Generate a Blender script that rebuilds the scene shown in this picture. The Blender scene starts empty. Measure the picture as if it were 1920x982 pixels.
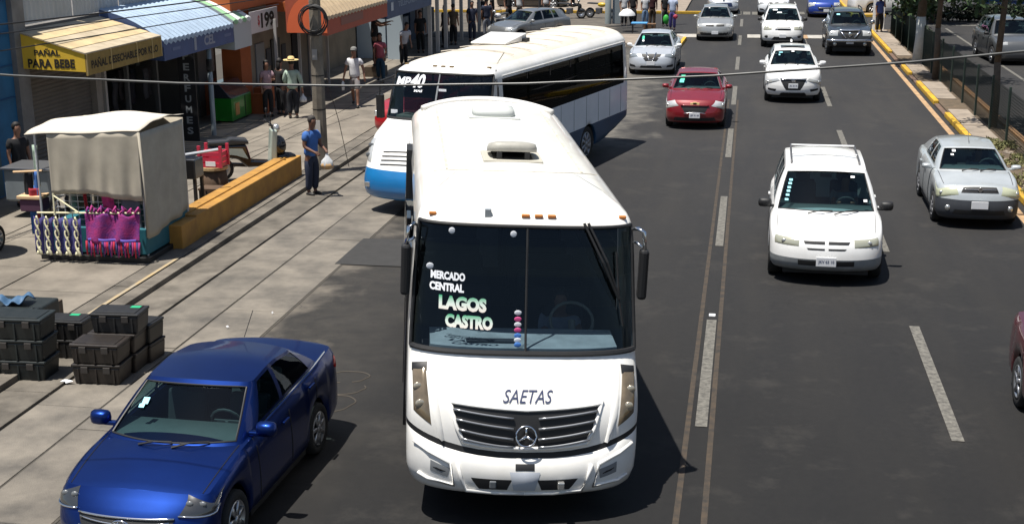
import bpy, bmesh, math, random
import numpy as np
from mathutils import Vector, Matrix
rnd = random.Random(7)
R = math.radians
scene = bpy.context.scene
C = scene.collection

# ------------------------------------------------------------------ camera
CAM_H = 6.34
def _axes():
    S = -.038
    y = np.array([445, 681, -2500.]); y /= np.linalg.norm(y)
    q = -(445 + 681*S)/2500.
    x = np.array([1, S, -q]); x /= np.linalg.norm(x); x -= y*(x@y); x /= np.linalg.norm(x)
    return np.array([x, y, np.cross(x, y)])
AX = _axes()
cam_d = bpy.data.cameras.new('camera'); cam = bpy.data.objects.new('camera', cam_d); C.objects.link(cam)
mw = Matrix([[float(AX[i][j]) for j in range(3)] for i in range(3)]).to_4x4(); mw.translation = (0, 0, CAM_H)
cam.matrix_world = mw
cam_d.sensor_width = 36; cam_d.lens = 2500/1920*36; cam_d.clip_start = .5; cam_d.clip_end = 2000
scene.camera = cam
# ------------------------------------------------------------------ light
SUN_EL = 75.0
sd = Vector((.795, .606, 0)).normalized()          # horizontal direction in which shadows fall
sun_dir = Vector((sd.x*math.cos(R(SUN_EL)), sd.y*math.cos(R(SUN_EL)), -math.sin(R(SUN_EL))))
sl = bpy.data.lights.new('sun', 'SUN'); so = bpy.data.objects.new('sun', sl); C.objects.link(so)
sl.energy = 5.0; sl.angle = R(.55); sl.color = (1, .955, .88)
so.rotation_euler = sun_dir.to_track_quat('-Z', 'Y').to_euler(); so.location = (-20, 10, 60)
w = bpy.data.worlds.new('World'); scene.world = w; w.use_nodes = True
nt = w.node_tree; bg = nt.nodes['Background']; sky = nt.nodes.new('ShaderNodeTexSky')
sky.sky_type = 'NISHITA'; sky.sun_disc = False; sky.sun_elevation = R(SUN_EL)
sky.sun_rotation = math.atan2(-sd.x, -sd.y)
sky.air_density = 1.2; sky.dust_density = 1.5
nt.links.new(sky.outputs[0], bg.inputs[0]); bg.inputs[1].default_value = .06
scene.view_settings.view_transform = 'Standard'; scene.view_settings.look = 'None'
scene.view_settings.exposure = .6; scene.view_settings.gamma = 1
scene.cycles.max_bounces = 6; scene.cycles.transparent_max_bounces = 12

# ------------------------------------------------------------------ materials
MATS = {}
def _n(nt, t, **k):
    n = nt.nodes.new(t)
    for a, b in k.items():
        if a in n.inputs: n.inputs[a].default_value = b
        else: setattr(n, a, b)
    return n
def mat(name, col, rough=.6, metal=0, var=.0, scale=4., bump=0, bscale=60., coat=0, spec=.5, col2=None, rand=0, emit=None):
    if name in MATS: return MATS[name]
    m = bpy.data.materials.new(name); m.use_nodes = True; t = m.node_tree; b = t.nodes['Principled BSDF']
    b.inputs['Roughness'].default_value = rough; b.inputs['Metallic'].default_value = metal
    b.inputs['Coat Weight'].default_value = coat; b.inputs['Coat Roughness'].default_value = .04
    b.inputs['Specular IOR Level'].default_value = spec
    c = tuple(col)+(1,)
    tc = _n(t, 'ShaderNodeTexCoord')
    if var > 0 or col2:
        no = _n(t, 'ShaderNodeTexNoise', Scale=scale, Detail=6., Roughness=.62)
        t.links.new(tc.outputs['Object'], no.inputs['Vector'])
        mr = _n(t, 'ShaderNodeMapRange'); mr.inputs[1].default_value = .32; mr.inputs[2].default_value = .68
        t.links.new(no.outputs[0], mr.inputs[0])
        mx = _n(t, 'ShaderNodeMix', data_type='RGBA')
        c2 = tuple(col2)+(1,) if col2 else tuple(x*(1-var) for x in col)+(1,)
        mx.inputs[6].default_value = c; mx.inputs[7].default_value = c2
        t.links.new(mr.outputs[0], mx.inputs[0]); out = mx.outputs[2]
    else:
        rgb = _n(t, 'ShaderNodeRGB'); rgb.outputs[0].default_value = c; out = rgb.outputs[0]
    if rand:
        oi = _n(t, 'ShaderNodeObjectInfo'); hs = _n(t, 'ShaderNodeHueSaturation')
        mr2 = _n(t, 'ShaderNodeMapRange'); mr2.inputs[3].default_value = 1-rand; mr2.inputs[4].default_value = 1+rand
        t.links.new(oi.outputs['Random'], mr2.inputs[0]); t.links.new(mr2.outputs[0], hs.inputs['Value'])
        t.links.new(out, hs.inputs['Color']); out = hs.outputs[0]
    t.links.new(out, b.inputs['Base Color'])
    if bump:
        bn = _n(t, 'ShaderNodeTexNoise', Scale=bscale, Detail=4.); t.links.new(tc.outputs['Object'], bn.inputs['Vector'])
        bu = _n(t, 'ShaderNodeBump', Strength=bump, Distance=.02); t.links.new(bn.outputs[0], bu.inputs['Height'])
        t.links.new(bu.outputs[0], b.inputs['Normal'])
    if emit: b.inputs['Emission Color'].default_value = c; b.inputs['Emission Strength'].default_value = emit
    MATS[name] = m; return m
def paint(name, col, flake=0., dirt=.12):
    if name in MATS: return MATS[name]
    m = mat(name, col, rough=.38 if flake else .45, metal=flake, var=dirt, scale=2.2, coat=1.)
    return m
def glass(name, tint=(.16, .2, .21), refl=.9, ior=1.45):
    if name in MATS: return MATS[name]
    m = bpy.data.materials.new(name); m.use_nodes = True; t = m.node_tree
    for n in list(t.nodes):
        if n.type == 'BSDF_PRINCIPLED': t.nodes.remove(n)
    o = [n for n in t.nodes if n.type == 'OUTPUT_MATERIAL'][0]
    tr = _n(t, 'ShaderNodeBsdfTransparent'); tr.inputs[0].default_value = tuple(tint)+(1,)
    gl = _n(t, 'ShaderNodeBsdfGlossy'); gl.inputs['Roughness'].default_value = .02; gl.inputs[0].default_value = (refl*.8, refl*.9, refl, 1)
    lw = _n(t, 'ShaderNodeLayerWeight'); lw.inputs[0].default_value = .5; pw = _n(t, 'ShaderNodeMath', operation='POWER'); pw.inputs[1].default_value = 5.; t.links.new(lw.outputs['Facing'], pw.inputs[0])
    f0 = ((ior-1)/(ior+1))**2; fr = _n(t, 'ShaderNodeMath', operation='MULTIPLY_ADD'); fr.inputs[1].default_value = 1-f0; fr.inputs[2].default_value = f0; t.links.new(pw.outputs[0], fr.inputs[0])
    mx = _n(t, 'ShaderNodeMixShader')
    t.links.new(fr.outputs[0], mx.inputs[0]); t.links.new(tr.outputs[0], mx.inputs[1]); t.links.new(gl.outputs[0], mx.inputs[2])
    t.links.new(mx.outputs[0], o.inputs[0]); MATS[name] = m; return m
BLK = mat('black_plastic', (.012, .012, .013), .55)
BLKG = mat('black_gloss', (.01, .01, .012), .15, coat=.5)
RUB = mat('rubber', (.018, .018, .018), .85, var=.3, scale=9)
CHR = mat('chrome', (.75, .75, .76), .12, 1)
ALU = mat('rim_metal', (.45, .46, .48), .3, .85)
GLS = glass('window_glass', (.36, .50, .52)); GLD = glass('dark_glass', (.05, .06, .065))
GLT = glass('lamp_glass', (.75, .75, .72))
LAMP = mat('lamp_reflector', (.62, .62, .6), .18, .75)
INT = mat('interior', (.035, .036, .038), .8)
INTG = mat('interior_grey', (.16, .17, .165), .8, var=.2)
WHT = mat('white_plain', (.8, .8, .79), .5)
PLATE = mat('plate_white', (.75, .76, .78), .5)
PLTX = mat('plate_ink', (.08, .1, .18), .5)
RED = mat('red_lens', (.45, .01, .012), .2, coat=.6)
AMB = mat('amber_lens', (.6, .22, .06), .3)
YEL = mat('yellow_paint', (.78, .5, .02), .7, var=.35, scale=6)

# ------------------------------------------------------------------ mesh helpers
def link(name, me, m, parent=None, smooth=False, kind=None, loc=None):
    o = bpy.data.objects.new(name, me); C.objects.link(o)
    if m is not None and len(me.materials) == 0: me.materials.append(m)
    if smooth:
        for p in me.polygons: p.use_smooth = True
    if parent is not None: o.parent = parent
    if kind: o['kind'] = kind
    if loc is not None: o.location = loc
    return o
def mesh(name, V, F, m, parent=None, smooth=False, kind=None, loc=None):
    me = bpy.data.meshes.new(name); me.from_pydata([tuple(map(float, v)) for v in V], [], F); me.validate(); me.update()
    bm = bmesh.new(); bm.from_mesh(me); bmesh.ops.recalc_face_normals(bm, faces=bm.faces); bm.to_mesh(me); bm.free()
    return link(name, me, m, parent, smooth, kind, loc)
def tag(o, label=None, cat=None, group=None, kind=None):
    if label: o['label'] = label
    if cat: o['category'] = cat
    if group: o['group'] = group
    if kind: o['kind'] = kind
    return o
def thing(name, label, cat, loc=(0, 0, 0), rz=0, group=None):
    o = bpy.data.objects.new(name, None); C.objects.link(o); o.location = loc; o.rotation_euler = (0, 0, rz)
    o.empty_display_size = .2
    return tag(o, label, cat, group)
def dup(root, loc=None, rz=None, label=None, group=None):
    def rec(o, par):
        c = o.copy(); C.objects.link(c); c.parent = par
        for ch in [x for x in ALLCH.get(o.name, [])]: rec(ch, c)
        return c
    global ALLCH
    ALLCH = {}
    for o in root.children_recursive: ALLCH.setdefault(o.parent.name, []).append(o)
    r = rec(root, None)
    if loc is not None: r.location = loc
    if rz is not None: r.rotation_euler = (0, 0, rz)
    if label: r['label'] = label
    if group: r['group'] = group
    return r
class MB:
    def __init__(s): s.V = []; s.F = []
    def add(s, V, F):
        n = len(s.V); s.V += [tuple(v) for v in V]; s.F += [tuple(i+n for i in f) for f in F]; return s
    def box(s, x0, x1, y0, y1, z0, z1):
        return s.add([(x0,y0,z0),(x1,y0,z0),(x1,y1,z0),(x0,y1,z0),(x0,y0,z1),(x1,y0,z1),(x1,y1,z1),(x0,y1,z1)],
              [(0,3,2,1),(4,5,6,7),(0,1,5,4),(1,2,6,5),(2,3,7,6),(3,0,4,7)])
    def obox(s, c, d, h, rz=0, rx=0, ry=0):      # centred box, full size d, rotation
        M = Matrix.Translation(c) @ Matrix.Rotation(rz, 4, 'Z') @ Matrix.Rotation(ry, 4, 'Y') @ Matrix.Rotation(rx, 4, 'X')
        x, y, z = d[0]/2, d[1]/2, h/2
        V = [M @ Vector(v) for v in [(-x,-y,-z),(x,-y,-z),(x,y,-z),(-x,y,-z),(-x,-y,z),(x,-y,z),(x,y,z),(-x,y,z)]]
        return s.add(V, [(0,3,2,1),(4,5,6,7),(0,1,5,4),(1,2,6,5),(2,3,7,6),(3,0,4,7)])
    def tube(s, P, r, n=6, cap=True):
        P = [Vector(p) for p in P]; rs = r if isinstance(r, (list, tuple)) else [r]*len(P)
        V = []; ref = None
        for i, p in enumerate(P):
            d = (P[min(i+1, len(P)-1)]-P[max(i-1, 0)])
            d = d.normalized() if d.length > 1e-9 else Vector((0, 0, 1))
            a = Vector((0, 0, 1)) if abs(d.z) < .92 else Vector((1, 0, 0))
            u = d.cross(a).normalized(); v = d.cross(u)
            for k in range(n):
                t = 2*math.pi*k/n; V.append(p + (u*math.cos(t)+v*math.sin(t))*rs[i])
        F = []
        for i in range(len(P)-1):
            for k in range(n):
                a, b = i*n+k, i*n+(k+1) % n; F.append((a, b, b+n, a+n))
        if cap: F.append(tuple(range(n-1, -1, -1))); F.append(tuple((len(P)-1)*n+k for k in range(n)))
        return s.add(V, F)
    def lathe(s, prof, c=(0, 0, 0), axis='Z', n=16):
        V = []
        for (r, h) in prof:
            for k in range(n):
                t = 2*math.pi*k/n; a, b = r*math.cos(t), r*math.sin(t)
                V.append({'Z': (c[0]+a, c[1]+b, c[2]+h), 'X': (c[0]+h, c[1]+a, c[2]+b), 'Y': (c[0]+a, c[1]+h, c[2]+b)}[axis])
        F = [(i*n+k, i*n+(k+1) % n, (i+1)*n+(k+1) % n, (i+1)*n+k) for i in range(len(prof)-1) for k in range(n)]
        return s.add(V, F)
    def ball(s, c, r, n=10, m=6):
        rx, ry, rz = r if isinstance(r, (tuple, list)) else (r, r, r)
        V = []; F = []
        for i in range(m+1):
            a = math.pi*i/m
            for k in range(n):
                t = 2*math.pi*k/n; V.append((c[0]+rx*math.sin(a)*math.cos(t), c[1]+ry*math.sin(a)*math.sin(t), c[2]+rz*math.cos(a)))
        for i in range(m):
            for k in range(n): F.append((i*n+k, (i+1)*n+k, (i+1)*n+(k+1) % n, i*n+(k+1) % n))
        return s.add(V, F)
    def quad(s, *P): return s.add(P, [tuple(range(len(P)))])
    def prism(s, poly, d):                       # poly: 3D points, d: extrusion vector
        n = len(poly); Q = [tuple(np.array(p)+np.array(d)) for p in poly]
        return s.add(list(poly)+Q, [tuple(range(n)), tuple(range(2*n-1, n-1, -1))]+[(i, (i+1) % n, (i+1) % n+n, i+n) for i in range(n)])
    def build(s, name, m, parent=None, smooth=False, kind=None, bevel=0, loc=None):
        o = mesh(name, s.V, s.F, m, parent, smooth, kind, loc)
        if bevel:
            md = o.modifiers.new('bevel', 'BEVEL'); md.width = bevel; md.segments = 2; md.limit_method = 'ANGLE'
        return o
def grid(name, fn, nu, nv, m, parent=None, smooth=True, thick=0):
    V = [fn(i/nu, j/nv) for i in range(nu+1) for j in range(nv+1)]
    F = [(i*(nv+1)+j, (i+1)*(nv+1)+j, (i+1)*(nv+1)+j+1, i*(nv+1)+j+1) for i in range(nu) for j in range(nv)]
    o = mesh(name, V, F, m, parent, smooth)
    if thick:
        md = o.modifiers.new('solid', 'SOLIDIFY'); md.thickness = thick
    return o
_TX = {}
def text_geo(s, bold=0.0):
    k = (s, bold)
    if k in _TX: return _TX[k]
    cu = bpy.data.curves.new('txt', 'FONT'); cu.body = s; cu.size = 1; cu.align_x = 'CENTER'; cu.align_y = 'CENTER'; cu.offset = bold
    cu.resolution_u = 3
    o = bpy.data.objects.new('txt', cu); C.objects.link(o)
    dg = bpy.context.evaluated_depsgraph_get(); me = bpy.data.meshes.new_from_object(o.evaluated_get(dg))
    V = [tuple(v.co) for v in me.vertices]; F = [tuple(p.vertices) for p in me.polygons]
    bpy.data.objects.remove(o); bpy.data.curves.remove(cu); bpy.data.meshes.remove(me)
    xs = [v[0] for v in V]; ys = [v[1] for v in V]; w0, h0 = max(xs)-min(xs), max(ys)-min(ys); cx, cy = (max(xs)+min(xs))/2, (max(ys)+min(ys))/2
    V = [((v[0]-cx)/w0, (v[1]-cy)/h0) for v in V]           # unit box, centred
    _TX[k] = (V, F); return _TX[k]
def text(name, s, wd, ht, fn, m, parent=None, bold=.02, shear=0):
    """letters as a thin mesh; fn(u,v) places a point of the lettering plane (metres) in space"""
    V, F = text_geo(s, bold)
    o = mesh(name, [fn(a*wd + shear*b*ht, b*ht) for a, b in V], F, m, parent)
    return o
def plane_fn(o, ux, uy, off=(0, 0, 0)):
    o = np.array(o, float)+np.array(off, float); ux = np.array(ux, float); uy = np.array(uy, float)
    return lambda a, b: tuple(o+ux*a+uy*b)
def interp(t, tab):
    return float(np.interp(t, [a for a, b in tab], [b for a, b in tab]))
def smooth_interp(t, tab):
    xs = [a for a, b in tab]; ys = [b for a, b in tab]
    if t <= xs[0]: return ys[0]
    if t >= xs[-1]: return ys[-1]
    i = max(j for j in range(len(xs)-1) if xs[j] <= t)
    def sl(j):
        if j == 0: return (ys[1]-ys[0])/(xs[1]-xs[0])
        if j == len(xs)-1: return (ys[-1]-ys[-2])/(xs[-1]-xs[-2])
        a = (ys[j]-ys[j-1])/(xs[j]-xs[j-1]); b = (ys[j+1]-ys[j])/(xs[j+1]-xs[j])
        return 0 if a*b <= 0 else 2*a*b/(a+b)
    h = xs[i+1]-xs[i]; u = (t-xs[i])/h; m0, m1 = sl(i)*h, sl(i+1)*h
    return (2*u**3-3*u*u+1)*ys[i]+(u**3-2*u*u+u)*m0+(-2*u**3+3*u*u)*ys[i+1]+(u**3-u*u)*m1

# ------------------------------------------------------------------ wheels
def wheel(parent, x, y, r, wd, rimm=ALU, spokes=5, cover=None):
    s = 1 if x > 0 else -1
    b = MB(); h = wd/2
    b.lathe([(r*.62, -h*.8), (r*.9, -h), (r*.985, -h*.75), (r, -h*.3), (r, h*.3), (r*.985, h*.75), (r*.9, h), (r*.64, h*.85), (r*.62, -h*.8)], (0, 0, 0), 'X', 24)
    t = b.build('wheel', RUB, parent, True, loc=(x, y, r))
    d = MB(); f = s*h
    d.lathe([(r*.66, f*.85), (r*.64, f*.95), (r*.6, f*.9), (r*.56, f*.45), (.03, f*.3), (0, f*.3)], (0, 0, 0), 'X', 24)
    for k in range(spokes):
        a = 2*math.pi*k/spokes+.3
        ca, sa = math.cos(a), math.sin(a)
        pts = []
        for (rr, ww) in ((r*.08, r*.09), (r*.62, r*.07)):
            pts += [(f*.93, ca*rr-sa*ww, sa*rr+ca*ww), (f*.93, ca*rr+sa*ww, sa*rr-ca*ww)]
        q = [pts[0], pts[1], pts[3], pts[2]]
        d.prism(q, (-f*.3, 0, 0))
    d.lathe([(r*.16, f*.6), (r*.16, f*.97), (0, f*1.0)], (0, 0, 0), 'X', 12)
    d.build('rim', rimm, t, True)
    hh = MB(); hh.lathe([(r*.58, f*.42), (0, f*.34)], (0, 0, 0), 'X', 16); hh.build('brake_disc', BLK, t)
    return t

# ------------------------------------------------------------------ cars
class Car:
    """body = stacked rings (front, sides with wheel arches, rear), lid strips, greenhouse with real window openings"""
    def __init__(s, name, label, cat, pos, rz, P, body, near=False, group=None):
        s.P = P; s.body = body; s.near = near
        s.root = thing(name, label, cat, (pos[0], pos[1], 0), rz, group)
        s.W = P['W']/2; s.L = P['L']; s.bf = P.get('bf', .34); s.br = P.get('br', .25); s.n = P.get('n', 2.6)
        s.sill = P.get('sill', .2); s.r = P.get('r', .31); s.yw = P['yw']
        s.front = P.get('front', [(0, .10), (.12, .02), (.4, 0), (.62, .02), (.85, .07), (1, .16)])
        s.side = P.get('side', [(0, -.06), (.15, -.01), (.45, 0), (.75, -.012), (.92, -.03), (1, -.075)])
        s.plan = P.get('plan', [(0, .93), (.8, .985), (1.4, 1), (s.L-1.2, 1), (s.L, .94)])
        s.make()
    def hw(s, y): return s.W*smooth_interp(y, s.plan)
    def belt(s, y): return smooth_interp(y, s.P['belt'])
    def ztop(s, x, y): return s.belt(y)+s.P.get('crown', .06)*(1-(x/s.W)**2)
    def zbot(s, y, c):
        z = s.sill
        if .25 <= abs(c) <= .75:
            for yw in s.yw:
                Ra = s.r+.055
                if abs(y-yw) < Ra: z = max(z, s.r+math.sqrt(Ra*Ra-(y-yw)**2))
        return z
    def S(s, c, t, off=0.):
        sg = -1 if c < 0 else 1; a = min(abs(c), 1.)
        dw = smooth_interp(t, s.side); dy = smooth_interp(t, s.front); dr = smooth_interp(t, s.P.get('rear', [(0, .08), (.3, 0), (.7, .02), (1, .1)]))
        if a <= .25:
            th = a/.25*math.pi/2; w = s.hw(s.bf)+dw
            x = w*math.sin(th)**(2/s.n); y = s.bf-(s.bf-dy)*math.cos(th)**(2/s.n)
        elif a < .75:
            u = (a-.25)/.5; y = s.bf+(s.L-s.br-s.bf)*u; x = s.hw(y)+dw
        else:
            th = (1-a)/.25*math.pi/2; w = s.hw(s.L-s.br)+dw
            x = w*math.sin(th)**(2/s.n); y = s.L-s.br+(s.br-dr)*math.cos(th)**(2/s.n)
        zb, zt = s.zbot(y, a), s.ztop(x, y)
        p = Vector((sg*x, y, zb+(zt-zb)*t))
        if off:
            e = 1e-3
            p1 = s.S(c-e, t); p2 = s.S(c+e, t); q1 = s.S(c, max(t-.02, 0)); q2 = s.S(c, min(t+.02, 1))
            n = (p2-p1).cross(q2-q1)
            if n.length > 1e-12: p = p+n.normalized()*off
        return p
    def c_of(s, kind, v):
        if kind == 'f':
            w = s.hw(s.bf)-.01; th = math.asin(min(1, abs(v)/w)**(s.n/2)); return math.copysign(th/(math.pi/2)*.25, v)
        y = abs(v); return math.copysign(.25+.5*(y-s.bf)/(s.L-s.br-s.bf), v)
    def ct(s, q):
        """('f', x, z) or ('s', +-y, z) -> (c, t)"""
        c = s.c_of(q[0], q[1]); p = s.S(c, .5); zb = s.zbot(p.y, abs(c)); zt = s.ztop(p.x, p.y)
        return c, (q[2]-zb)/(zt-zb)
    def patch(s, name, q4, m, off=.006, nu=6, nv=4, parent=None, smooth=True):
        A = [s.ct(q) for q in q4]               # order: bottom-left, bottom-right, top-right, top-left
        def fn(u, v):
            c = (A[0][0]*(1-u)+A[1][0]*u)*(1-v)+(A[3][0]*(1-u)+A[2][0]*u)*v
            t = (A[0][1]*(1-u)+A[1][1]*u)*(1-v)+(A[3][1]*(1-u)+A[2][1]*u)*v
            e = off*(0.0 if (u in (0, 1) or v in (0, 1)) else 1)
            return s.S(c, min(max(t, 0), 1), max(e, .002))
        return grid(name, fn, nu, nv, m, parent or s.root, smooth)
    def line(s, name, qs, m, r=.006, n=4, steps=8, parent=None, off=.001):
        A = [s.ct(q) for q in qs]; P = []
        for i in range(len(A)-1):
            for k in range(steps+(i == len(A)-2)):
                u = k/steps; P.append(s.S(A[i][0]*(1-u)+A[i+1][0]*u, min(max(A[i][1]*(1-u)+A[i+1][1]*u, 0), 1), off))
        return P
    def make(s):
        P = s.P
        th = [i/12*.25 for i in range(12)]
        ys = list(np.arange(s.bf, s.L-s.br, .16))
        for yw in s.yw:
            Ra = s.r+.055
            ys += [yw+Ra*math.cos(a) for a in np.linspace(0, math.pi, 15)]+[yw-Ra-.004, yw+Ra+.004]
        doors = P.get('doors', [])
        ys = sorted(set([round(y, 4) for y in ys+doors if s.bf <= y <= s.L-s.br]))
        y2 = [ys[0]]
        for y in ys[1:]:
            if y-y2[-1] > .012 or y in doors: y2.append(y)
        ys = y2
        cs = th+[s.c_of('s', y) for y in ys]+[.75+i/8*.25 for i in range(1, 9)]
        ts = [0, .06, .15, .27, .4, .52, .64, .75, .84, .92, .97, 1]
        N = len(cs)
        groups = {}
        def reg(c, t, y):
            a = abs(c)
            if a < .262 and t < P.get('bump_t', .5): return 'front_bumper'
            if a > .76 and t < .45: return 'rear_bumper'
            for i in range(len(doors)-1):
                if .25 < a < .75 and doors[i]-.001 < y < doors[i+1]: return ('front_door', 'rear_door')[min(i, 1)]+('L' if c < 0 else 'R')
            return 'body'
        for sg in (-1, 1):
            pts = [[s.S(sg*c, t) for t in ts] for c in cs]
            for i in range(N-1):
                ym = (pts[i][5].y+pts[i+1][5].y)/2
                for j in range(len(ts)-1):
                    g = groups.setdefault(reg(sg*(cs[i]+cs[i+1])/2, (ts[j]+ts[j+1])/2, ym), {})
                    f = []
                    for (a, b) in ((i, j), (i+1, j), (i+1, j+1), (i, j+1)):
                        v = pts[a][b]; k = (round(v.x, 5), round(v.y, 5), round(v.z, 5))
                        f.append(k)
                    if sg < 0: f = f[::-1]
                    g.setdefault('F', []).append(f)
        # lid strips
        K = [c for c in cs]
        top = [s.S(c, 1) for c in K]
        gb0, gb1 = P['yb0'], P['yb1']
        def strip(y0, y1, nm):
            rows = [p for p in top if y0-1e-6 <= p.y <= y1+1e-6]
            def at(y):
                pp = [p for p in top]
                for i in range(len(pp)-1):
                    if pp[i].y <= y <= pp[i+1].y: 
                        u = (y-pp[i].y)/max(1e-9, pp[i+1].y-pp[i].y); return pp[i].lerp(pp[i+1], u)
                return pp[-1]
            if y0 > top[0].y: rows = [at(y0)]+rows
            if y1 < top[-1].y: rows = rows+[at(y1)]
            nx = 12; g = groups.setdefault(nm, {}).setdefault('F', [])
            R2 = []
            for p in rows:
                row = []
                for k in range(nx+1):
                    x = p.x*(2*k/nx-1); row.append((round(x, 5), round(p.y, 5), round(s.ztop(x, p.y)+P.get('bulge', 0)*max(0, 1-abs(x/(s.W*.62))**4)*smooth_interp(p.y, [(0, 0), (.2, 0), (1.0, 1), (9, 1)])*(nm == 'hood'), 5)))
                R2.append(row)
            for i in range(len(R2)-1):
                for k in range(nx): g.append([R2[i][k], R2[i][k+1], R2[i+1][k+1], R2[i+1][k]])
        strip(0, gb0+.03, 'hood'); 
        if gb1 < s.L-.2: strip(gb1-.02, s.L, 'trunk_lid')
        # shoulders beside the cabin
        g = groups['body']['F']; yy = list(np.linspace(gb0+.03, min(gb1-.02, s.L-.05), 14))
        for sg in (-1, 1):
            for i in range(len(yy)-1):
                q = []
                for y in (yy[i], yy[i+1]):
                    xo = s.hw(y)+s.side[-1][1] if y < s.L-s.br else min(s.hw(y)+s.side[-1][1], s.S(.9, 1).x)
                    xi = s.gbx(y)-.03
                    q.append([(round(sg*xo, 5), round(y, 5), round(s.ztop(xo, y), 5)), (round(sg*xi, 5), round(y, 5), round(s.ztop(xi, y), 5))])
                f = [q[0][0], q[0][1], q[1][1], q[1][0]]
                g.append(f if sg > 0 else f[::-1])
        mats = {'front_bumper': P.get('bumper_mat', s.body), 'rear_bumper': P.get('bumper_mat', s.body)}
        for nm, g in groups.items():
            idx = {}; V = []; F = []
            for f in g['F']:
                ff = []
                for k in f:
                    if k not in idx: idx[k] = len(V); V.append(k)
                    ff.append(idx[k])
                if len(set(ff)) > 2: F.append(tuple(dict.fromkeys(ff)))
            base = nm.rstrip('LR') if nm.startswith(('front_d', 'rear_d')) else nm
            o = mesh(base, V, F, mats.get(nm, s.body), s.root, True)
        # dark underbody / wheel wells, with a sunk cabin floor
        u = MB(); iw = s.W-.26
        u.box(-iw, iw, .25, s.L-.2, .17, .62)
        u.box(-s.W+.05, s.W-.05, s.yw[0]+s.r+.1, s.yw[1]-s.r-.1, .16, .3)
        u.box(-iw, iw, gb0-.15, gb0, .6, s.belt(gb0)-.03)
        u.build('underbody', BLK, s.root)
        for sg in (-1, 1):
            for y in s.yw: wheel(s.root, sg*(s.W-.115), y, s.r, .2, P.get('rim', ALU), P.get('spokes', 5))
        s.greenhouse(); s.details()
    def gbx(s, y): return s.hw(y)-.075-s.P.get('gin', .035)
    def greenhouse(s):
        P = s.P; yb0, yb1, yt0, yt1 = P['yb0'], P['yb1'], P['yt0'], P['yt1']; wt = P['wt']; zr = P['zr']
        bb, bt = P.get('bowb', .16), P.get('bowt', .10); rb = P.get('rbow', .10)
        zrf = lambda x, y: zr+P.get('rcrown', .045)*(1-(x/wt)**2)+smooth_interp(y, [(yt0-.1, -.055), (yt0+.45, -.006), ((yt0+yt1)/2, 0), (yt1-.4, -.015), (yt1+.1, -.07)])
        cols = []  # (bx,by,tx,ty,tag) tag = region between this and next column
        for i in range(8):
            q = .93*i/7; cols.append((s.gbx(yb0)*q, yb0-bb*(1-q*q), wt*q, yt0-bt*(1-q*q), 'ws' if i < 7 else 'pil'))
        cols.append((s.gbx(yb0), yb0+.03, wt, yt0+.05, 'pil'))
        wins = P['wins']        # [(base y0, base y1, top y0, top y1)]
        for (b0, b1, t0, t1) in wins:
            n = 4
            for k in range(n+1):
                u_ = k/n; yb = b0+(b1-b0)*u_; yt = t0+(t1-t0)*u_
                cols.append((s.gbx(yb), yb, wt, yt, 'win' if k < n else 'pil'))
        wr = P.get('wr', wt-.04)
        cols.append((s.gbx(yb1), yb1-.04, wr+.01, yt1-.02, 'pil'))
        for i in range(7):
            q = .9*(1-i/6); cols.append((s.gbx(yb1)*q, yb1+rb*(1-q*q), wr*q, yt1+.06*(1-q*q), 'rw' if i < 6 else 'end'))
        rs = [0, P.get('r0', .09), .3, .5, .7, P.get('r1', .92), 1]
        def pt(c, r_):
            bx, by, tx, ty, _ = c; x = bx+(tx-bx)*r_; y = by+(ty-by)*r_
            zb = s.ztop(bx, by)-.006; zt = zrf(tx, ty)
            bul = P.get('bul', .022)*4*r_*(1-r_)
            L_ = max(abs(bx), 1e-3)
            x += bul*min(1, abs(bx)/s.gbx(by)) if by > yb0 else bul*.4*abs(bx)
            if by <= yb0: y -= bul*.6
            return Vector((x, y, zb+(zt-zb)*r_))
        bodyF = []; glassF = {}
        for sg in (-1, 1):
            T = [[pt(c, r_) for r_ in rs] for c in cols]
            for i in range(len(cols)-1):
                tg = cols[i][4]
                for j in range(len(rs)-1):
                    f = [T[i][j], T[i+1][j], T[i+1][j+1], T[i][j+1]]
                    f = [Vector((sg*v.x, v.y, v.z)) for v in f]
                    if sg < 0: f = f[::-1]
                    isg = tg in ('ws', 'win', 'rw') and 1 <= j <= 4
                    if isg:
                        key = tg+(str(i) if False else '')
                        if tg == 'win':
                            wi = sum(1 for q in cols[:i+1] if q[4] == 'win')
                            # window index by counting pillars after the A pillar
                            key = 'win%d%s' % (sum(1 for q in cols[9:i+1] if q[4] == 'pil'), 'L' if sg < 0 else 'R')
                        cen = Vector((0, (yt0+yt1)/2, zr*.75))
                        f2 = [v+(cen-v).normalized()*.008 for v in f]
                        glassF.setdefault(key, []).append(f2)
                    else: bodyF.append(f)
        # roof
        T = [pt(c, 1) for c in cols]; nx = 8
        roofF = []
        for i in range(len(T)-1):
            a, b = T[i], T[i+1]
            if b.y <= a.y: b = Vector((b.x, a.y+.001, b.z))
            for k in range(nx):
                q = []
                for (p, kk) in ((a, k), (a, k+1), (b, k+1), (b, k)):
                    x = p.x*(2*kk/nx-1); q.append(Vector((x, p.y, zrf(x, p.y) if abs(kk-nx/2) < nx/2 else p.z)))
                roofF.append(q)
        def out(nm, Fs, m, smooth=True):
            idx = {}; V = []; F = []
            for f in Fs:
                ff = []
                for v in f:
                    k = (round(v.x, 4), round(v.y, 4), round(v.z, 4))
                    if k not in idx: idx[k] = len(V); V.append(k)
                    ff.append(idx[k])
                ff = tuple(dict.fromkeys(ff))
                if len(ff) > 2: F.append(ff)
            return mesh(nm, V, F, m, s.root, smooth)
        out('cabin_frame', bodyF, s.body); out('roof', roofF, P.get('roof_mat', s.body))
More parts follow.
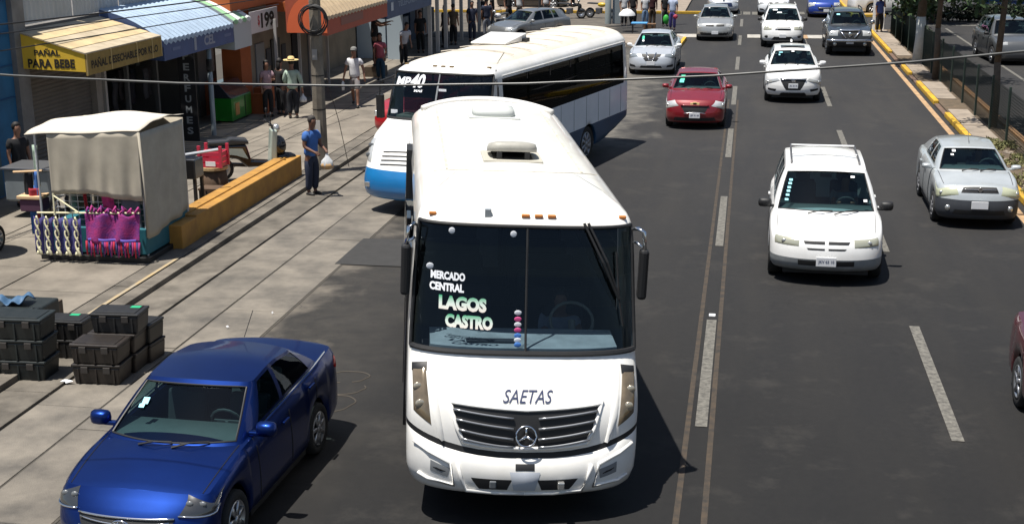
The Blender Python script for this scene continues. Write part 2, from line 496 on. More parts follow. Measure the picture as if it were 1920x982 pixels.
        for k, F in glassF.items():
            out({'ws': 'windshield', 'rw': 'rear_window'}.get(k, 'side_window'), F, P.get('glass', GLS) if k == 'ws' else P.get('sglass', P.get('glass', GLS)))
        s.zrf = zrf; s.gpt = pt; s.cols = cols
        # black rubber line round the windshield
        ring = [pt(cols[k], rs[1]) for k in range(8)]
        Pn = [Vector((-v.x, v.y-.004, v.z)) for v in ring[::-1]]+[Vector((v.x, v.y-.004, v.z)) for v in ring[1:]]
        up = [pt(cols[7], r_) for r_ in rs[1:6]]
        loop = Pn+[Vector((v.x+.002, v.y-.004, v.z)) for v in up[1:]]
        tp = [pt(cols[k], rs[5]) for k in range(8)]
        loop += [Vector((v.x, v.y-.004, v.z+.003)) for v in tp[::-1][1:]]+[Vector((-v.x, v.y-.004, v.z+.003)) for v in tp[1:]]
        loop += [Vector((-v.x-.002, v.y-.004, v.z)) for v in up[::-1][1:-1]]+[Pn[0]]
        MB().tube(loop, .011, 5, False).build('windshield_seal', BLK, s.root)
        # interior
        gx = s.gbx(yb0)-.05; zb = s.belt(yb0); V = []; F = []
        Q = np.linspace(-.93, .93, 13)
        for q in Q:
            x0 = s.gbx(yb0)*q*.97; yf = yb0-bb*(1-q*q)+.035
            zf = s.ztop(x0, yf)+.006
            V += [(x0, yf, zf), (x0, yb0+.12, max(zf, zb+.05)), (gx*q/.93, yb0+.44, zb+.07), (gx*q/.93, yb0+.52, zb-.3)]
        for k in range(12):
            for j_ in range(3): F.append((4*k+j_, 4*k+4+j_, 4*k+5+j_, 4*k+1+j_))
        mesh('dashboard', V, F, INTG if s.near else INT, s.root, True)
        f = MB(); f.quad((-gx-.03, yb0+.4, .63), (gx+.03, yb0+.4, .63), (gx+.03, yb1, .63), (-gx-.03, yb1, .63)); f.build('cabin_floor', INT, s.root)
        rows_ = [yb0+1.1]+([yb0+1.75] if yb1-yb0 > 2.0 else [])
        for ki, ry in enumerate(rows_):
            for sx in (-.37, .37):
                hz = zr-.27-.09*ki
                b = MB(); b.obox((sx, ry+.05, hz-.36), (.46, .13), .56, rx=-.2); b.obox((sx, ry+.11, hz), (.24, .09), .16, rx=-.1); b.obox((sx, ry-.24, hz-.62), (.46, .5), .14)
                b.build('seat', INT if not s.near else mat('seat_cloth', (.07, .07, .075), .9), s.root, bevel=.04)
        st = MB(); a = [(.37+.18*math.cos(t), yb0+.55-.07*math.sin(t), zb+.03+.17*math.sin(t)) for t in np.linspace(0, 2*math.pi, 17)]
        st.tube(a, .014, 5, False); st.tube([(.37, yb0+.56, zb+.03), (.37, yb0+.3, zb-.08)], .03, 6); st.obox((.37, yb0+.55, zb+.03), (.3, .03), .05)
        st.build('steering_wheel', mat('wheel_grey', (.12, .12, .12), .5), s.root)
        mi = MB(); p = pt(cols[0], .88); mi.obox((0, p.y+.10, p.z-.05), (.2, .03), .06); mi.build('rear_view_mirror', BLKG, s.root)
    def mirrors(s, m, w=.2, h=.13, dy=.12, zup=.03, out=.0, arm=None):
        yb0 = s.P['yb0']
        for sg in (-1, 1):
            x = s.hw(yb0)+out-.06; y = yb0+dy+.12; z = s.belt(yb0+.2)+zup+h/2-.01
            b = MB(); c = (sg*(x+.02+w/2), y, z)
            V = []; n = 12
            prof = [(-.075, .25), (-.07, .6), (-.045, .85), (0, 1), (.03, .98), (.04, .93)]
            for (dy_, k) in prof:
                for i in range(n):
                    t = 2*math.pi*i/n; cx = math.copysign(abs(math.cos(t))**.55, math.cos(t)); sz = math.copysign(abs(math.sin(t))**.6, math.sin(t))
                    V.append((c[0]+cx*w/2*k, c[1]+dy_, c[2]+sz*h/2*k))
            F = [(a*n+i, a*n+(i+1) % n, (a+1)*n+(i+1) % n, (a+1)*n+i) for a in range(len(prof)-1) for i in range(n)]+[tuple(range(n))[::-1]]
            b.add(V, F); mo = b.build('wing_mirror', m, s.root, True)
            g = MB(); g.add([(c[0]+math.cos(t)*w*.44, c[1]+.036, c[2]+math.sin(t)*h*.42) for t in np.linspace(0, 2*math.pi, 13)[:-1]], [tuple(range(12))]); g.build('mirror_glass', CHR, mo)
            a = MB(); a.obox(((sg*(s.gbx(yb0+.2)-.01)+c[0]-sg*w*.2)/2, y+.0, z-h*.33), (abs(c[0]-sg*w*.2-sg*(s.gbx(yb0+.2)-.01)), .07), .045); a.build('mirror_arm', arm or m, mo, bevel=.012)
    def wipers(s, left=True):
        p0 = lambda q, r_: s._wp(q, r_)
        for (a, b_) in (((-.35, .02), (.12, .10)), ((.15, .02), (.62, .10))):
            A = p0(*a); B = p0(*b_)
            M_ = MB(); M_.tube([A, A.lerp(B, .5)+Vector((0, -.03, .03)), B], [.014, .011, .008], 5); M_.build('wiper', BLK, s.root)
    def _wp(s, q, r_):
        c0 = s.cols; bx = q*s.gbx(s.P['yb0'])
        k = min(abs(q)/.93*7, 6.999); i = int(k); u = k-i
        v = s.gpt(c0[i], r_).lerp(s.gpt(c0[i+1], r_), u)
        return Vector((math.copysign(v.x, q), v.y-.03, v.z+.015))
    def plate(s, z, w=.34, h=.16, txt=None, x=0, y=None):
        p = s.S(s.c_of('f', x), s.ct(('f', x, z))[1]); y = p.y-.025
        b = MB(); b.box(x-w/2, x+w/2, y, y+.015, z-h/2, z+h/2); o = b.build('licence_plate', PLATE, s.root, bevel=.006)
        if txt: text('plate_number', txt, w*.8, h*.4, plane_fn((x, y-.003, z), (1, 0, 0), (0, 0, 1)), PLTX, o)
        return o
    def seams(s, m=BLK):
        b = MB(); P = s.P; r_ = .0055
        d = P.get('doors', [])
        for sg in (-1, 1):
            for y in d: b.tube(s.line('x', [('s', sg*y, s.sill+.1 if s.zbot(y, .5) < .3 else s.zbot(y, .5)+.01), ('s', sg*y, s.belt(y)-.005)], m, off=.001), r_, 4)
            # hood shut line
            pts = [Vector((sg*.02, .1, 0))]
            h = [s.S(sg*c, 1) for c in np.linspace(.2, .25, 4)]
        hl = []
        for q in np.linspace(0, 1, 10):
            y = s.bf*.9+(P['yb0']-s.bf*.9)*q; x = (s.hw(y)-.13); hl.append((x, y, s.ztop(x, y)+.002+P.get('bulge', 0)*max(0, 1-abs(x/(s.W*.62))**4)))
        b.tube(hl, r_, 4); b.tube([(-p[0], p[1], p[2]) for p in hl], r_, 4)
        b.build('panel_gaps', m, s.root, kind='stuff')
        for sg in (-1, 1):
            for i, y in enumerate(d[1:]):
                q = s.S(s.c_of('s', sg*(y-.16)), .82, .02)
                MB().obox(q, (.03, .17), .03).build('door_handle', s.body, s.root, bevel=.008)
    def details(s): pass
    def headlight(s, q4, mir=True, lens=None, refl=LAMP, off=.012):
        for sg in ((-1, 1) if mir else (1,)):
            q = [(k, sg*v, z) for (k, v, z) in q4]
            if sg < 0: q = [q[1], q[0], q[3], q[2]]
            h = s.patch('headlight', q, lens or mat('headlight_clear', (.55, .56, .55), .12, .35, coat=1.), off, 8, 6)
            A = [s.ct(k) for k in q]; cc = sum(a[0] for a in A)/4; tt = sum(a[1] for a in A)/4
            p = s.S(cc, tt, off-.006); MB().ball(p, (.045, .02, .04), 10, 6).build('bulb', LAMP, h, True)
    def slats(s, xw, zs, m=CHR, r=.012, droop=0, off=.02, name='grille_bar', parent=None):
        for z in zs:
            P_ = [s.S(s.c_of('f', x), s.ct(('f', x, z+droop*(abs(x)/xw)**2))[1], off) for x in np.linspace(-xw, xw, 15)]
            MB().tube(P_, r, 5).build(name, m, parent or s.root, True)
# ------------------------------------------------------------------ ground materials
def asphalt_mat():
    m = bpy.data.materials.new('asphalt'); m.use_nodes = True; t = m.node_tree; b = t.nodes['Principled BSDF']
    L = t.links.new
    tc = _n(t, 'ShaderNodeTexCoord'); sp = _n(t, 'ShaderNodeSeparateXYZ'); L(tc.outputs['Object'], sp.inputs[0])
    def noise(sc, det=6, vec=None, rough=.6):
        n = _n(t, 'ShaderNodeTexNoise', Scale=sc, Detail=det, Roughness=rough); L(vec or tc.outputs['Object'], n.inputs['Vector']); return n.outputs[0]
    def rng(v, a, b_, c=0., d=1.):
        r = _n(t, 'ShaderNodeMapRange'); r.inputs[1].default_value = a; r.inputs[2].default_value = b_; r.inputs[3].default_value = c; r.inputs[4].default_value = d
        L(v, r.inputs[0]); return r.outputs[0]
    def mth(op, a, b_=None):
        n = _n(t, 'ShaderNodeMath', operation=op)
        for k, v in enumerate((a, b_)):
            if v is None: continue
            if isinstance(v, (int, float)): n.inputs[k].default_value = v
            else: L(v, n.inputs[k])
        return n.outputs[0]
    def mix(f, a, b_):
        n = _n(t, 'ShaderNodeMix', data_type='RGBA'); L(f, n.inputs[0]) if not isinstance(f, float) else setattr(n.inputs[0], 'default_value', f)
        for k, v in ((6, a), (7, b_)):
            if isinstance(v, tuple): n.inputs[k].default_value = v+(1,)
            else: L(v, n.inputs[k])
        return n.outputs[2]
    mp = _n(t, 'ShaderNodeMapping'); mp.inputs['Scale'].default_value = (1, .12, 1); L(tc.outputs['Object'], mp.inputs[0])
    fine = noise(140., 3); big = noise(.35, 5); stre = noise(1.1, 5, mp.outputs[0])
    base = mix(rng(fine, .35, .65), (.013, .0128, .0136), (.026, .0254, .0262))
    base = mix(rng(stre, .42, .66, 0, .5), base, (.036, .033, .029))
    base = mix(rng(big, .5, .72, 0, .35), base, (.012, .012, .013))
    base = mix(rng(noise(9., 5), .35, .7, 0, .38), base, (.034, .032, .031))
    sheen_tone = _n(t, 'ShaderNodeMix', data_type='RGBA', blend_type='MULTIPLY'); sheen_tone.inputs[0].default_value = 1  # brightens with distance: grazing sheen put into the asphalt colour
    L(base, sheen_tone.inputs[6]); gv = rng(mth('ADD', sp.outputs[1], mth('MULTIPLY', mth('SUBTRACT', big, .5), 12.)), 13., 36., .36, 1.0)
    cmb = _n(t, 'ShaderNodeCombineColor'); [L(gv, cmb.inputs[k]) for k in range(3)]; L(cmb.outputs[0], sheen_tone.inputs[7]); base = sheen_tone.outputs[2]
    # dust worn brown-grey towards the concrete strip on the left, with an uneven edge
    nx = mth('ADD', sp.outputs[0], mth('MULTIPLY', mth('SUBTRACT', noise(.55, 7), .5), 4.2))
    f = rng(nx, -4.2, -6.4)
    dusty = mix(rng(noise(3.5, 7), .35, .7), (.032, .029, .025), (.017, .016, .015))
    base = mix(f, base, dusty)
    nx2 = mth('ADD', sp.outputs[0], mth('MULTIPLY', mth('SUBTRACT', noise(.8, 8), .5), 3.6))
    f2 = rng(nx2, -6.5, -7.3)
    conc = mix(rng(noise(1.6, 8), .3, .7), (.13, .112, .09), (.055, .049, .042))
    conc = mix(rng(noise(90., 3), .4, .7, 0, .35), conc, (.1, .095, .085))
    base = mix(f2, base, conc)
    # pale concrete patches of the bus bay further up
    sy = rng(sp.outputs[1], 33., 36.); f3 = mth('MULTIPLY', mth('MULTIPLY', rng(nx2, -2.6, -3.4), sy), rng(sp.outputs[1], 62., 56.))
    base = mix(f3, base, mix(rng(noise(2., 7), .35, .65), (.12, .11, .095), (.055, .052, .047)))
    crk = _n(t, 'ShaderNodeTexVoronoi', Scale=.23, feature='DISTANCE_TO_EDGE'); wv = _n(t, 'ShaderNodeMix', data_type='VECTOR'); wv.inputs[0].default_value = .10
    nz = _n(t, 'ShaderNodeTexNoise', Scale=1.3, Detail=5.); L(tc.outputs['Object'], nz.inputs['Vector']); vm = _n(t, 'ShaderNodeVectorMath', operation='SCALE'); vm.inputs[3].default_value = 9.; L(nz.outputs['Color'], vm.inputs[0])
    va = _n(t, 'ShaderNodeVectorMath', operation='ADD'); L(tc.outputs['Object'], va.inputs[0]); vs = _n(t, 'ShaderNodeVectorMath', operation='SCALE'); vs.inputs[3].default_value = .14; L(vm.outputs[0], vs.inputs[0]); L(vs.outputs[0], va.inputs[1]); L(va.outputs[0], crk.inputs['Vector'])
    base = mix(mth('MULTIPLY', rng(crk.outputs['Distance'], .0035, .0015, 0, .55), rng(noise(.3, 3), .5, .6)), base, (.008, .008, .008))
    base = mix(rng(noise(.9, 9, None, .7), .54, .66, 0, .30), base, (.045, .041, .036))
    # a few small dark oil drips
    vo = _n(t, 'ShaderNodeTexVoronoi', Scale=.9); L(tc.outputs['Object'], vo.inputs['Vector'])
    base = mix(rng(vo.outputs['Distance'], .05, .02, 0, .45), base, (.015, .015, .015))
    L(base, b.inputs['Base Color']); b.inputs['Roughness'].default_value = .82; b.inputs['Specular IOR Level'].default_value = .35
    bu = _n(t, 'ShaderNodeBump', Strength=.35, Distance=.01); L(fine, bu.inputs['Height']); L(bu.outputs[0], b.inputs['Normal'])
    MATS['asphalt'] = m; return m
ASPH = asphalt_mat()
CONC = mat('concrete', (.222, .194, .157), .85, var=.5, scale=1.1, bump=.4, bscale=70, rand=.10)
CONC2 = mat('concrete_gutter', (.165, .145, .118), .85, var=.62, scale=1.8, bump=.4, bscale=70, rand=.12)
CONCD = mat('concrete_dusty', (.188, .166, .136), .88, col2=(.074, .067, .058), scale=1.2, bump=.4, bscale=60, rand=.12)
CONCM = mat('concrete_median', (.29, .24, .19), .85, var=.35, scale=2.2, bump=.3, bscale=60, rand=.08)
SOIL = mat('soil', (.13, .092, .058), .95, col2=(.065, .05, .032), scale=5, bump=.8, bscale=30)
JOINT = mat('joint_dirt', (.062, .055, .045), .95, var=.3, scale=12)
KERBY = mat('kerb_yellow', (.62, .38, .015), .7, col2=(.34, .20, .03), scale=2.5, bump=.2, bscale=40)
LINEY = mat('faded_yellow_line', (.060, .042, .026), .85, col2=(.020, .018, .016), scale=6.)
LINEW = mat('worn_white_line', (.165, .157, .136), .8, col2=(.055, .052, .047), scale=13.)
LINEC = mat('cream_line', (.46, .29, .15), .8, col2=(.22, .15, .09), scale=3.5)
# ------------------------------------------------------------------ ground
def sheet(name, x0, x1, y0, y1, z, m, parent=None, kind='structure'):
    o = MB().quad((x0, y0, z), (x1, y0, z), (x1, y1, z), (x0, y1, z)).build(name, m, parent)
    if kind and parent is None: o['kind'] = kind
    return o
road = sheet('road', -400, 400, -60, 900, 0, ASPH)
lnx = lambda y: -.40+.0034*y
for k in range(8):                                    # long dashes of the left lane line and of the right one
    y0 = 15.65+9.07*k
    for j, (lx, h0) in enumerate(((lambda y: lnx(y), 4.42), (lambda y: 2.72+.0006*y, 4.55))):
        if y0 > 76: continue
        y1 = y0+h0
        MB().quad((lx(y0)-.075, y0, .009), (lx(y0)+.075, y0, .009), (lx(y1)+.075, y1, .009), (lx(y1)-.075, y1, .009)).build('lane_dash', LINEW, road)
for dx in (-.165, .13):
    MB().quad((lnx(5)+dx-.035, 5, .004), (lnx(5)+dx+.035, 5, .004), (lnx(44)+dx+.03, 44, .004), (lnx(44)+dx-.03, 44, .004)).build('yellow_lane_line', LINEY, road)
MB().box(lnx(20.4)-.05, lnx(20.4)+.05, 20.25, 20.36, 0, .02).build('road_stud', PLATE, road, bevel=.005)
MB().quad((5.66, 4, .005), (5.82, 4, .005), (5.86, 66, .005), (5.70, 66, .005)).build('edge_line', LINEC, road)
# striped raised crossing
for k, (a, b_, m_) in enumerate(((-1.0, -.55, LINEW), (.15, 1.1, LINEW), (1.1, 1.9, LINEC), (1.9, 2.95, LINEC), (2.95, 3.55, LINEW), (3.55, 4.4, LINEW), (4.4, 5.3, LINEC), (-3.2, -2.2, LINEW))):
    MB().box(a, b_, 64.15, 65.6, 0, .04).build('crossing_block', MATS['worn_white_line'] if False else (mat('crossing_white', (.42, .40, .36), .8, var=.4, scale=4) if m_ is LINEW else LINEC), road, bevel=.012)
for k in range(3): MB().quad((-.6+.5*k, 77.5, .005), (-.2+.5*k, 77.5, .005), (-.2+.5*k, 79.5, .005), (-.6+.5*k, 79.5, .005)).build('crossing_stripe', LINEW, road)
for x in (2.2, 2.9): MB().quad((x, 78, .005), (x+.45, 78, .005), (x+.45, 79.6, .005), (x, 79.6, .005)).build('crossing_stripe', LINEW, road)
# opposite carriageway line
MB().quad((9.86, 30, .005), (9.98, 30, .005), (9.98, 70, .005), (9.86, 70, .005)).build('opposite_lane_line', LINEW, road)
MB().quad((8.6, 71.5, .005), (16, 71.5, .005), (16, 72.0, .005), (8.6, 72.0, .005)).build('stop_line', LINEW, road)
# left strip of concrete slabs: gutter course and two courses of road slabs
def slabs(x0, x1, y0, y1, step, z0, z1, m, parent, name, jit=.15, gap=.014, skew=0):
    y = y0
    while y < y1:
        s_ = step*(1+rnd.uniform(-jit, jit)); dz = rnd.uniform(-.004, .004)
        MB().box(x0+gap/2, x1-gap/2, y+gap/2, min(y+s_, y1)-gap/2, z0, z1+dz).build(name, m, parent, bevel=.008)
        y += s_
base = sheet('joint_bed', -10.2, -7.0, 8, 33.9, .006, JOINT, road)
slabs(-8.05, -7.03, 9, 33.9, 2.7, 0, .016, CONCD, road, 'road_slab')
slabs(-8.945, -8.065, 9, 33.9, 2.7, 0, .02, CONCD, road, 'road_slab')
slabs(-9.62, -8.96, 9, 33.9, 3.1, 0, .045, CONC2, road, 'gutter_slab')
MB().box(-7.15, -5.9, 22.4, 24.3, 0, .021).build('asphalt_patch', mat('patch_asphalt', (.030, .029, .028), .85, var=.3, scale=5), road, bevel=.006)
pave = MB().box(-22, -9.74, -40, 62.5, 0, .105).build('pavement', JOINT, None, kind='structure')
slabs(-9.9, -9.62, 8, 36, 3.0, 0, .135, CONC2, pave, 'kerb_stone', .05, .015)
slabs(-10.3, -9.92, 8, 62, 2.6, .1, .13, CONC2, pave, 'paving_slab', .1, .02)
for (a, b_) in ((-12.1, -10.31), (-14.0, -12.11), (-16.2, -14.01)):
    slabs(a, b_, 8, 62, 2.5, .1, .13, CONC, pave, 'paving_slab', .12, .018)
# pavement widens after the bus bay
MB().quad((-10.0, 9, .1345), (-9.93, 9, .1345), (-9.93, 22, .1345), (-10.0, 22, .1345)).build('old_yellow_line', mat('old_yellow', (.36, .26, .12), .85, col2=(.27, .24, .19), scale=5), pave)
# kerb corner island by the bus stop
isl = MB().add([(-3.6, 55.2, 0), (-2.95, 56, 0), (-2.75, 63.2, 0), (-3.3, 64.4, 0), (-9.6, 64.4, 0), (-9.6, 62, 0), (-5.2, 60.2, 0)]+[(-3.6, 55.2, .13), (-2.95, 56, .13), (-2.75, 63.2, .13), (-3.3, 64.4, .13), (-9.6, 64.4, .13), (-9.6, 62, .13), (-5.2, 60.2, .13)],
    [(0, 1, 2, 3, 4, 5, 6)[::-1], (7, 8, 9, 10, 11, 12, 13)]+[(i, (i+1) % 7, (i+1) % 7+7, i+7) for i in range(7)]).build('pavement_island', CONCM, None, kind='structure')
for (a, b_) in (((-3.55, 55.3), (-2.98, 56.05)), ((-2.95, 56.1), (-2.86, 59.5)), ((-2.86, 59.56), (-2.76, 63.1))):
    MB().prism([(a[0]-.02, a[1], .02), (a[0]+.14, a[1], .02), (a[0]+.12, a[1], .15), (a[0]-.02, a[1], .15)], (b_[0]-a[0], b_[1]-a[1], 0)).build('kerb_stone', KERBY, isl, bevel=.01)
# median with yellow kerb, broken slabs and tree pits
med = MB().box(6.14, 7.4, -20, 68.2, 0, .10).build('median_strip', SOIL, None, kind='structure')
y = 10.
while y < 67.5:
    gapk = any(abs(y+1.2-g_) < 1.3 for g_ in (34.6, 43.3, 49.6, 55.6))
    if not gapk:
        MB().box(5.98, 6.14, y+.02, y+2.38, 0, .15).build('kerb_stone', KERBY, med, bevel=.02)
    else: MB().box(5.99, 6.14, y+.02, y+2.38, 0, .06).build('kerb_stone', mat('kerb_worn', (.16, .10, .07), .9, var=.4, scale=4), med, bevel=.02)
    y += 2.4
for (a, b_) in ((36.2, 38.9), (38.95, 41.9), (44.2, 46.4), (46.45, 48.3), (50.6, 52.6), (52.65, 54.6), (56.5, 59), (59.05, 61.6), (61.65, 64.3), (64.35, 67.5), (14, 16.5), (16.55, 19), (19.1, 22), (22.1, 24.6)):
    MB().box(6.17, 6.78+rnd.uniform(-.03, .05), a+.02, b_-.02, .08, .135+rnd.uniform(-.01, .01)).build('paving_slab', CONCM, med, bevel=.015)
y = 10.
while y < 68: MB().box(7.3, 7.46, y+.02, y+2.38, 0, .17).build('kerb_stone', mat('kerb_orange', (.30, .16, .06), .8, col2=(.16, .10, .06), scale=3), med, bevel=.02); y += 2.4
# far side of the crossing street
far = MB().box(-40, -3.4, 77.8, 120, 0, .12).build('far_pavement', CONCM, None, kind='structure')
for k in range(12): MB().box(-38+3*k-.0, -35.04+3*k, 77.62, 77.8, 0, .16).build('kerb_stone', KERBY, far, bevel=.02)
isl2 = MB().box(5.9, 7.6, 76.5, 140, 0, .12).build('far_median', mat('median_yellow_concrete', (.34, .23, .10), .8, var=.3, scale=2), None, kind='structure')
MB().box(5.76, 5.9, 76.5, 100, 0, .16).build('kerb_stone', KERBY, isl2, bevel=.02)
MB().box(5.9, 7.6, 76.3, 76.5, 0, .16).build('kerb_stone', KERBY, isl2, bevel=.02)
r_med = MB().box(17.5, 60, 20, 74, 0, .12).build('right_pavement', CONCM, None, kind='structure')
# ------------------------------------------------------------------ vehicles: private cars
BLUEP = mat('blue_paint', (.0045, .027, .165), .36, .9, var=.15, scale=2.2, coat=.35)
WHITEP = paint('white_paint', (.78, .78, .77)); WHITE2 = paint('white_paint_cool', (.74, .76, .78))
SILVP = paint('silver_paint', (.50, .53, .54), .3); SILVD = paint('silver_grey_paint', (.33, .34, .34), .4)
REDP = paint('red_paint', (.20, .006, .012), .2); GREYP = paint('dark_grey_paint', (.035, .04, .045), .3)
DARKRED = paint('dark_red_paint', (.085, .006, .012), .2); BLUE2 = paint('royal_blue_paint', (.01, .045, .30), .2)
BUMPG = mat('bumper_grey', (.045, .05, .06), .55, var=.2)
STK = mat('sticker_cyan', (.25, .62, .7), .5); STKG = mat('sticker_green', (.03, .55, .3), .5)
def sedan(L=4.4, W=1.73, H=1.46, **k):
    P = dict(L=L, W=W, yw=(.82, .82+.58*L), r=.31, sill=.2,
             belt=[(0, .62), (.12, .70), (.35, .76), (1.05, .90), (1.6, .915), (L-.9, 1.0), (L-.2, 1.0), (L, .93)],
             crown=.075, yb0=1.22, yt0=1.95, yt1=L-1.35, yb1=L-.72, wt=.545, zr=H-.045, wr=.50,
             wins=[(1.62, 2.3, 2.03, 2.34), (2.38, 3.05, 2.42, 2.92), (3.13, 3.4, 2.98, 3.08)], doors=[1.42, 2.36, 3.2], bowb=.22, bowt=.12)
    P.update(k); return P
def hatch(L=4.0, W=1.7, H=1.5, **k):
    P = sedan(L, W, H, yt1=L-.6, yb1=L-.3, wr=.5, wins=[(1.62, 2.3, 2.03, 2.34), (2.38, 3.0, 2.42, 2.95), (3.08, 3.4, 3.03, 3.25)],
              belt=[(0, .62), (.12, .72), (.35, .78), (1.05, .93), (1.6, .95), (L-.4, 1.02), (L, .95)])
    P.update(k); return P
def suv(L=4.4, W=1.8, H=1.62, **k):
    P = sedan(L, W, H, yt1=L-.5, yb1=L-.22, wr=.54, wt=.58, r=.34, sill=.26, yw=(.84, .84+.6*L),
              wins=[(1.66, 2.35, 2.05, 2.39), (2.43, 3.1, 2.47, 3.05), (3.2, 3.75, 3.13, 3.6)],
              belt=[(0, .72), (.12, .82), (.35, .9), (1.05, 1.02), (1.6, 1.04), (L-.4, 1.1), (L, 1.0)])
    P.update(k); return P
def sticker(car, qx, r_, m, w=.07, h=.09):
    p = car._wp(qx, r_); p.y -= .0; p.z -= .0
    MB().obox((p.x, p.y+.012, p.z-.002), (w, .003), h, rx=-R(58)).build('windshield_sticker', m, car.root)

# --- blue saloon, front left
P = sedan(4.25, 1.73, 1.46, zr=1.41, bf=.42, n=2.3, rim=ALU, spokes=7, bulge=.012, bowb=.26,
    front=[(0, .10), (.15, .02), (.45, 0), (.62, .03), (.8, .12), (1, .30)],
    belt=[(0, .66), (.12, .68), (.4, .77), (.8, .865), (1.2, .925), (1.6, .95), (3.3, 1.02), (4.05, 1.05), (4.25, 1.0)], wt=.60, wr=.55,
    wins=[(1.66, 2.34, 2.06, 2.36), (2.42, 3.30, 2.44, 3.02)], yt1=3.10, yb1=3.58)
c = Car('parked_car', 'glossy blue saloon with its bonnet cut off by the lower edge of the photo', 'car', (-5.74, 10.9), R(-1.8), P, BLUEP, True)
for sg in (-1, 1):
    q = [('f', .53, .61), ('s', .46, .67), ('s', .62, .79), ('f', .62, .715)]
    c_ = q if sg > 0 else [('s', -.46, .67), ('f', -.53, .61), ('f', -.62, .715), ('s', -.62, .79)]
    h = c.patch('headlight', c_, mat('headlight_dark', (.035, .038, .042), .15, .2, coat=1.), .014, 8, 5)
    for kk in (.62, .74):
        cc, tt = c.ct(('f', sg*kk, .67)); MB().ball(c.S(cc, tt, .006), (.04, .02, .035), 10, 6).build('bulb', mat('lamp_dim', (.12, .13, .14), .3), h, True)
    MB().tube(c.line('x', [c_[0], c_[1]] , CHR, off=.014), .011, 5).build('lamp_trim', CHR, h, True)
c.patch('grille', [('f', -.33, .36), ('f', .33, .36), ('f', .50, .585), ('f', -.50, .585)], BLK, .004, 12, 4)
c.slats(.46, (.43, .49, .55), CHR, .009, .02)
MB().tube([c.S(*c.ct(k), .012) for k in [('f', x, .595) for x in np.linspace(-.5, .5, 15)]], .014, 5).build('grille_frame', CHR, c.root, True)
e = MB(); cc = c.S(*c.ct(('f', 0, .545)), .04); e.tube([(cc.x+.085*math.cos(t), cc.y, cc.z+.045*math.sin(t)) for t in np.linspace(0, 2*math.pi, 19)], .010, 5, False)
e.tube([(cc.x-.04, cc.y, cc.z-.028), (cc.x-.02, cc.y, cc.z+.03)], .009, 5); e.tube([(cc.x+.02, cc.y, cc.z-.03), (cc.x+.04, cc.y, cc.z+.028)], .009, 5); e.tube([(cc.x-.03, cc.y, cc.z), (cc.x+.03, cc.y, cc.z+.004)], .008, 5)
e.build('badge', CHR, c.root, True)
c.mirrors(BLUEP, .23, .165); c.wipers(); c.seams()
sticker(c, -.66, .62, STK); sticker(c, -.68, .54, STK, .06, .05)
for i in (0, 1):
    MB().tube([(s_*(c.gbx(y)+.03), y, c.belt(y)+.045) for s_, y in [((1, -1)[i], yy) for yy in np.linspace(1.5, 3.8, 12)]], .009, 5).build('window_trim', CHR, c.root)
MB().tube([(.0, 3.2, 1.43), (.02, 3.45, 1.68)], .005, 5).build('antenna', BLK, c.root)
c.patch('tail_light', [('s', 4.12, .78), ('f', .3, .5), ('f', .3, .6), ('s', 4.1, .98)][:0] or [('s', 3.95, .84), ('s', 4.14, .80), ('s', 4.14, .98), ('s', 3.98, .97)], RED, .012, 4, 4)

# --- white minivan, second lane
P = sedan(4.45, 1.94, 1.74, zr=1.69, r=.34, sill=.26, yw=(.86, 3.5), n=2.3, bf=.5, bump_t=.42, bumper_mat=mat('bumper_silver', (.30, .32, .33), .45, .2, var=.3),
    belt=[(0, .70), (.12, .75), (.45, .83), (1.0, .99), (1.5, 1.04), (4.1, 1.1), (4.45, 1.0)], yb0=1.15, yt0=1.95, bowb=.30, bowt=.16, yt1=4.05, yb1=4.3, wt=.70, wr=.64, crown=.09, gin=.0,
    wins=[(1.7, 2.25, 2.1, 2.3), (2.33, 3.15, 2.38, 3.15), (3.23, 3.95, 3.23, 3.85)], doors=[1.45, 2.3, 3.2], rcrown=.06, spokes=5, rim=mat('wheel_cover', (.3, .31, .32), .4, .5))
c = Car('minivan', 'white minivan with roof rails and a grey bumper driving in the middle lane', 'minivan', (1.50, 22.2), R(-1), P, WHITEP, True)
c.headlight([('f', .46, .66), ('f', .86, .68), ('f', .88, .79), ('f', .46, .76)], lens=mat('headlight_amber', (.42, .42, .33), .15, .3, coat=1.), off=.012)
for sg in (-1, 1):
    for z0, z1, x1 in ((.70, .735, .36), (.62, .645, .30)):
        q = [('f', sg*.03, z0), ('f', sg*x1, z0), ('f', sg*(x1+.03), z1), ('f', sg*.03, z1)]
        c.patch('grille_opening', q if sg > 0 else [q[1], q[0], q[3], q[2]], BLK, .004, 6, 2)
c.patch('lower_grille', [('f', -.46, .36), ('f', .46, .36), ('f', .46, .45), ('f', -.46, .45)], BLK, .004, 8, 2)
c.plate(.44, .33, .16, 'JKV 62 10'); c.mirrors(BLK, .24, .17, .12, .02); c.wipers(); c.seams()
for sg in (-1, 1):
    MB().tube([(sg*.60, 2.2, 1.69), (sg*.60, 2.25, 1.735), (sg*.60, 3.9, 1.73), (sg*.60, 3.95, 1.68)], .018, 6).build('roof_rail', mat('rail_grey', (.06, .06, .065), .5), c.root)
MB().obox((0, 2.75, 1.765), (1.18, .05), .025).build('roof_crossbar', WHITEP, c.root, bevel=.008)
MB().obox((0, 3.70, 1.765), (1.18, .05), .025).build('roof_crossbar', WHITEP, c.root, bevel=.008)
for r_ in (.72, .64, .55, .47, .38, .28): sticker(c, -.80+.0*r_, r_, STK, .06, .055)
sticker(c, .62, .82, PLATE, .07, .05); sticker(c, .8, .3, PLATE, .06, .06)

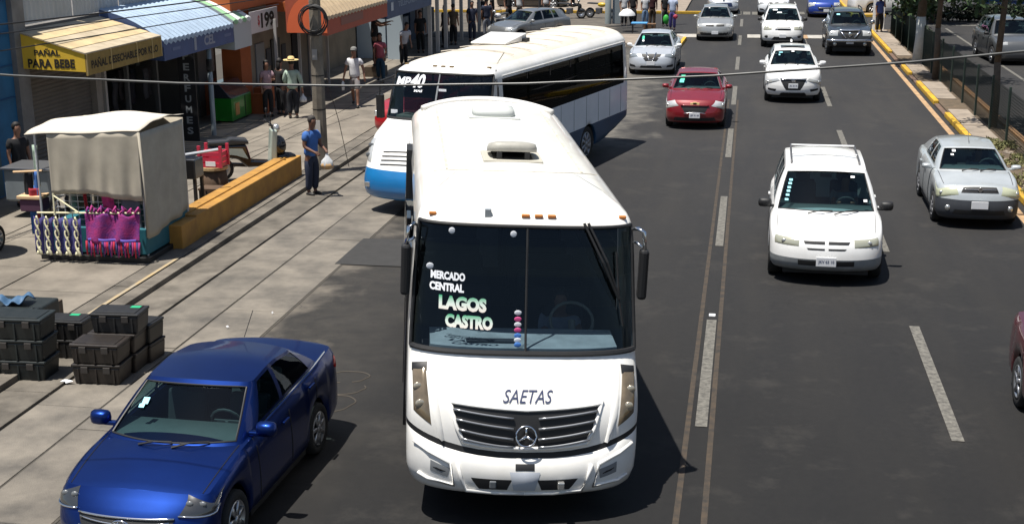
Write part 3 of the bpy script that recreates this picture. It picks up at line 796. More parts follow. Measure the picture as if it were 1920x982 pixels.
# --- silver saloon, right lane
P = sedan(4.1, 1.64, 1.42, zr=1.37, r=.30, n=2.5, bf=.42, bump_t=.66, bumper_mat=BUMPG, side=[(0, -.06), (.15, -.01), (.45, 0), (.75, -.012), (.92, -.03), (1, -.075)],
    belt=[(0, .72), (.12, .78), (.4, .82), (1.05, .93), (1.5, .95), (3.4, 1.0), (4.1, .96)], yb0=1.15, yt0=1.85, wt=.52, yt1=3.2, yb1=3.8, wins=[(1.6, 2.2, 1.98, 2.25), (2.28, 2.85, 2.33, 2.8)], doors=[1.38, 2.25, 3.0], rim=mat('hubcap', (.2, .2, .21), .5, .4))
c = Car('saloon_car', 'light silver saloon with a dark grey bumper beside the yellow kerb', 'car', (4.68, 26.7), R(-.3), P, SILVP, True)
c.headlight([('f', .40, .67), ('s', .5, .68), ('s', .62, .82), ('f', .46, .80)], lens=mat('headlight_yellowed', (.5, .52, .36), .2, .2, coat=1.), off=.016)
c.patch('grille', [('f', -.36, .70), ('f', .36, .70), ('f', .33, .78), ('f', -.33, .78)], BLK, .005, 8, 3); c.slats(.33, (.74,), CHR, .006)
cc = c.S(*c.ct(('f', 0, .735)), .02); MB().prism([(cc.x-.05, cc.y-.01, cc.z), (cc.x, cc.y-.01, cc.z-.06), (cc.x+.05, cc.y-.01, cc.z), (cc.x, cc.y-.01, cc.z+.06)], (0, .02, 0)).build('badge', CHR, c.root)
c.patch('lower_grille', [('f', -.5, .3), ('f', .5, .3), ('f', .46, .4), ('f', -.46, .4)], BLK, .004, 8, 2)
for sg in (-1, 1): MB().ball(c.S(*c.ct(('f', sg*.58, .42)), .0), (.06, .03, .06), 12, 6).build('fog_lamp', LAMP, c.root, True)
c.plate(.50, .32, .15); c.mirrors(SILVP, .2, .11, .1, .02); c.wipers(); c.seams()
sticker(c, -.6, .82, PLATE, .07, .07); sticker(c, -.64, .66, PLATE, .06, .05)
MB().tube([(0, 1.95, 1.42), (0, 2.15, 1.62)], .006, 5).build('antenna', BLK, c.root)

# --- red saloon, centre
P = sedan(4.2, 1.72, 1.5, zr=1.45, bf=.45, n=2.3, belt=[(0, .68), (.12, .74), (.4, .82), (1.0, .95), (1.5, .98), (3.6, 1.05), (4.2, .98)], wt=.56, yt0=1.9)
c = Car('red_car', 'dark red car with a gold badge and a green sheet inside its windshield', 'car', (-1.30, 37.85), R(0), P, REDP, True)
c.headlight([('f', .46, .66), ('s', .50, .68), ('s', .72, .86), ('f', .62, .78)], off=.014, lens=mat('headlight_bright', (.7, .7, .68), .12, .45, coat=1.))
c.patch('grille', [('f', -.28, .50), ('f', .28, .50), ('f', .38, .64), ('f', -.38, .64)], BLK, .004, 8, 3)
c.patch('lower_grille', [('f', -.6, .26), ('f', .6, .26), ('f', .55, .36), ('f', -.55, .36)], BLK, .004, 8, 2)
c.slats(.40, (.665,), REDP, .018); c.slats(.3, (.50,), CHR, .012, -.03)
cc = c.S(*c.ct(('f', 0, .69)), .03)
b = MB(); 
for (hw_, hh_) in ((.13, .03), (.055, .05)): b.box(cc.x-hw_, cc.x+hw_, cc.y-.015, cc.y+.02, cc.z-hh_, cc.z+hh_)
b.build('badge', mat('gold', (.85, .66, .28), .35, .1), c.root, bevel=.005)
c.plate(.42, .30, .15, 'JSP 91 44'); c.mirrors(REDP, .2, .13); c.wipers(); c.seams()
for k in range(3): sticker(c, -.66, .72-.13*k, STKG if k < 2 else mat('sticker_mint', (.1, .75, .6), .5), .12, .13)

# --- white crossover
P = suv(4.3, 1.79, 1.6, zr=1.55, bf=.5, n=2.2, roof_mat=WHITEP, crown=.10)
c = Car('white_crossover', 'white crossover with a sunroof and black honeycomb nose behind the minivan', 'car', (1.60, 43.3), R(0), P, WHITEP, True)
c.headlight([('f', .42, .70), ('s', .60, .76), ('s', .74, .88), ('f', .50, .77)], off=.014)
c.patch('grille', [('f', -.22, .44), ('f', .22, .44), ('f', .42, .76), ('f', -.42, .76)], BLK, .006, 8, 4); c.slats(.40, (.73,), CHR, .018)
c.patch('lower_grille', [('f', -.45, .26), ('f', .45, .26), ('f', .36, .36), ('f', -.36, .36)], BLK, .004, 8, 2)
for sg in (-1, 1):
    q = [('f', sg*.55, .38), ('f', sg*.78, .42), ('f', sg*.78, .48), ('f', sg*.52, .46)]
    c.patch('air_intake', q if sg > 0 else [q[1], q[0], q[3], q[2]], BLK, .006, 5, 2)
c.plate(.57, .30, .15, 'JRL 30 18'); c.mirrors(WHITEP, .22, .14, .12, .05); c.wipers(); c.seams()
b = MB(); b.obox((0, 2.25, 1.607), (.78, .30), .02); b.build('sunroof', BLKG, c.root, bevel=.01)
MB().prism([(-.03, 3.6, 1.60), (.03, 3.6, 1.60), (.03, 3.8, 1.60), (-.03, 3.8, 1.60)], (0, .05, .07)).build('roof_fin', WHITEP, c.root)
sticker(c, -.62, .8, STK, .12, .05); sticker(c, -.66, .66, STK, .05, .07); sticker(c, 0, .85, PLATE, .1, .05)
MB().obox((0, .035, .725), (.13, .03), .08).build('badge', CHR, c.root, bevel=.01)

# --- white SUV behind it
P = suv(4.5, 1.86, 1.7, zr=1.65, bf=.5, n=2.4, sill=.3, r=.36, wt=.62)
c = Car('white_suv', 'white rounded sport utility car with black mirrors stopping over the striped crossing', 'car', (1.66, 59.9), R(0), P, WHITEP, True)
c.headlight([('f', .48, .74), ('f', .83, .76), ('f', .84, .94), ('f', .52, .88)], off=.014, lens=mat('headlight_amber', (.42, .42, .33)))
c.patch('grille', [('f', -.2, .72), ('f', .30, .72), ('f', .34, .80), ('f', -.3, .80)], BLK, .004, 8, 2); c.slats(.34, (.76,), WHITEP, .03)
c.patch('lower_grille', [('f', -.5, .34), ('f', .5, .34), ('f', .36, .50), ('f', -.36, .50)], BLK, .004, 8, 3)
for sg in (-1, 1): MB().ball(c.S(*c.ct(('f', sg*.68, .5)), 0), (.1, .03, .06), 12, 6).build('fog_lamp', BLK, c.root, True)
c.plate(.53, .3, .15); c.mirrors(BLK, .2, .16, .12, .04); c.wipers(); c.seams(); sticker(c, -.5, .8, PLATE, .2, .1); sticker(c, -.2, .6, PLATE, .2, .08)
for sg in (-1, 1): MB().tube([(sg*.58, 2.2, 1.69), (sg*.58, 2.3, 1.73), (sg*.58, 3.8, 1.72), (sg*.58, 3.9, 1.66)], .018, 6).build('roof_rail', WHITEP, c.root)

# --- dark pickup-like SUV
P = suv(4.6, 1.86, 1.78, zr=1.72, bf=.22, n=4.5, sill=.38, r=.38, wt=.62, belt=[(0, .92), (.12, .98), (.35, 1.03), (1.05, 1.12), (1.6, 1.14), (4.2, 1.18), (4.6, 1.1)], bumper_mat=mat('bumper_black', (.02, .02, .022), .5), bump_t=.3)
c = Car('dark_suv', 'dark grey boxy four wheel drive with a wide chrome grille in the kerb lane', 'car', (4.32, 57.1), R(0), P, GREYP, True)
c.headlight([('f', .50, .82), ('f', .86, .82), ('f', .86, 1.0), ('f', .52, 1.0)], off=.014)
c.patch('grille', [('f', -.30, .72), ('f', .30, .72), ('f', .46, .98), ('f', -.46, .98)], BLK, .006, 8, 3); c.slats(.46, (.97,), CHR, .05, 0, .02)
for sg in (-1, 1): MB().tube([c.S(*c.ct(('f', sg*.40, .94)), .02), c.S(*c.ct(('f', sg*.16, .74)), .02)], .035, 6).build('grille_bar', CHR, c.root, True)
b = MB().tube([c.S(*c.ct(('f', x, .64)), .04) for x in np.linspace(-.86, .86, 15)], .055, 8).build('bumper_bar', CHR, c.root, True)
for sg in (-1, 1): MB().ball(c.S(*c.ct(('f', sg*.6, .5)), 0), (.08, .03, .08), 12, 6).build('fog_lamp', LAMP, c.root, True)
MB().ball(c.S(*c.ct(('f', 0, .86)), .03), (.09, .02, .09), 12, 6).build('badge', CHR, c.root, True)
c.plate(.58, .3, .15); c.mirrors(CHR, .2, .2, .12, .05); c.wipers(); c.seams(); sticker(c, -.62, .75, STK, .14, .1)
for sg in (-1, 1): MB().tube([(sg*.58, 2.2, 1.74), (sg*.58, 2.3, 1.80), (sg*.58, 3.9, 1.79), (sg*.58, 4.0, 1.72)], .025, 6).build('roof_rail', BLK, c.root)

# --- silver hatchback, upper middle
P = hatch(4.0, 1.72, 1.52, zr=1.47, bf=.45, n=2.3)
c = Car('silver_hatchback', 'silver grey hatchback with its twin slot grille just past the crossing', 'car', (-1.33, 62.5), R(1), P, SILVD, True)
c.headlight([('f', .46, .62), ('s', .5, .66), ('s', .66, .84), ('f', .56, .76)], off=.014)
for sg in (-1, 1):
    q = [('f', sg*.06, .62), ('f', sg*.42, .64), ('f', sg*.44, .70), ('f', sg*.06, .67)]
    c.patch('grille', q if sg > 0 else [q[1], q[0], q[3], q[2]], BLK, .004, 6, 2)
c.patch('lower_grille', [('f', -.62, .28), ('f', .62, .28), ('f', .7, .42), ('f', -.7, .42)], BLK, .004, 8, 3)
c.plate(.40, .3, .14); c.mirrors(SILVD, .2, .13); c.wipers(); c.seams(); sticker(c, -.5, .85, PLATE, .06, .06)

# --- silver saloon by the bus stop
P = sedan(4.5, 1.76, 1.5, zr=1.45, bf=.45, n=2.3, bump_t=.1)
c = Car('silver_saloon', 'pale silver saloon with a vee grille stopped behind the turning bus', 'car', (-3.38, 49.85), R(-1), P, paint('pale_silver', (.55, .58, .62), .35), True)
c.headlight([('f', .50, .66), ('s', .5, .70), ('s', .72, .86), ('f', .62, .80)], off=.014, lens=mat('headlight_grey', (.3, .33, .35), .12, .4, coat=1.))
c.patch('grille', [('f', -.2, .52), ('f', .2, .52), ('f', .42, .74), ('f', -.42, .74)], BLK, .005, 8, 3)
MB().tube([c.S(*c.ct(('f', a, b_)), .015) for a, b_ in ((-.2, .74), (-.07, .55), (.07, .55), (.2, .74))], .02, 6).build('grille_frame', CHR, c.root, True)
c.patch('lower_grille', [('f', -.42, .28), ('f', .42, .28), ('f', .36, .37), ('f', -.36, .37)], BLK, .004, 8, 2)
for sg in (-1, 1):
    q = [('f', sg*.56, .3), ('f', sg*.80, .32), ('f', sg*.8, .42), ('f', sg*.6, .38)]
    c.patch('air_intake', q if sg > 0 else [q[1], q[0], q[3], q[2]], BLK, .006, 5, 2)
c.plate(.46, .3, .14); c.mirrors(WHITEP, .2, .13); c.wipers(); c.seams(); sticker(c, -.66, .6, STKG, .08, .22); sticker(c, -.6, .4, PLATE, .07, .1)

# --- far cars, cut off by the upper edge
P = hatch(4.0, 1.74, 1.52, zr=1.47, bf=.5, n=2.2, bump_t=.1)
c = Car('blue_hatchback', 'bright blue hatchback beyond the crossing, its roof above the photo', 'car', (4.25, 75.6), R(-1), P, BLUE2)
c.headlight([('f', .5, .64), ('s', .5, .66), ('s', .62, .84), ('f', .56, .8)], off=.014, lens=mat('headlight_bright', (.7, .7, .68)))
c.patch('grille', [('f', -.3, .44), ('f', .3, .44), ('f', .36, .58), ('f', -.36, .58)], BLK, .004, 8, 3); c.slats(.3, (.52,), CHR, .03)
c.patch('lower_grille', [('f', -.66, .28), ('f', .66, .28), ('f', .5, .36), ('f', -.5, .36)], CHR, .004, 8, 2); c.plate(.4, .3, .14, x=.12)
P = hatch(4.1, 1.76, 1.52, zr=1.47, bf=.45, n=2.3, bump_t=.1)
c = Car('white_hatchback', 'white car beyond the crossing with only its nose inside the photo', 'car', (1.56, 76.6), R(0), P, WHITE2)
c.headlight([('f', .5, .66), ('s', .5, .7), ('s', .66, .82), ('f', .6, .78)], off=.014)
for sg in (-1, 1):
    q = [('f', sg*.06, .56), ('f', sg*.3, .56), ('f', sg*.3, .68), ('f', sg*.06, .66)]
    c.patch('grille', q if sg > 0 else [q[1], q[0], q[3], q[2]], BLK, .004, 6, 2)
    q = [('f', sg*.46, .3), ('f', sg*.76, .34), ('f', sg*.76, .42), ('f', sg*.56, .4)]
    c.patch('air_intake', q if sg > 0 else [q[1], q[0], q[3], q[2]], BLK, .006, 5, 2)
c.plate(.42, .3, .14)
P = sedan(4.4, 1.74, 1.5, bf=.45, n=2.3)
c = Car('pale_saloon', 'pale silver car half hidden behind the silver hatchback at the upper edge', 'car', (-1.20, 77.4), R(3), P, paint('pale_silver', (.55, .58, .62)))
c.headlight([('f', .5, .66), ('s', .5, .7), ('s', .66, .82), ('f', .6, .78)], off=.014)
c.patch('grille', [('f', -.5, .44), ('f', .5, .44), ('f', .42, .70), ('f', -.42, .70)], mat('grille_navy', (.01, .02, .06), .4), .004, 8, 3); MB().ball(c.S(*c.ct(('f', 0, .68)), .02), (.07, .03, .07), 10, 6).build('badge', CHR, c.root)
c.mirrors(WHITEP); c.plate(.4, .3, .14)

# --- grey car behind the turning bus (seen side-on over the roof)
P = hatch(4.3, 1.76, 1.5, zr=1.45, bf=.5)
c = Car('grey_car', 'grey car pointing left behind the long bus, seen over its roof', 'car', (-11.15, 60.2), R(-36), P, paint('mid_grey_paint', (.17, .18, .19), .4), True, None)
c.mirrors(SILVD); c.seams(); c.headlight([('f', .5, .62), ('s', .5, .66), ('s', .66, .84), ('f', .56, .76)], off=.014)

# --- dark red car entering right edge
P = sedan(4.5, 1.8, 1.5, zr=1.45, rim=ALU, spokes=5, r=.33, yw=(.85, 3.5))
c = Car('maroon_car', 'maroon car cut off by the right edge, only its near flank and wheel in view', 'car', (4.50, 13.5), R(0), P, DARKRED, True)
c.mirrors(DARKRED); c.seams(); c.wipers()
for sg in (-1, 1): MB().tube([(sg*(c.gbx(y)+.025), y, c.belt(y)+.05) for y in np.linspace(1.45, 3.6, 10)], .012, 5).build('window_trim', CHR, c.root)
c.headlight([('f', .50, .66), ('s', .5, .70), ('s', .72, .86), ('f', .62, .80)], off=.014)

# --- red car whose nose shows beside the turning bus
P = sedan(4.3, 1.74, 1.48)
c = Car('hidden_red_car', 'red car mostly hidden behind the turning bus, a sliver of its nose showing', 'car', (-9.3, 35.4), R(-8), P, paint('bright_red_paint', (.38, .01, .015), .1))
c.headlight([('f', .46, .62), ('s', .5, .66), ('s', .66, .84), ('f', .56, .76)], off=.014, lens=mat('headlight_bright', (.7, .7, .68)))

# --- dark car on the opposite carriageway
P = suv(4.5, 1.85, 1.72, zr=1.66)
c = Car('oncoming_suv', 'dark grey car beyond the mesh fence at the right edge, on the opposite carriageway', 'car', (10.55, 54.4), R(4), P, paint('mid_grey2', (.10, .105, .11), .3), True)
c.mirrors(BLK); c.headlight([('f', .48, .74), ('f', .83, .76), ('f', .84, .90), ('f', .52, .88)], off=.014); c.seams()
P = hatch(4.2, 1.78, 1.5)
c = Car('red_hatchback', 'dark red car seen through the green fence at the right edge', 'car', (10.3, 40.5), R(184), P, DARKRED)

# ------------------------------------------------------------------ buses
BUSW = mat('bus_white', (.80, .79, .77), .42, 0, col2=(.70, .68, .63), scale=1.6, coat=.8)
class Bus:
    def __init__(s, label, pos, rz, P, tilt=0):
        s.P = P; s.root = thing('city_bus', label, 'bus', (pos[0], pos[1], 0), rz); s.root.rotation_euler = (0, R(tilt), rz)
        s.L = P['L']; s.W = P['W']/2
    def yf(s, z): return smooth_interp(z, s.P['yf'])
    def bf(s, z): return smooth_interp(z, s.P['bf'])
    def hw(s, z): return smooth_interp(z, s.P['hw'])
    def n(s, z): return smooth_interp(z, s.P['n'])
    def zb(s, y):
        z = s.P['sill']
        for yw in s.P['yw']:
            Ra = s.P['r']+.09
            if abs(y-yw) < Ra: z = max(z, s.P['r']*.9+math.sqrt(Ra*Ra-(y-yw)**2))
        if 'tail' in s.P and y > s.P['tail'][0]: z += (y-s.P['tail'][0])*s.P['tail'][1]
        return z
    def S(s, c, z, off=0.):
        sg = -1 if c < 0 else 1; a = min(abs(c), 1); w = s.hw(z); bf = s.bf(z); y0 = s.yf(z); n = s.n(z)
        if a <= .25:
            th = a/.25*math.pi/2; x = w*math.sin(th)**(2/n); y = y0+bf-bf*math.cos(th)**(2/n)
        elif a < .8:
            u = (a-.25)/.55; y = y0+bf+(s.L-.25-y0-bf)*u; x = w
        else:
            th = (1-a)/.2*math.pi/2; x = w*math.sin(th)**(2/4.); y = s.L-.25-s.P.get('rearin', 0)*max(0, z-1.5)+.25*math.cos(th)**(2/4.)
        if a >= .3: z = max(z, s.zb(y))
        if 'warp' in s.P:
            fade = 1 if a <= .25 else max(0., 1-(y-y0-bf)/.7)
            z = z+(-.10+.23*min(1, x/w)**2.4)*smooth_interp(z, [(.36, 0), (.6, .45), (.86, 1), (1.1, .55), (1.5, 0)])*fade
        p = Vector((sg*x, y, z))
        if off:
            e = 1e-3; p1, p2 = s.S(c-e, z), s.S(c+e, z); q1, q2 = s.S(c, z-.01), s.S(c, z+.01)
            nn = (p2-p1).cross(q2-q1)
            if nn.length > 1e-12: p = p+nn.normalized()*off
        return p
    def cx(s, x, z):
        w = s.hw(z); th = math.asin(min(1, abs(x)/w)**(s.n(z)/2)); return math.copysign(th/(math.pi/2)*.25, x)
    def cy(s, y, z, sg):
        y0 = s.yf(z)+s.bf(z); return sg*(.25+.55*(y-y0)/(s.L-.25-y0))
    def F(s, x, z, off=0.): return s.S(s.cx(x, z), z, off)
    def build(s, zs, cfr, ysd, region, mats):
        groups = {}
        for sg in (-1, 1):
            T = []
            for z in zs:
                row = [s.S(sg*c, z) for c in cfr]+[s.S(s.cy(y, z, sg), z) for y in ysd]+[s.S(sg*(.8+.2*k/6), z) for k in range(7)]
                T.append(row)
            nF = len(cfr)
            for j in range(len(zs)-1):
                for i in range(len(T[0])-1):
                    if i < nF-1: kind, v = 'f', (cfr[i]+cfr[i+1])/2
                    elif i < nF+len(ysd)-1 and i >= nF: kind, v = 's', (ysd[i-nF]+ysd[i-nF+1])/2
                    elif i == nF-1: kind, v = 'k', 0
                    else: kind, v = 'r', (i-nF-len(ysd))/6
                    nm = region(kind, v, (zs[j]+zs[j+1])/2, sg)
                    if nm is None: continue
                    f = [T[j][i], T[j][i+1], T[j+1][i+1], T[j+1][i]]
                    if nm.endswith('!'):
                        cen = Vector((0, s.L/2, f[0].z)); f = [v_+(cen-v_).normalized()*.012 for v_ in f]
                    groups.setdefault(nm, []).append(f if sg > 0 else f[::-1])
        # roof cap strips
        z = zs[-1]; row = [s.S(c, z) for c in cfr]+[s.S(s.cy(y, z, 1), z) for y in ysd]+[s.S(.8+.2*k/6, z) for k in range(7)]
        cap = groups.setdefault('roof', [])
        for i in range(len(row)-1):
            a, b = row[i], row[i+1]
            for k in range(6):
                q = []
                for (p, kk) in ((a, k), (a, k+1), (b, k+1), (b, k)):
                    x = p.x*(2*kk/6-1); q.append(Vector((x, p.y, z+.03*((p.x/s.hw(z))**2-(x/s.hw(z))**2))))
                cap.append(q)
        for nm, Fs in groups.items():
            idx = {}; V = []; F = []
            for f in Fs:
                ff = []
                for v in f:
                    k = (round(v.x, 4), round(v.y, 4), round(v.z, 4))
                    if k not in idx: idx[k] = len(V); V.append(k)
                    ff.append(idx[k])
                ff = tuple(dict.fromkeys(ff))
                if len(ff) > 2: F.append(ff)
            base = nm.rstrip('!LR0123456789').rstrip('_')
            mesh(base, V, F, mats.get(nm.rstrip('!LR0123456789').rstrip('_'), mats['body']), s.root, True)
    def patch(s, name, q4, m, off=.008, nu=8, nv=4, parent=None):
        def cc(q):
            return (s.cx(q[1], q[2]), q[2]) if q[0] == 'f' else (s.cy(abs(q[1]), q[2], 1 if q[1] > 0 else -1), q[2])
        A = [cc(q) for q in q4]
        def fn(u, v):
            c = (A[0][0]*(1-u)+A[1][0]*u)*(1-v)+(A[3][0]*(1-u)+A[2][0]*u)*v
            t = (A[0][1]*(1-u)+A[1][1]*u)*(1-v)+(A[3][1]*(1-u)+A[2][1]*u)*v
            return s.S(c, t, off if 0 < u < 1 and 0 < v < 1 else .002)
        return grid(name, fn, nu, nv, m, parent or s.root)
    def hatch(s, y, w, l, z, m, open_=.0, base=None):
        b = MB(); b.box(-w/2-.06, w/2+.06, y-.05, y+l+.05, z-.06, z+.02); o = b.build('roof_hatch', base or m, s.root, bevel=.01)
        b = MB()
        V = []; n = 20
        for (k, zz) in ((1.0, .02), (1.0, .07), (.93, .12), (.6, .145), (0.01, .15)):
            for i in range(n):
                t = 2*math.pi*i/n; cx = math.copysign(abs(math.cos(t))**.5, math.cos(t)); sy = math.copysign(abs(math.sin(t))**.5, math.sin(t))
                yy = y+l/2+sy*l/2*k
                V.append((cx*w/2*k, yy, z+zz+open_*(1-(yy-y)/l)))
        F = [(a*n+i, a*n+(i+1) % n, (a+1)*n+(i+1) % n, (a+1)*n+i) for a in range(4) for i in range(n)]+[tuple(range(n))[::-1]]
        b.add(V, F); b.build('hatch_lid', m, o, True)
        if open_:
            g = MB(); g.box(-w/2+.06, w/2-.06, y+.04, y+l-.06, z+.021, z+.03); g.build('hatch_opening', BLK, o)
            for sx in (-1, 1): MB().box(sx*w*.28-.03, sx*w*.28+.03, y+.02, y+.05, z+.02, z+.06+open_).build('hatch_hinge', BLK, o)
        return o

# --- the front bus
BX = (-2.10, 12.60)
P = dict(warp=1, L=8.4, W=2.4, sill=.42, yw=(1.9, 5.9), r=.42,
    yf=[(.33, .10), (.42, .01), (.62, 0), (.80, .05), (.86, .10), (1.0, .11), (1.25, .19), (1.45, .33), (1.72, .55), (2.4, .78), (3.03, .96), (3.12, 1.06), (3.2, 1.30), (3.26, 1.75), (3.29, 2.4)],
    bf=[(.33, .50), (.80, .50), (.9, .46), (1.7, .42), (3.0, .38), (3.2, .5), (3.29, .7)],
    n=[(.33, 2.4), (.8, 2.5), (1.2, 2.6), (1.7, 2.7), (3.0, 2.9), (3.2, 3.0), (3.29, 3)],
    hw=[(.33, 1.15), (.5, 1.225), (.85, 1.235), (1.7, 1.235), (2.2, 1.215), (3.0, 1.165), (3.10, 1.12), (3.18, 1.0), (3.24, .86), (3.29, .55)], rearin=.12)
b1 = Bus('white city bus filling the centre foreground with LAGOS CASTRO lettered on its windshield', BX, R(14.4), P, 3.0)
zs1 = [.33, .40, .50, .60, .70, .78, .83, .835, .89, .895, .95, 1.05, 1.15, 1.25, 1.35, 1.45, 1.58, 1.66, 1.72, 1.95, 2.2, 2.5, 2.8, 2.95, 3.005, 3.05, 3.10, 3.14, 3.18, 3.22, 3.26, 3.29]
cf1 = [0, .025, .05, .075, .10, .12, .14, .155, .17, .185, .20, .21, .22, .228, .235, .2405, .245, .25]
ys1 = sorted([1.5, 1.7]+[round(y, 3) for y in np.arange(2.2, 8.1, .3)]+[5.9+.5*math.cos(a) for a in np.linspace(0, math.pi, 13)]+[1.9+.5*math.cos(a) for a in np.linspace(0, math.pi*.7, 8)])
ys1 = [y for y in ys1 if y > 1.66]
def reg1(k, v, z, sg):
    if z < .834 and (k in 'fk'): return 'front_bumper'
    if .836 < z < .894 and k in 'f': return 'bumper_gap'
    if k == 'f' and 1.72 < z < 3.005 and v < .2105: return 'windshield!'
    if k == 's' and sg < 0 and .45 < z < 2.75 and 1.9 < v < 2.9: return 'front_door!'
    if k == 's' and 1.72 < z < 2.8 and 2.2 < v < 7.9: return 'side_window%s!' % ('L' if sg < 0 else 'R')
    if k == 'f' and .895 < z < 1.66 and v < .205: return 'bonnet'
    if z > 3.14: return 'roof'
    return 'body'
b1.build(zs1, cf1, ys1, reg1, dict(body=BUSW, bumper_gap=BLK, windshield=glass('bus_glass', (.40, .48, .54)), front_door=GLD, side_window=GLD))
rt = b1.root
# bonnet ridges, grille, badge
GR = [(-.78, 1.27), (.78, 1.27), (.69, .94), (0, .885), (-.69, .94)]
def strip_poly(name, lo, hi, x0, x1, m, off, n=22):
    return grid(name, lambda u, v: b1.F(x0+(x1-x0)*u, lo(x0+(x1-x0)*u)*(1-v)+hi(x0+(x1-x0)*u)*v, off), n, 4, m, rt)
lo = lambda x: .945+.02*abs(x)/.7+max(0, (abs(x)-.68))*3.1
hi = lambda x: 1.245+.03*abs(x)/.78
strip_poly('grille', lo, hi, -.775, .775, BLK, .006)
for k, z in enumerate((1.20, 1.115, 1.03, .955)):
    for sg in (-1, 1):
        xe = .755-.03*k
        a = [b1.F(sg*x, z-.02+.05*x/.75, .028) for x in np.linspace(.13, xe, 9)]
        MB().tube(a, .013, 6).build('grille_bar', mat('grille_grey', (.30, .31, .33), .3, .7), rt, True)
fr = [b1.F(x, hi(x)+.012, .012) for x in np.linspace(-.79, .79, 17)]
MB().tube(fr, .016, 6).build('grille_frame', BUSW, rt, True)
fr = [b1.F(x, lo(x)-.02, .012) for x in np.linspace(-.80, .80, 21)]
MB().tube(fr, .022, 6).build('grille_frame', BUSW, rt, True)
for sg in (-1, 1):
    V = []; Fc = []
    for k, z in enumerate(np.linspace(.90, 1.56, 9)):
        x0 = sg*(.84+.13*(z-.9)/.66); wv = .085*(1-abs(z-1.15)/.9)
        V += [b1.F(x0, z, .0), b1.F(x0+sg*wv*.25, z, .045*(1-(z-.9)/.75)), b1.F(x0+sg*wv, z, .003)]
    for k in range(8):
        for j in range(2): Fc.append((3*k+j, 3*k+j+1, 3*k+4+j, 3*k+3+j))
    mesh('bonnet_ridge', V, Fc, BUSW, rt, True)
bd = MB(); cc = b1.F(0, 1.05, .05); rr = .105
fn = lambda a, b: Vector((cc.x+a, cc.y+b*.35, cc.z+b*.94))
bd.tube([fn(rr*math.cos(t), rr*math.sin(t)) for t in np.linspace(0, 2*math.pi, 25)], .011, 6, False)
for k in range(3):
    t = math.pi/2+k*2*math.pi/3; bd.tube([fn(0, 0), fn(rr*math.cos(t), rr*math.sin(t))], [.02, .006], 5)
bd.build('star_badge', CHR, rt, True)
text('bonnet_lettering', 'SAETAS', .50, .105, lambda a, b: b1.F(a+.02, 1.37+b, .006), mat('navy_ink', (.03, .04, .10), .5), rt, .0, .35)
# headlights
HL = mat('headlight_brown', (.20, .155, .10), .15, .25, var=.4, scale=7, coat=1.)
for sg in (-1, 1):
    q = [('f', sg*.98, 1.02), ('f', sg*1.165, 1.10), ('f', sg*1.185, 1.53), ('f', sg*1.045, 1.56)]
    h = b1.patch('headlight', q if sg > 0 else [q[1], q[0], q[3], q[2]], HL, .02, 8, 8)
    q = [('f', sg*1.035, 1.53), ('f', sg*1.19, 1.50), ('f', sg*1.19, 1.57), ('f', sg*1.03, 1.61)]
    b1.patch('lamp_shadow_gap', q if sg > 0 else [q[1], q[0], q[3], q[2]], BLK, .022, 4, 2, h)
    for z, x, r_ in ((1.2, 1.09, .055), (1.36, 1.12, .05)): MB().ball(b1.F(sg*x, z, .018), (r_, .02, r_), 12, 6).build('bulb', mat('lamp_warm', (.5, .45, .36), .15, .6), h, True)
    # bumper openings
    q = [('f', sg*.17, .44), ('f', sg*.50, .44), ('f', sg*.47, .56), ('f', sg*.24, .56)]
    q = [('f', sg*.18, .43), ('f', sg*.47, .43), ('f', sg*.56, .57), ('f', sg*.13, .57)]
    o = b1.patch('bumper_opening', q if sg > 0 else [q[1], q[0], q[3], q[2]], BLK, .003, 6, 3)
    V = [b1.F(sg*x, z, .03) for x, z in ((.62, .60), (.58, .40), (.66, .40), (.70, .60))]
    q = [('f', sg*.80, .53), ('f', sg*.98, .56), ('f', sg*.98, .67), ('f', sg*.78, .64)]
    b1.patch('bumper_slot', q if sg > 0 else [q[1], q[0], q[3], q[2]], mat('slot_grey', (.2, .21, .22), .6), .004, 4, 3)
    q = [('f', sg*.82, .57), ('f', sg*.96, .595), ('f', sg*.96, .625), ('f', sg*.81, .60)]
    b1.patch('slot_mouth', q if sg > 0 else [q[1], q[0], q[3], q[2]], BLK, .008, 3, 2)
    MB().tube([b1.F(sg*x, z, .012) for x, z in ((.70, .72), (.66, .55), (.60, .405), (.3, .385), (.0, .38))], .02, 6).build('bumper_rib', BUSW, rt, True)
    MB().tube([b1.F(sg*x, z, .012) for x, z in ((1.15, .76), (1.0, .74), (.78, .70), (.73, .45), (1.0, .47), (1.10, .50))], .018, 6).build('bumper_rib', BUSW, rt, True)
q = b1.F(.38, .50, .02); MB().obox(q, (.07, .06), .08).build('fog_lamp', LAMP, rt, bevel=.01)
q = b1.F(-.33, .50, .0); MB().obox(q, (.07, .05), .08).build('fog_lamp', mat('lamp_dim', (.12, .13, .14), .3), rt, bevel=.01)
b1.patch('plate_recess', [('f', -.10, .70), ('f', .10, .70), ('f', .10, .785), ('f', -.10, .785)], BLK, .012, 3, 2)
b1.patch('bumper_centre', [('f', -.11, .42), ('f', .11, .42), ('f', .16, .68), ('f', -.16, .68)], mat('bumper_bluegrey', (.42, .45, .50), .5), .02, 4, 4)
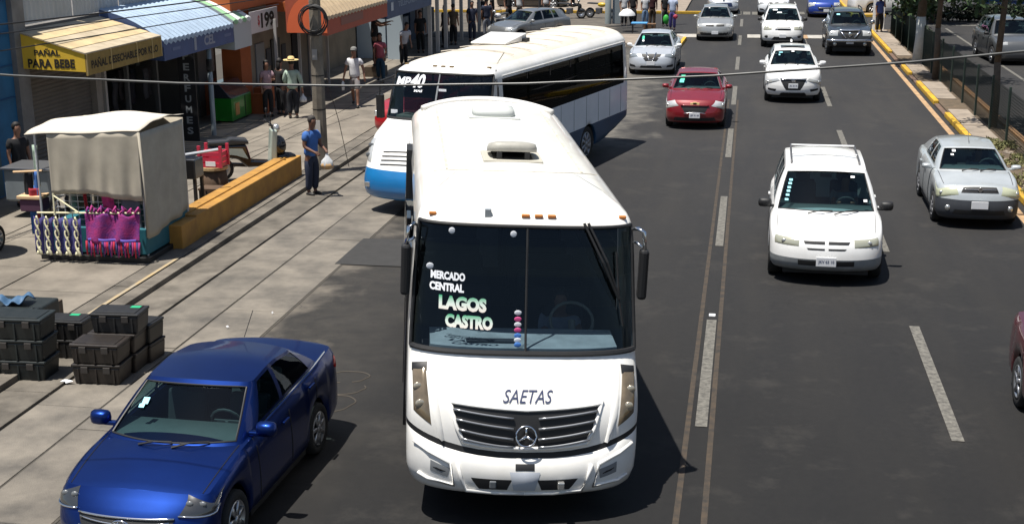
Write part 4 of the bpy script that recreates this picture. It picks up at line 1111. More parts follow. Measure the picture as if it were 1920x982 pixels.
# windshield: seal, centre post, wiper, lettering
Wz0, Wz1, Wx = 1.72, 3.005, .2205
xs = lambda z: b1.S(.22, z).x
lp = [b1.S(c, Wz0, .004) for c in np.linspace(-.21, .21, 21)]+[b1.S(.2105, z, .004) for z in np.linspace(Wz0, Wz1, 9)]+[b1.S(c, Wz1, .004) for c in np.linspace(.21, -.21, 21)]+[b1.S(-.2105, z, .004) for z in np.linspace(Wz1, Wz0, 9)]
MB().tube(lp, .020, 6, False).build('windshield_seal', BLK, rt)
MB().tube([b1.S(c, Wz0+.005, .006) for c in np.linspace(-.20, .20, 21)], .03, 6).build('windshield_seal', BLK, rt)
MB().tube([b1.F(0.0, z, .004) for z in np.linspace(Wz0, Wz1, 7)], .014, 6).build('windshield_post', BLK, rt)
for d_ in (0, .045):
    MB().tube([b1.F(.60+d_, 3.04, .03), b1.F(.80+d_, 2.65, .06), b1.F(.99+d_*.3, 2.26, .03)], .015, 6).build('wiper_arm', BLK, rt)
MB().tube([b1.F(.96, 2.75, .02), b1.F(1.0, 2.25, .025), b1.F(1.05, 1.98, .018)], .011, 5).build('wiper_blade', BLK, rt)
LW = mat('letter_white', (.80, .82, .86), .5)
def wtxt(name, s_, x, z, w_, h_, m, bold=.05, shear=0): return text(name, s_, w_, h_, lambda a, b: b1.F(x+a, z+b-.035*a, .006), m, rt, bold, shear)
def halo(x, z, w_, h_):
    V = [b1.F(x+w_/2*sx, z+h_/2*sz-.035*w_/2*sx, .003) for sx, sz in ((-1, -1), (1, -1), (1, 1), (-1, 1))]
wtxt('windshield_lettering', 'MERCADO', -.83, 2.475, .36, .085, LW, .05)
wtxt('windshield_lettering', 'CENTRAL', -.84, 2.36, .36, .085, LW, .05)
def grad_mat():
    m = mat('letter_green_white', (.70, .78, .72), .5); t = m.node_tree; b = t.nodes['Principled BSDF']
    tc = _n(t, 'ShaderNodeTexCoord'); sp = _n(t, 'ShaderNodeSeparateXYZ'); t.links.new(tc.outputs['Generated'], sp.inputs[0])
    cr = _n(t, 'ShaderNodeValToRGB'); t.links.new(sp.outputs[2], cr.inputs[0])
    cr.color_ramp.elements[0].color = (.85, .75, .68, 1); cr.color_ramp.elements[1].color = (.02, .35, .16, 1)
    e = cr.color_ramp.elements.new(.5); e.color = (.65, .75, .68, 1)
    t.links.new(cr.outputs[0], b.inputs['Base Color']); return m
GW = grad_mat()
wtxt('windshield_lettering', 'LAGOS', -.67, 2.20, .50, .145, GW, .06)
wtxt('windshield_lettering', 'CASTRO', -.60, 2.02, .50, .135, GW, .06)
for k, (z, m_) in enumerate(((2.13, LW), (2.065, mat('decal_pink', (.75, .1, .3), .5)), (2.01, LW), (1.955, MATS['decal_pink']), (1.90, mat('decal_blue', (.08, .25, .7), .5)), (1.855, LW), (1.81, MATS['decal_blue']))):
    MB().ball(b1.F(-.085, z, .006), (.04, .006, .028), 10, 5).build('windshield_decal', m_, rt)
for x, z, w_ in ((-.80, 2.94, .05), (-.15, 2.93, .05), (-1.02, 2.56, .06)): MB().ball(b1.F(x, z, .006), (w_/2+.01, .006, .035), 10, 5).build('windshield_decal', LW, rt)
# marker lamps over the windshield
for x in (-.02, .12, .26): MB().obox(b1.F(x, 3.10, .01), (.09, .05), .035).build('marker_lamp', AMB, rt, bevel=.01)
for x in (-1.0, 1.04): MB().obox(b1.F(x, 3.08, .01), (.08, .05), .035).build('marker_lamp', AMB, rt, bevel=.01)
MB().obox(b1.F(-.42, 3.11, .012), (.07, .06), .10).build('marker_bracket', mat('bracket_grey', (.4, .43, .45), .5, .4), rt, bevel=.006)
# dashboard and cab
V = []
for x in np.linspace(-1.0, 1.0, 15):
    q = b1.F(x, 1.765); V += [(x, q.y+.035, 1.3), (x, q.y+.035, 1.765), (x, 1.22, 1.79), (x, 1.25, 1.3)]
mesh('dashboard', V, [(4*k+j, 4*k+4+j, 4*k+5+j, 4*k+1+j) for k in range(14) for j in range(3)]+[(0, 1, 2, 3), (56, 57, 58, 59)], mat('dash_pale', (.62, .65, .62), .8, var=.3), rt)
MB().box(-.62, -.1, .74, .84, 1.785, 1.80).build('dash_tray', mat('tray_grey', (.06, .065, .07), .6), rt, bevel=.01)
st = MB(); a = [(.58+.24*math.cos(t), 1.32+.14*math.sin(t), 1.86+.19*math.sin(t)*.9) for t in np.linspace(0, 2*math.pi, 21)]; st.tube(a, .018, 6, False); st.tube([(.58, 1.32, 1.86), (.58, 1.1, 1.6)], .04, 6); st.build('steering_wheel', mat('wheel_tan', (.20, .20, .16), .6), rt)
b = MB(); b.box(-1.1, 1.1, 1.0, 8.1, .5, .62); b.build('cabin_floor', BLK, rt)
b = MB()
b.box(-1.0, 1.0, .5, 1.2, .45, 1.2); b.box(-.85, .85, .3, 8.1, .30, .5); b.box(-1.12, 1.12, 2.4, 5.3, .42, .55); b.build('underbody', BLK, rt)
for r_ in range(7):
    for sx in (-.62, .62):
        if r_ == 0 and sx < 0: continue
        b = MB(); b.obox((sx, 2.35+.78*r_, 1.35), (.85 if r_ else .5, .12), .75, rx=-.15); b.obox((sx, 2.1+.78*r_, 1.0), (.85 if r_ else .5, .45), .12); b.build('seat', INT, rt, bevel=.04)
for sg in (-1, 1):
    for y in (1.9, 5.9): wheel(rt, sg*1.03, y, .42, .26, mat('wheel_steel', (.3, .31, .33), .4, .6), 8)
    # mirrors
    a = MB(); a.tube([b1.S(sg*.249, 2.92), Vector((sg*1.20, 1.02, 3.0)), Vector((sg*1.26, .98, 2.97)), Vector((sg*1.28, .98, 2.78))], .022, 6)
    a.tube([b1.S(sg*.249, 2.80), Vector((sg*1.20, 1.02, 2.84)), Vector((sg*1.28, .98, 2.78))], .015, 6)
    ao = a.build('mirror_bracket', CHR, rt, True)
    m_ = MB(); m_.obox((sg*1.28, 1.0, 2.50), (.10, .13), .56); m_.build('wing_mirror', BLK, rt, bevel=.035)
    g = MB(); g.obox((sg*1.28, 1.075, 2.53), (.08, .01), .42); g.build('mirror_glass', CHR, rt)
# roof
HG = mat('hatch_grey', (.36, .35, .31), .55, var=.2, scale=8)
b1.hatch(3.0, .60, .55, 3.315, HG, .10, mat('hatch_base', (.42, .40, .34), .6)); b1.hatch(6.3, .62, .62, 3.315, mat('hatch_pale', (.50, .52, .50), .5))
SE = mat('roof_sealant', (.60, .56, .47), .8, var=.4, scale=8)
b = MB().tube([(x, 2.35+.28*(x/1.05)**2, 3.325-.055*(x/1.05)**2-.035*(x/1.05)**8) for x in np.linspace(-.96, .96, 21)], .006, 4); b.build('roof_seam', SE, rt)
for x in (-.80, .80):
    z = 3.29
    b = MB(); b.box(x-.014, x+.014, 2.75, 7.6, 3.235, 3.262) ; b.build('roof_seam', SE, rt)
b = MB().tube([(x, 7.75+.35-.4*(abs(x)/1.0)**3, 3.33-.11*(x/1.0)**2) for x in np.linspace(-1.0, 1.0, 17)], .05, 8); b.build('rear_roof_bar', BUSW, rt, True)
for x in (-.95, -.4, .4, .95): MB().tube([(x, 7.9, 3.2), (x, 7.95, 3.32-.1*x*x)], .03, 6).build('bar_foot', BUSW, rt)
# left side: open black door panels and rain gutter
for (y0, y1, z0, z1) in ((1.55, 1.62, .50, 2.6), (2.95, 3.02, .5, 2.6)):
    MB().box(-1.26, -1.2, y0, y1+.35, z0, z1).build('door_leaf', BLKG, rt, bevel=.01)
MB().box(-1.25, -1.14, 5.6, 6.1, 2.25, 2.95).build('door_leaf', BLK, rt, bevel=.01)
for sg in (-1, 1): MB().tube([(sg*1.125, y, 3.03) for y in (1.5, 8.0)], .016, 5).build('rain_gutter', BUSW, rt)

# --- the long bus turning behind it
P = dict(L=10.15, W=2.46, sill=.36, yw=(2.2, 7.15), r=.46, tail=(8.1, .22),
    yf=[(.34, .12), (.42, .02), (.7, 0), (.95, .10), (1.05, .16), (1.3, .34), (1.55, .62), (1.72, .98), (1.80, 1.16), (2.4, 1.45), (2.8, 1.62), (2.86, 1.68), (2.95, 1.86), (3.02, 2.2), (3.08, 2.8)],
    bf=[(.34, .45), (.95, .5), (1.6, .4), (2.8, .34), (3.0, .5), (3.08, .8)],
    n=[(.34, 2.4), (.95, 2.5), (1.7, 3.2), (2.8, 3.6), (3.08, 3)],
    hw=[(.34, 1.16), (.5, 1.22), (1.6, 1.23), (2.6, 1.19), (2.78, 1.17), (2.88, 1.10), (2.96, 1.0), (3.02, .88), (3.08, .6)], rearin=.06)
b2 = Bus('long white city bus with a blue bumper turning behind the front bus', (-6.73, 26.1), R(-14.7), P)
zs2 = [.34, .42, .55, .70, .84, .93, .95, 1.05, 1.15, 1.25, 1.35, 1.45, 1.55, 1.60, 1.68, 1.72, 1.80, 1.86, 2.05, 2.3, 2.55, 2.68, 2.80, 2.84, 2.88, 2.92, 2.96, 3.0, 3.04, 3.08]
cf2 = [0, .025, .05, .075, .10, .12, .14, .155, .17, .185, .20, .21, .22, .23, .24, .25]
ys2 = sorted([2.02, 9.7]+[round(y, 3) for y in np.arange(2.25, 9.7, .31)]+[7.15+.55*math.cos(a) for a in np.linspace(0, math.pi, 15)]+[2.2+.55*math.cos(a) for a in np.linspace(0, math.pi*.6, 8)])
ys2 = [y for y in ys2 if y > 2.0]
SKB = mat('bus_skirt_blue', (.006, .055, .13), .5, .0, var=.3, scale=2, coat=.1); BB = paint('bus_bright_blue', (.005, .16, .42)); SIDEW = mat('bus_side_panel', (.70, .75, .80), .45, coat=.3, var=.12, scale=1.5)
def reg2(k, v, z, sg):
    if z < .945 and k in 'fk': return 'front_bumper'
    if k == 'f' and 1.86 < z < 2.80 and v < .2205: return 'windshield!'
    if k == 's' and 1.68 < z < 2.68 and 2.2 < v < 9.65: return 'side_window%s!' % ('L' if sg < 0 else 'R')
    if k in 'sr' and z < .93: return 'side_skirt'
    if k in 'sr' and z < 1.68: return 'side_panel'
    if z > 2.94: return 'roof'
    return 'body'
b2.build(zs2, cf2, ys2, reg2, dict(body=BUSW, front_bumper=BB, side_skirt=SKB, side_panel=SIDEW, side_window=glass('bus_side_glass', (.05, .055, .075), .32, 1.3), windshield=glass('bus_glass2', (.38, .44, .46)), roof=mat('bus_roof_dusty', (.62, .58, .50), .6, col2=(.48, .43, .36), scale=1.2)))
rt2 = b2.root
for sg in (-1, 1):
    for y in (2.2, 7.15): wheel(rt2, sg*1.05, y, .46, .28, mat('wheel_steel', (.3, .31, .33), .4, .6), 8)
    q = [('f', sg*1.0, 1.05), ('f', sg*1.19, 1.08), ('f', sg*1.20, 1.5), ('f', sg*1.06, 1.5)]
    h = b2.patch('headlight', q if sg > 0 else [q[1], q[0], q[3], q[2]], mat('headlight_clear', (.55, .56, .55), .12, .35, coat=1.), .02, 6, 6)
    for z in (1.18, 1.36): MB().ball(b2.F(sg*1.11, z, .02), (.07, .02, .06), 12, 6).build('bulb', mat('lamp_dim', (.12, .13, .14), .3), h, True)
    MB().obox(b2.F(sg*1.0, .62, .01), (.12, .05), .10).build('fog_lamp', LAMP, rt2, bevel=.01)
for k, z in enumerate((1.08, 1.16, 1.24, 1.32)):
    MB().tube([b2.F(x, z-.03*(abs(x)/.7)**2, .0) for x in np.linspace(-.72, .72, 15)], .016, 5).build('grille_slot', BLK, rt2)
def w2(name, s_, x, z, w_, h_, bold=.04, sh=.2): return text(name, s_, w_, h_, lambda a, b: b2.F(x+a, z+b, .006), LW, rt2, bold, sh)
w2('windshield_lettering', 'MP', -.86, 2.60, .36, .20); w2('windshield_lettering', '40', -.50, 2.63, .34, .28)
w2('windshield_lettering', 'MAS', -.46, 2.43, .2, .05)
MB().obox(b2.F(-.98, 1.98, .01), (.16, .01), .08).build('windshield_decal', LW, rt2)
MB().obox(b2.F(.12, 2.47, .01), (.18, .01), .05).build('windshield_decal', LW, rt2)
lp = [b2.S(c, 1.86, .004) for c in np.linspace(-.22, .22, 21)]+[b2.S(.2205, z, .004) for z in np.linspace(1.86, 2.8, 7)]+[b2.S(c, 2.80, .004) for c in np.linspace(.22, -.22, 21)]+[b2.S(-.2205, z, .004) for z in np.linspace(2.8, 1.86, 7)]
MB().tube(lp, .024, 6, False).build('windshield_seal', BLK, rt2)
MB().tube([b2.F(0, z, .004) for z in np.linspace(1.86, 2.8, 5)], .02, 6).build('windshield_post', mat('post_grey', (.25, .26, .27), .5), rt2)
for x in (-.98, -.22, -.02, .18, .98): MB().obox(b2.F(x, 2.93, .0), (.10, .06), .04).build('marker_lamp', mat('amber_dark', (.16, .10, .03), .4), rt2, bevel=.01)
b = MB(); b.box(-1.1, 1.1, 1.55, 2.0, 1.2, 1.88); b.build('dashboard', mat('dash_pale2', (.22, .26, .22), .8, var=.5, scale=6), rt2, bevel=.05)
b = MB(); b.box(-1.15, 1.15, 1.5, 9.9, .7, .85); b.box(-1.0, 1.0, .6, 1.5, .4, 1.1); b.box(-.9, .9, .5, 9.2, .32, .7); b.build('underbody', BLK, rt2)
for k in range(9):
    for sx in (-.68, .68):
        b = MB(); b.obox((sx, 3.1+.74*k, 1.62), (.88, .12), .7, rx=-.12); b.obox((sx, 2.85+.74*k, 1.2), (.85, .42), .12); b.build('seat', mat('seat_bluegrey', (.10, .12, .15), .8), rt2, bevel=.04)
for sg in (-1, 1):
    for y in (3.5, 4.8, 6.05, 7.3, 8.5): MB().box(sg*1.175-.012, sg*1.175+.012, y-.03, y+.03, 1.7, 2.66).build('window_pillar', BLK, rt2)
    MB().box(sg*1.19-.012, sg*1.19+.012, 2.3, 9.6, 2.22, 2.25).build('window_rail', BLK, rt2)
    for y in np.arange(2.9, 9.5, .82): MB().box(sg*1.233-.003, sg*1.233+.003, y-.012, y+.012, .95, 1.66).build('panel_strip', mat('strip_grey', (.4, .42, .44), .5), rt2)
    MB().tube([(sg*1.17, y, 2.74) for y in (2.2, 9.8)], .018, 5).build('rain_gutter', BUSW, rt2)
for y in np.arange(3.4, 9.6, .95): MB().tube([(x, y, 3.112-.03*(x/1.0)**2-.055*(abs(x)/1.0)**6) for x in np.linspace(-.9, .9, 9)], .010, 4).build('roof_seam', mat('roof_seam_dust', (.5, .45, .38), .7), rt2)
MB().add([(-.75, 4.6, 3.12), (.15, 4.6, 3.12), (.2, 5.7, 3.12), (-.75, 5.7, 3.12), (-.75, 4.6, 3.16), (.15, 4.6, 3.16), (.2, 5.7, 3.30), (-.75, 5.7, 3.30)], [(0, 3, 2, 1), (4, 5, 6, 7), (0, 1, 5, 4), (1, 2, 6, 5), (2, 3, 7, 6), (3, 0, 4, 7)]).build('roof_hatch', BUSW, rt2, bevel=.02)
MB().box(.05, .28, 5.45, 5.7, 3.11, 3.19).build('hatch_hinge', BLK, rt2)
for sg in (-1, 1):
    a = MB(); a.tube([b2.S(sg*.249, 2.7), Vector((sg*1.4, 1.5, 2.6)), Vector((sg*1.42, 1.48, 2.3))], .02, 6); a.obox((sg*1.42, 1.5, 2.05), (.14, .12), .5); a.build('wing_mirror', BLK, rt2)

# ------------------------------------------------------------------ people
def skin_mesh(name, pts, edges, m, parent, sub=1, root=0):
    FAT = 1.22 if name not in ('body',) else 1.12
    me = bpy.data.meshes.new(name); me.from_pydata([p[:3] for p in pts], edges, []); me.update()
    o = bpy.data.objects.new(name, me); C.objects.link(o)
    md = o.modifiers.new('skin', 'SKIN'); md.use_smooth_shade = True; md.branch_smoothing = .4
    for i, p in enumerate(pts):
        r = p[3]; r = r if isinstance(r, tuple) else (r, r); o.data.skin_vertices[0].data[i].radius = (r[0]*FAT, r[1]*FAT)
        o.data.skin_vertices[0].data[i].use_root = (i == root)
    s2 = o.modifiers.new('sub', 'SUBSURF'); s2.levels = sub; s2.render_levels = sub
    dg = bpy.context.evaluated_depsgraph_get(); me2 = bpy.data.meshes.new_from_object(o.evaluated_get(dg))
    bpy.data.objects.remove(o); bpy.data.meshes.remove(me)
    me2.name = name; me2.materials.clear()
    return link(name, me2, m, parent, True)
SKIN = mat('skin', (.22, .11, .07), .6); SKIN2 = mat('skin_light', (.34, .19, .13), .6)
HAIR = mat('hair', (.01, .008, .007), .7); SHOE = mat('shoes', (.012, .011, .011), .6)
CL = lambda n, c: mat('cloth_'+n, c, .9, var=.25, scale=9)
def person(label, pos, heading, shirt, trousers, arms=None, stride=0., shorts=False, hair=HAIR, hat=None, s=1., skin=SKIN, group=None, fingers=True, sit=False, lean=0., shoes=SHOE, cat='person', skirt=False, head=0., woman=False, z=.13, long_sleeve=False):
    """faces local -Y; heading rotates about Z; arms = {'L': (elbow, wrist), 'R': ...} in metres from the shoulder"""
    rt = thing('person', label, cat, (pos[0], pos[1], z), heading, group); rt.scale = (s, s, s)
    ln = lean
    def U(x, y, zz):            # lean the upper body forward about the hips
        a = ln; dz = zz-.95; return (x, y-dz*math.sin(a), .95+dz*math.cos(a))
    sh = .155 if woman else .175
    hipz = .95 if not sit else .52
    base = {}
    arms = arms or {}
    J = []; E = []
    def add(p, r, par=None):
        J.append((p[0], p[1], p[2], r))
        if par is not None: E.append((par, len(J)-1))
        return len(J)-1
    off = hipz-.95
    V3 = lambda x, y, zz: (lambda q: (q[0], q[1], q[2]+off))(U(x, y, zz))
    pel = add(V3(0, .0, .96), (.14, .10)); wai = add(V3(0, -.005, 1.13), (.125, .095), pel); che = add(V3(0, .0, 1.32), (.145, .105), wai); nkb = add(V3(0, .01, 1.455), (.07, .06), che)
    nk = add(V3(0, .0, 1.53), (.052, .052), nkb); hd1 = add(V3(0, -.02, 1.60), (.072, .082), nk); hd2 = add(V3(0, -.015, 1.69), (.078, .092), hd1); hd3 = add(V3(0, -.005, 1.755), (.05, .06), hd2)
    A = {}
    for sd_, sx in (('L', 1), ('R', -1)):
        e, w_ = arms.get(sd_, ((.05*1, .02, -.29), (.05, -.06, -.53)))
        S0 = V3(sx*sh, .005, 1.42); sh_i = add(S0, (.058, .058), che)
        el = (S0[0]+sx*e[0], S0[1]+e[1], S0[2]+e[2]); wr = (S0[0]+sx*w_[0], S0[1]+w_[1], S0[2]+w_[2])
        ei = add(el, .040, sh_i); wi = add(wr, .027, ei)
        d = (Vector(wr)-Vector(el)).normalized(); pa = Vector(wr)+d*.06
        pi_ = add(tuple(pa), (.036, .022), wi)
        side = d.cross(Vector((0, 1, .2))).normalized() if abs(d.y) < .9 else Vector((1, 0, 0)); cur = side.cross(d).normalized()
        if fingers:
            for k in range(4):
                b0 = pa+side*(.024-.016*k)+d*.018; ln_ = (.062, .075, .070, .052)[k]
                f0 = add(tuple(b0), .010, pi_); f1 = add(tuple(b0+d*ln_*.55+cur*.012), .009, f0); add(tuple(b0+d*ln_*.85+cur*.035), .007, f1)
            t0 = add(tuple(Vector(wr)+d*.03+side*.034), .011, pi_); add(tuple(Vector(wr)+d*.07+side*.05+cur*.02), .009, t0)
        A[sd_] = (S0, el, wr, tuple(pa+d*.05))
    Lg = {}
    for sx, ph in ((1, 1), (-1, -1)):
        hp = V3(sx*.085, .0, .90); h_ = add(hp, (.085, .088), pel)
        if sit:
            kn = (sx*.12, -.42, .50); an = (sx*.13, -.40, .09)
        else:
            st = stride*ph; kn = (sx*.095, -.22*st-.02-.03*abs(st), .49+.02*abs(st)); an = (sx*.10, -.40*st+.02+(.06 if st < 0 else 0), .09+(.05 if st < 0 else 0))
        ki = add(kn, .055, h_); cm = tuple((np.array(kn)*.6+np.array(an)*.4)+np.array([0, .02, 0])); ci = add(cm, .050, ki); ai = add(an, .036, ci)
        he = add((an[0], an[1]-.06, an[2]-.045), (.035, .03), ai); add((an[0]+sx*.01, an[1]-.15, an[2]-.055), (.035, .022), he)
        Lg[sx] = (hp, kn, cm, an)
    body = skin_mesh('body', J, E, skin, rt)
    # face: nose and ears as small pieces of the head
    hx, hy, hz = J[hd1][:3]
    # hair
    b = MB(); b.ball((J[hd2][0], J[hd2][1]+.018, J[hd2][2]+.018), (.093, .098, .10), 12, 8)
    if woman: b.ball((J[hd1][0], J[hd1][1]+.075, J[hd1][2]-.04), (.085, .05, .16), 10, 7)
    b.V = [v if v[1] > J[hd2][1]-.055 or v[2] > J[hd2][2]+.05 else (v[0], v[1]+.03, v[2]) for v in b.V]
    b.build('hair', hair, rt, True)
    # shirt
    P_ = [V3(0, 0, .86)+((.158, .125),), V3(0, 0, 1.0)+((.152, .12),), V3(0, -.005, 1.14)+((.142, .112),), V3(0, 0, 1.32)+((.162, .124),), V3(0, .008, 1.435)+((.12, .085),)]; Ed = [(0, 1), (1, 2), (2, 3), (3, 4)]
    for sd_ in 'LR':
        S0, el, wr, _ = A[sd_]; n = len(P_); P_.append(S0+((.078, .076),)); Ed.append((3, n))
        k = .62 if not long_sleeve else 1.
        m_ = tuple(np.array(S0)*(1-k)+np.array(el)*k); P_.append(m_+((.062, .062),)); Ed.append((n, n+1))
        if long_sleeve: P_.append(tuple(np.array(el)*.1+np.array(wr)*.9)+((.043, .043),)); Ed.append((n+1, n+2))
    skin_mesh('shirt', P_, Ed, shirt, rt)
    # trousers
    P_ = [V3(0, 0, .99)+((.142, .112),), V3(0, 0, .88)+((.15, .122),)]; Ed = [(0, 1)]
    for sx in (1, -1):
        hp, kn, cm, an = Lg[sx]; n = len(P_)
        P_.append((hp[0]+sx*.01, hp[1], hp[2]-.06*(not sit), (.10, .105))); Ed.append((1, n)); P_.append(tuple(kn)+((.075, .075) if not skirt else (.11, .11),)); Ed.append((n, n+1))
        if not shorts: P_.append((an[0], an[1], an[2]+.03, (.058, .062))); Ed.append((n+1, n+2))
    skin_mesh('trousers' if not shorts else 'shorts', P_, Ed, trousers, rt)
    for sx in (1, -1):
        an = Lg[sx][3]; b = MB(); b.ball((an[0]+sx*.004, an[1]-.055, an[2]-.045), (.05, .135, .045), 10, 6); b.V = [(v[0], v[1], max(v[2], an[2]-.085)) for v in b.V]; b.build('shoe', shoes, rt, True)
    if hat:
        kind, hm = hat; c0 = (J[hd2][0], J[hd2][1]+.01, J[hd2][2]+.045)
        if kind == 'straw':
            b = MB(); b.lathe([(.235, .02), (.23, .035), (.16, .012), (.105, .02), (.10, .11), (.06, .135), (0, .135)], c0, 'Z', 20)
            o = b.build('hat', hm, rt, True); b = MB(); b.lathe([(.108, .02), (.106, .055)], c0, 'Z', 20); b.build('hat_band', HAIR, o)
        else:
            b = MB(); b.ball((c0[0], c0[1], c0[2]-.0), (.102, .112, .085), 12, 6); b.box(c0[0]-.07, c0[0]+.07, c0[1]-.19, c0[1]-.08, c0[2]-.01, c0[2]+.008); b.build('cap', hm, rt, True)
    rt['hands'] = 0; del rt['hands']
    return rt, A
def hand_world(rt, A, sd_):
    s = rt.scale[0]; a = rt.rotation_euler.z; p = A[sd_][3]
    return (rt.location.x+s*(p[0]*math.cos(a)-p[1]*math.sin(a)), rt.location.y+s*(p[0]*math.sin(a)+p[1]*math.cos(a)), rt.location.z+s*p[2])
def bag(label, p, m, r=.13, h=.30, name='shopping_bag', contents=None):
    rt = thing(name, label, 'bag', (p[0], p[1], p[2]-.02))
    V = []; n = 14
    prof = [(.02, -.02), (.35, -.10*h/.3), (.8, -h*.55), (1, -h*.8), (.85, -h), (.2, -h*1.05), (.01, -h*1.05)]
    for i, (k, zz) in enumerate(prof):
        for j in range(n):
            t = 2*math.pi*j/n; q = 1+.13*math.sin(5*t+i*1.3); V.append((r*k*q*math.cos(t), r*.6*k*q*math.sin(t), zz))
    mesh('bag_body', V, [(a*n+i, a*n+(i+1) % n, (a+1)*n+(i+1) % n, (a+1)*n+i) for a in range(len(prof)-1) for i in range(n)], m, rt, True)
    MB().tube([(-.03, 0, -.07), (0, 0, .02), (.03, 0, -.07)], .008, 5).build('handle', m, rt)
    if contents:
        b = MB(); b.ball((0, 0, -h*.85), (r*1.03, r*.66, h*.26), 12, 6); b.build('contents', contents, rt, True)
    return rt
BAGW = mat('bag_white', (.62, .64, .66), .45, var=.25, scale=14)
# the man in blue by the kerb
pr, A = person('grey haired man in blue shirt and dark jeans standing at the kerb', (-9.36, 27.95), R(62), CL('blue', (.045, .14, .42)), CL('jeans', (.018, .026, .055)),
    arms={'L': ((.05, -.02, -.29), (-.04, -.26, -.36)), 'R': ((.06, .0, -.29), (-.02, -.24, -.40))}, skin=mat('skin_tan', (.14, .065, .04), .6), hair=mat('hair_grey', (.035, .03, .028), .8), lean=.10, z=.02, s=1.0)
h = hand_world(pr, A, 'L'); bag('translucent plastic bag of bread hanging from the hand of the man in blue', h, BAGW, .15, .36, contents=mat('bread', (.45, .28, .13), .8))
pr, A = person('man in white T-shirt and grey shorts walking along the sunlit pavement', (-11.92, 40.2), R(8), CL('white', (.62, .62, .64)), CL('grey', (.24, .22, .22)), shorts=True, stride=.6,
    arms={'R': ((.10, .02, -.28), (.16, -.02, -.54)), 'L': ((.09, .04, -.28), (.12, -.02, -.53))}, hat=('cap', CL('capgrey', (.2, .2, .19))), s=1.03)
h = hand_world(pr, A, 'R'); b = thing('water_bottle', 'pale plastic bottle carried by the man in the white T-shirt', 'bottle', (h[0], h[1], h[2]-.14)); MB().lathe([(0, -.14), (.045, -.14), (.05, 0), (.045, .1), (.016, .14), (.016, .16), (0, .16)], (0, 0, 0), 'Z', 12).build('bottle_body', mat('bottle_pale', (.6, .65, .68), .3), b, True)
pr, A = person('person in straw hat and pale green shirt seen in the shade of the shops', (-13.12, 37.75), R(195), CL('green', (.36, .46, .38)), CL('navy', (.012, .014, .02)), hat=('straw', mat('straw', (.75, .55, .24), .8, var=.3, scale=30)),
    arms={'R': ((.09, .0, -.28), (.12, -.04, -.54)), 'L': ((.05, .0, -.28), (.02, -.2, -.38))}, s=.98, long_sleeve=True)
h = hand_world(pr, A, 'R'); bag('small white carrier bag held by the person in the straw hat', h, BAGW, .12, .26)
person('woman in pink blouse standing by the orange low wall', (-13.95, 37.9), R(40), CL('pink', (.38, .25, .28)), CL('dark', (.01, .01, .013)), woman=True, s=.94, arms={'L': ((.06, -.08, -.26), (-.05, -.28, -.22))})
person('dark haired person in black between the pink blouse and the straw hat', (-13.68, 38.3), R(150), CL('black', (.012, .012, .014)), CL('dark', (.01, .01, .013)), woman=True, s=.95)
person('person in black reaching out to a shop wall', (-13.3, 47.6), R(100), CL('black', (.012, .012, .014)), CL('dark', (.01, .01, .013)), arms={'L': ((.1, -.2, -.12), (.1, -.45, -.05)), 'R': ((.05, -.2, -.14), (.05, -.42, -.1))}, s=1.15, z=.5)
MB().box(-13.65, -12.95, 47.3, 47.95, .12, .5).build('wooden_crate', mat('crate_wood', (.10, .07, .045), .8, var=.4, scale=10), None, bevel=.015)['label'] = 'low brown crate underneath the person reaching to the wall'
bpy.data.objects['wooden_crate']['category'] = 'crate'
person('woman in red and white top and blue jeans walking in the shade', (-12.65, 45.9), R(10), CL('redwhite', (.42, .10, .13)), CL('teal jeans', (.02, .06, .10)), woman=True, stride=.3, s=.97, arms={'L': ((.06, -.05, -.28), (.04, -.16, -.50))})
person('person in chequered white shirt bending beside the bus roof', (-13.0, 50.6), R(50), CL('check', (.50, .50, .56)), CL('dark', (.01, .01, .013)), lean=.35, s=.98)
D = CL('black', (.012, .012, .014)); N_ = CL('navy2', (.014, .02, .045)); G_ = CL('grey2', (.10, .10, .11)); W_ = CL('white2', (.62, .62, .62))
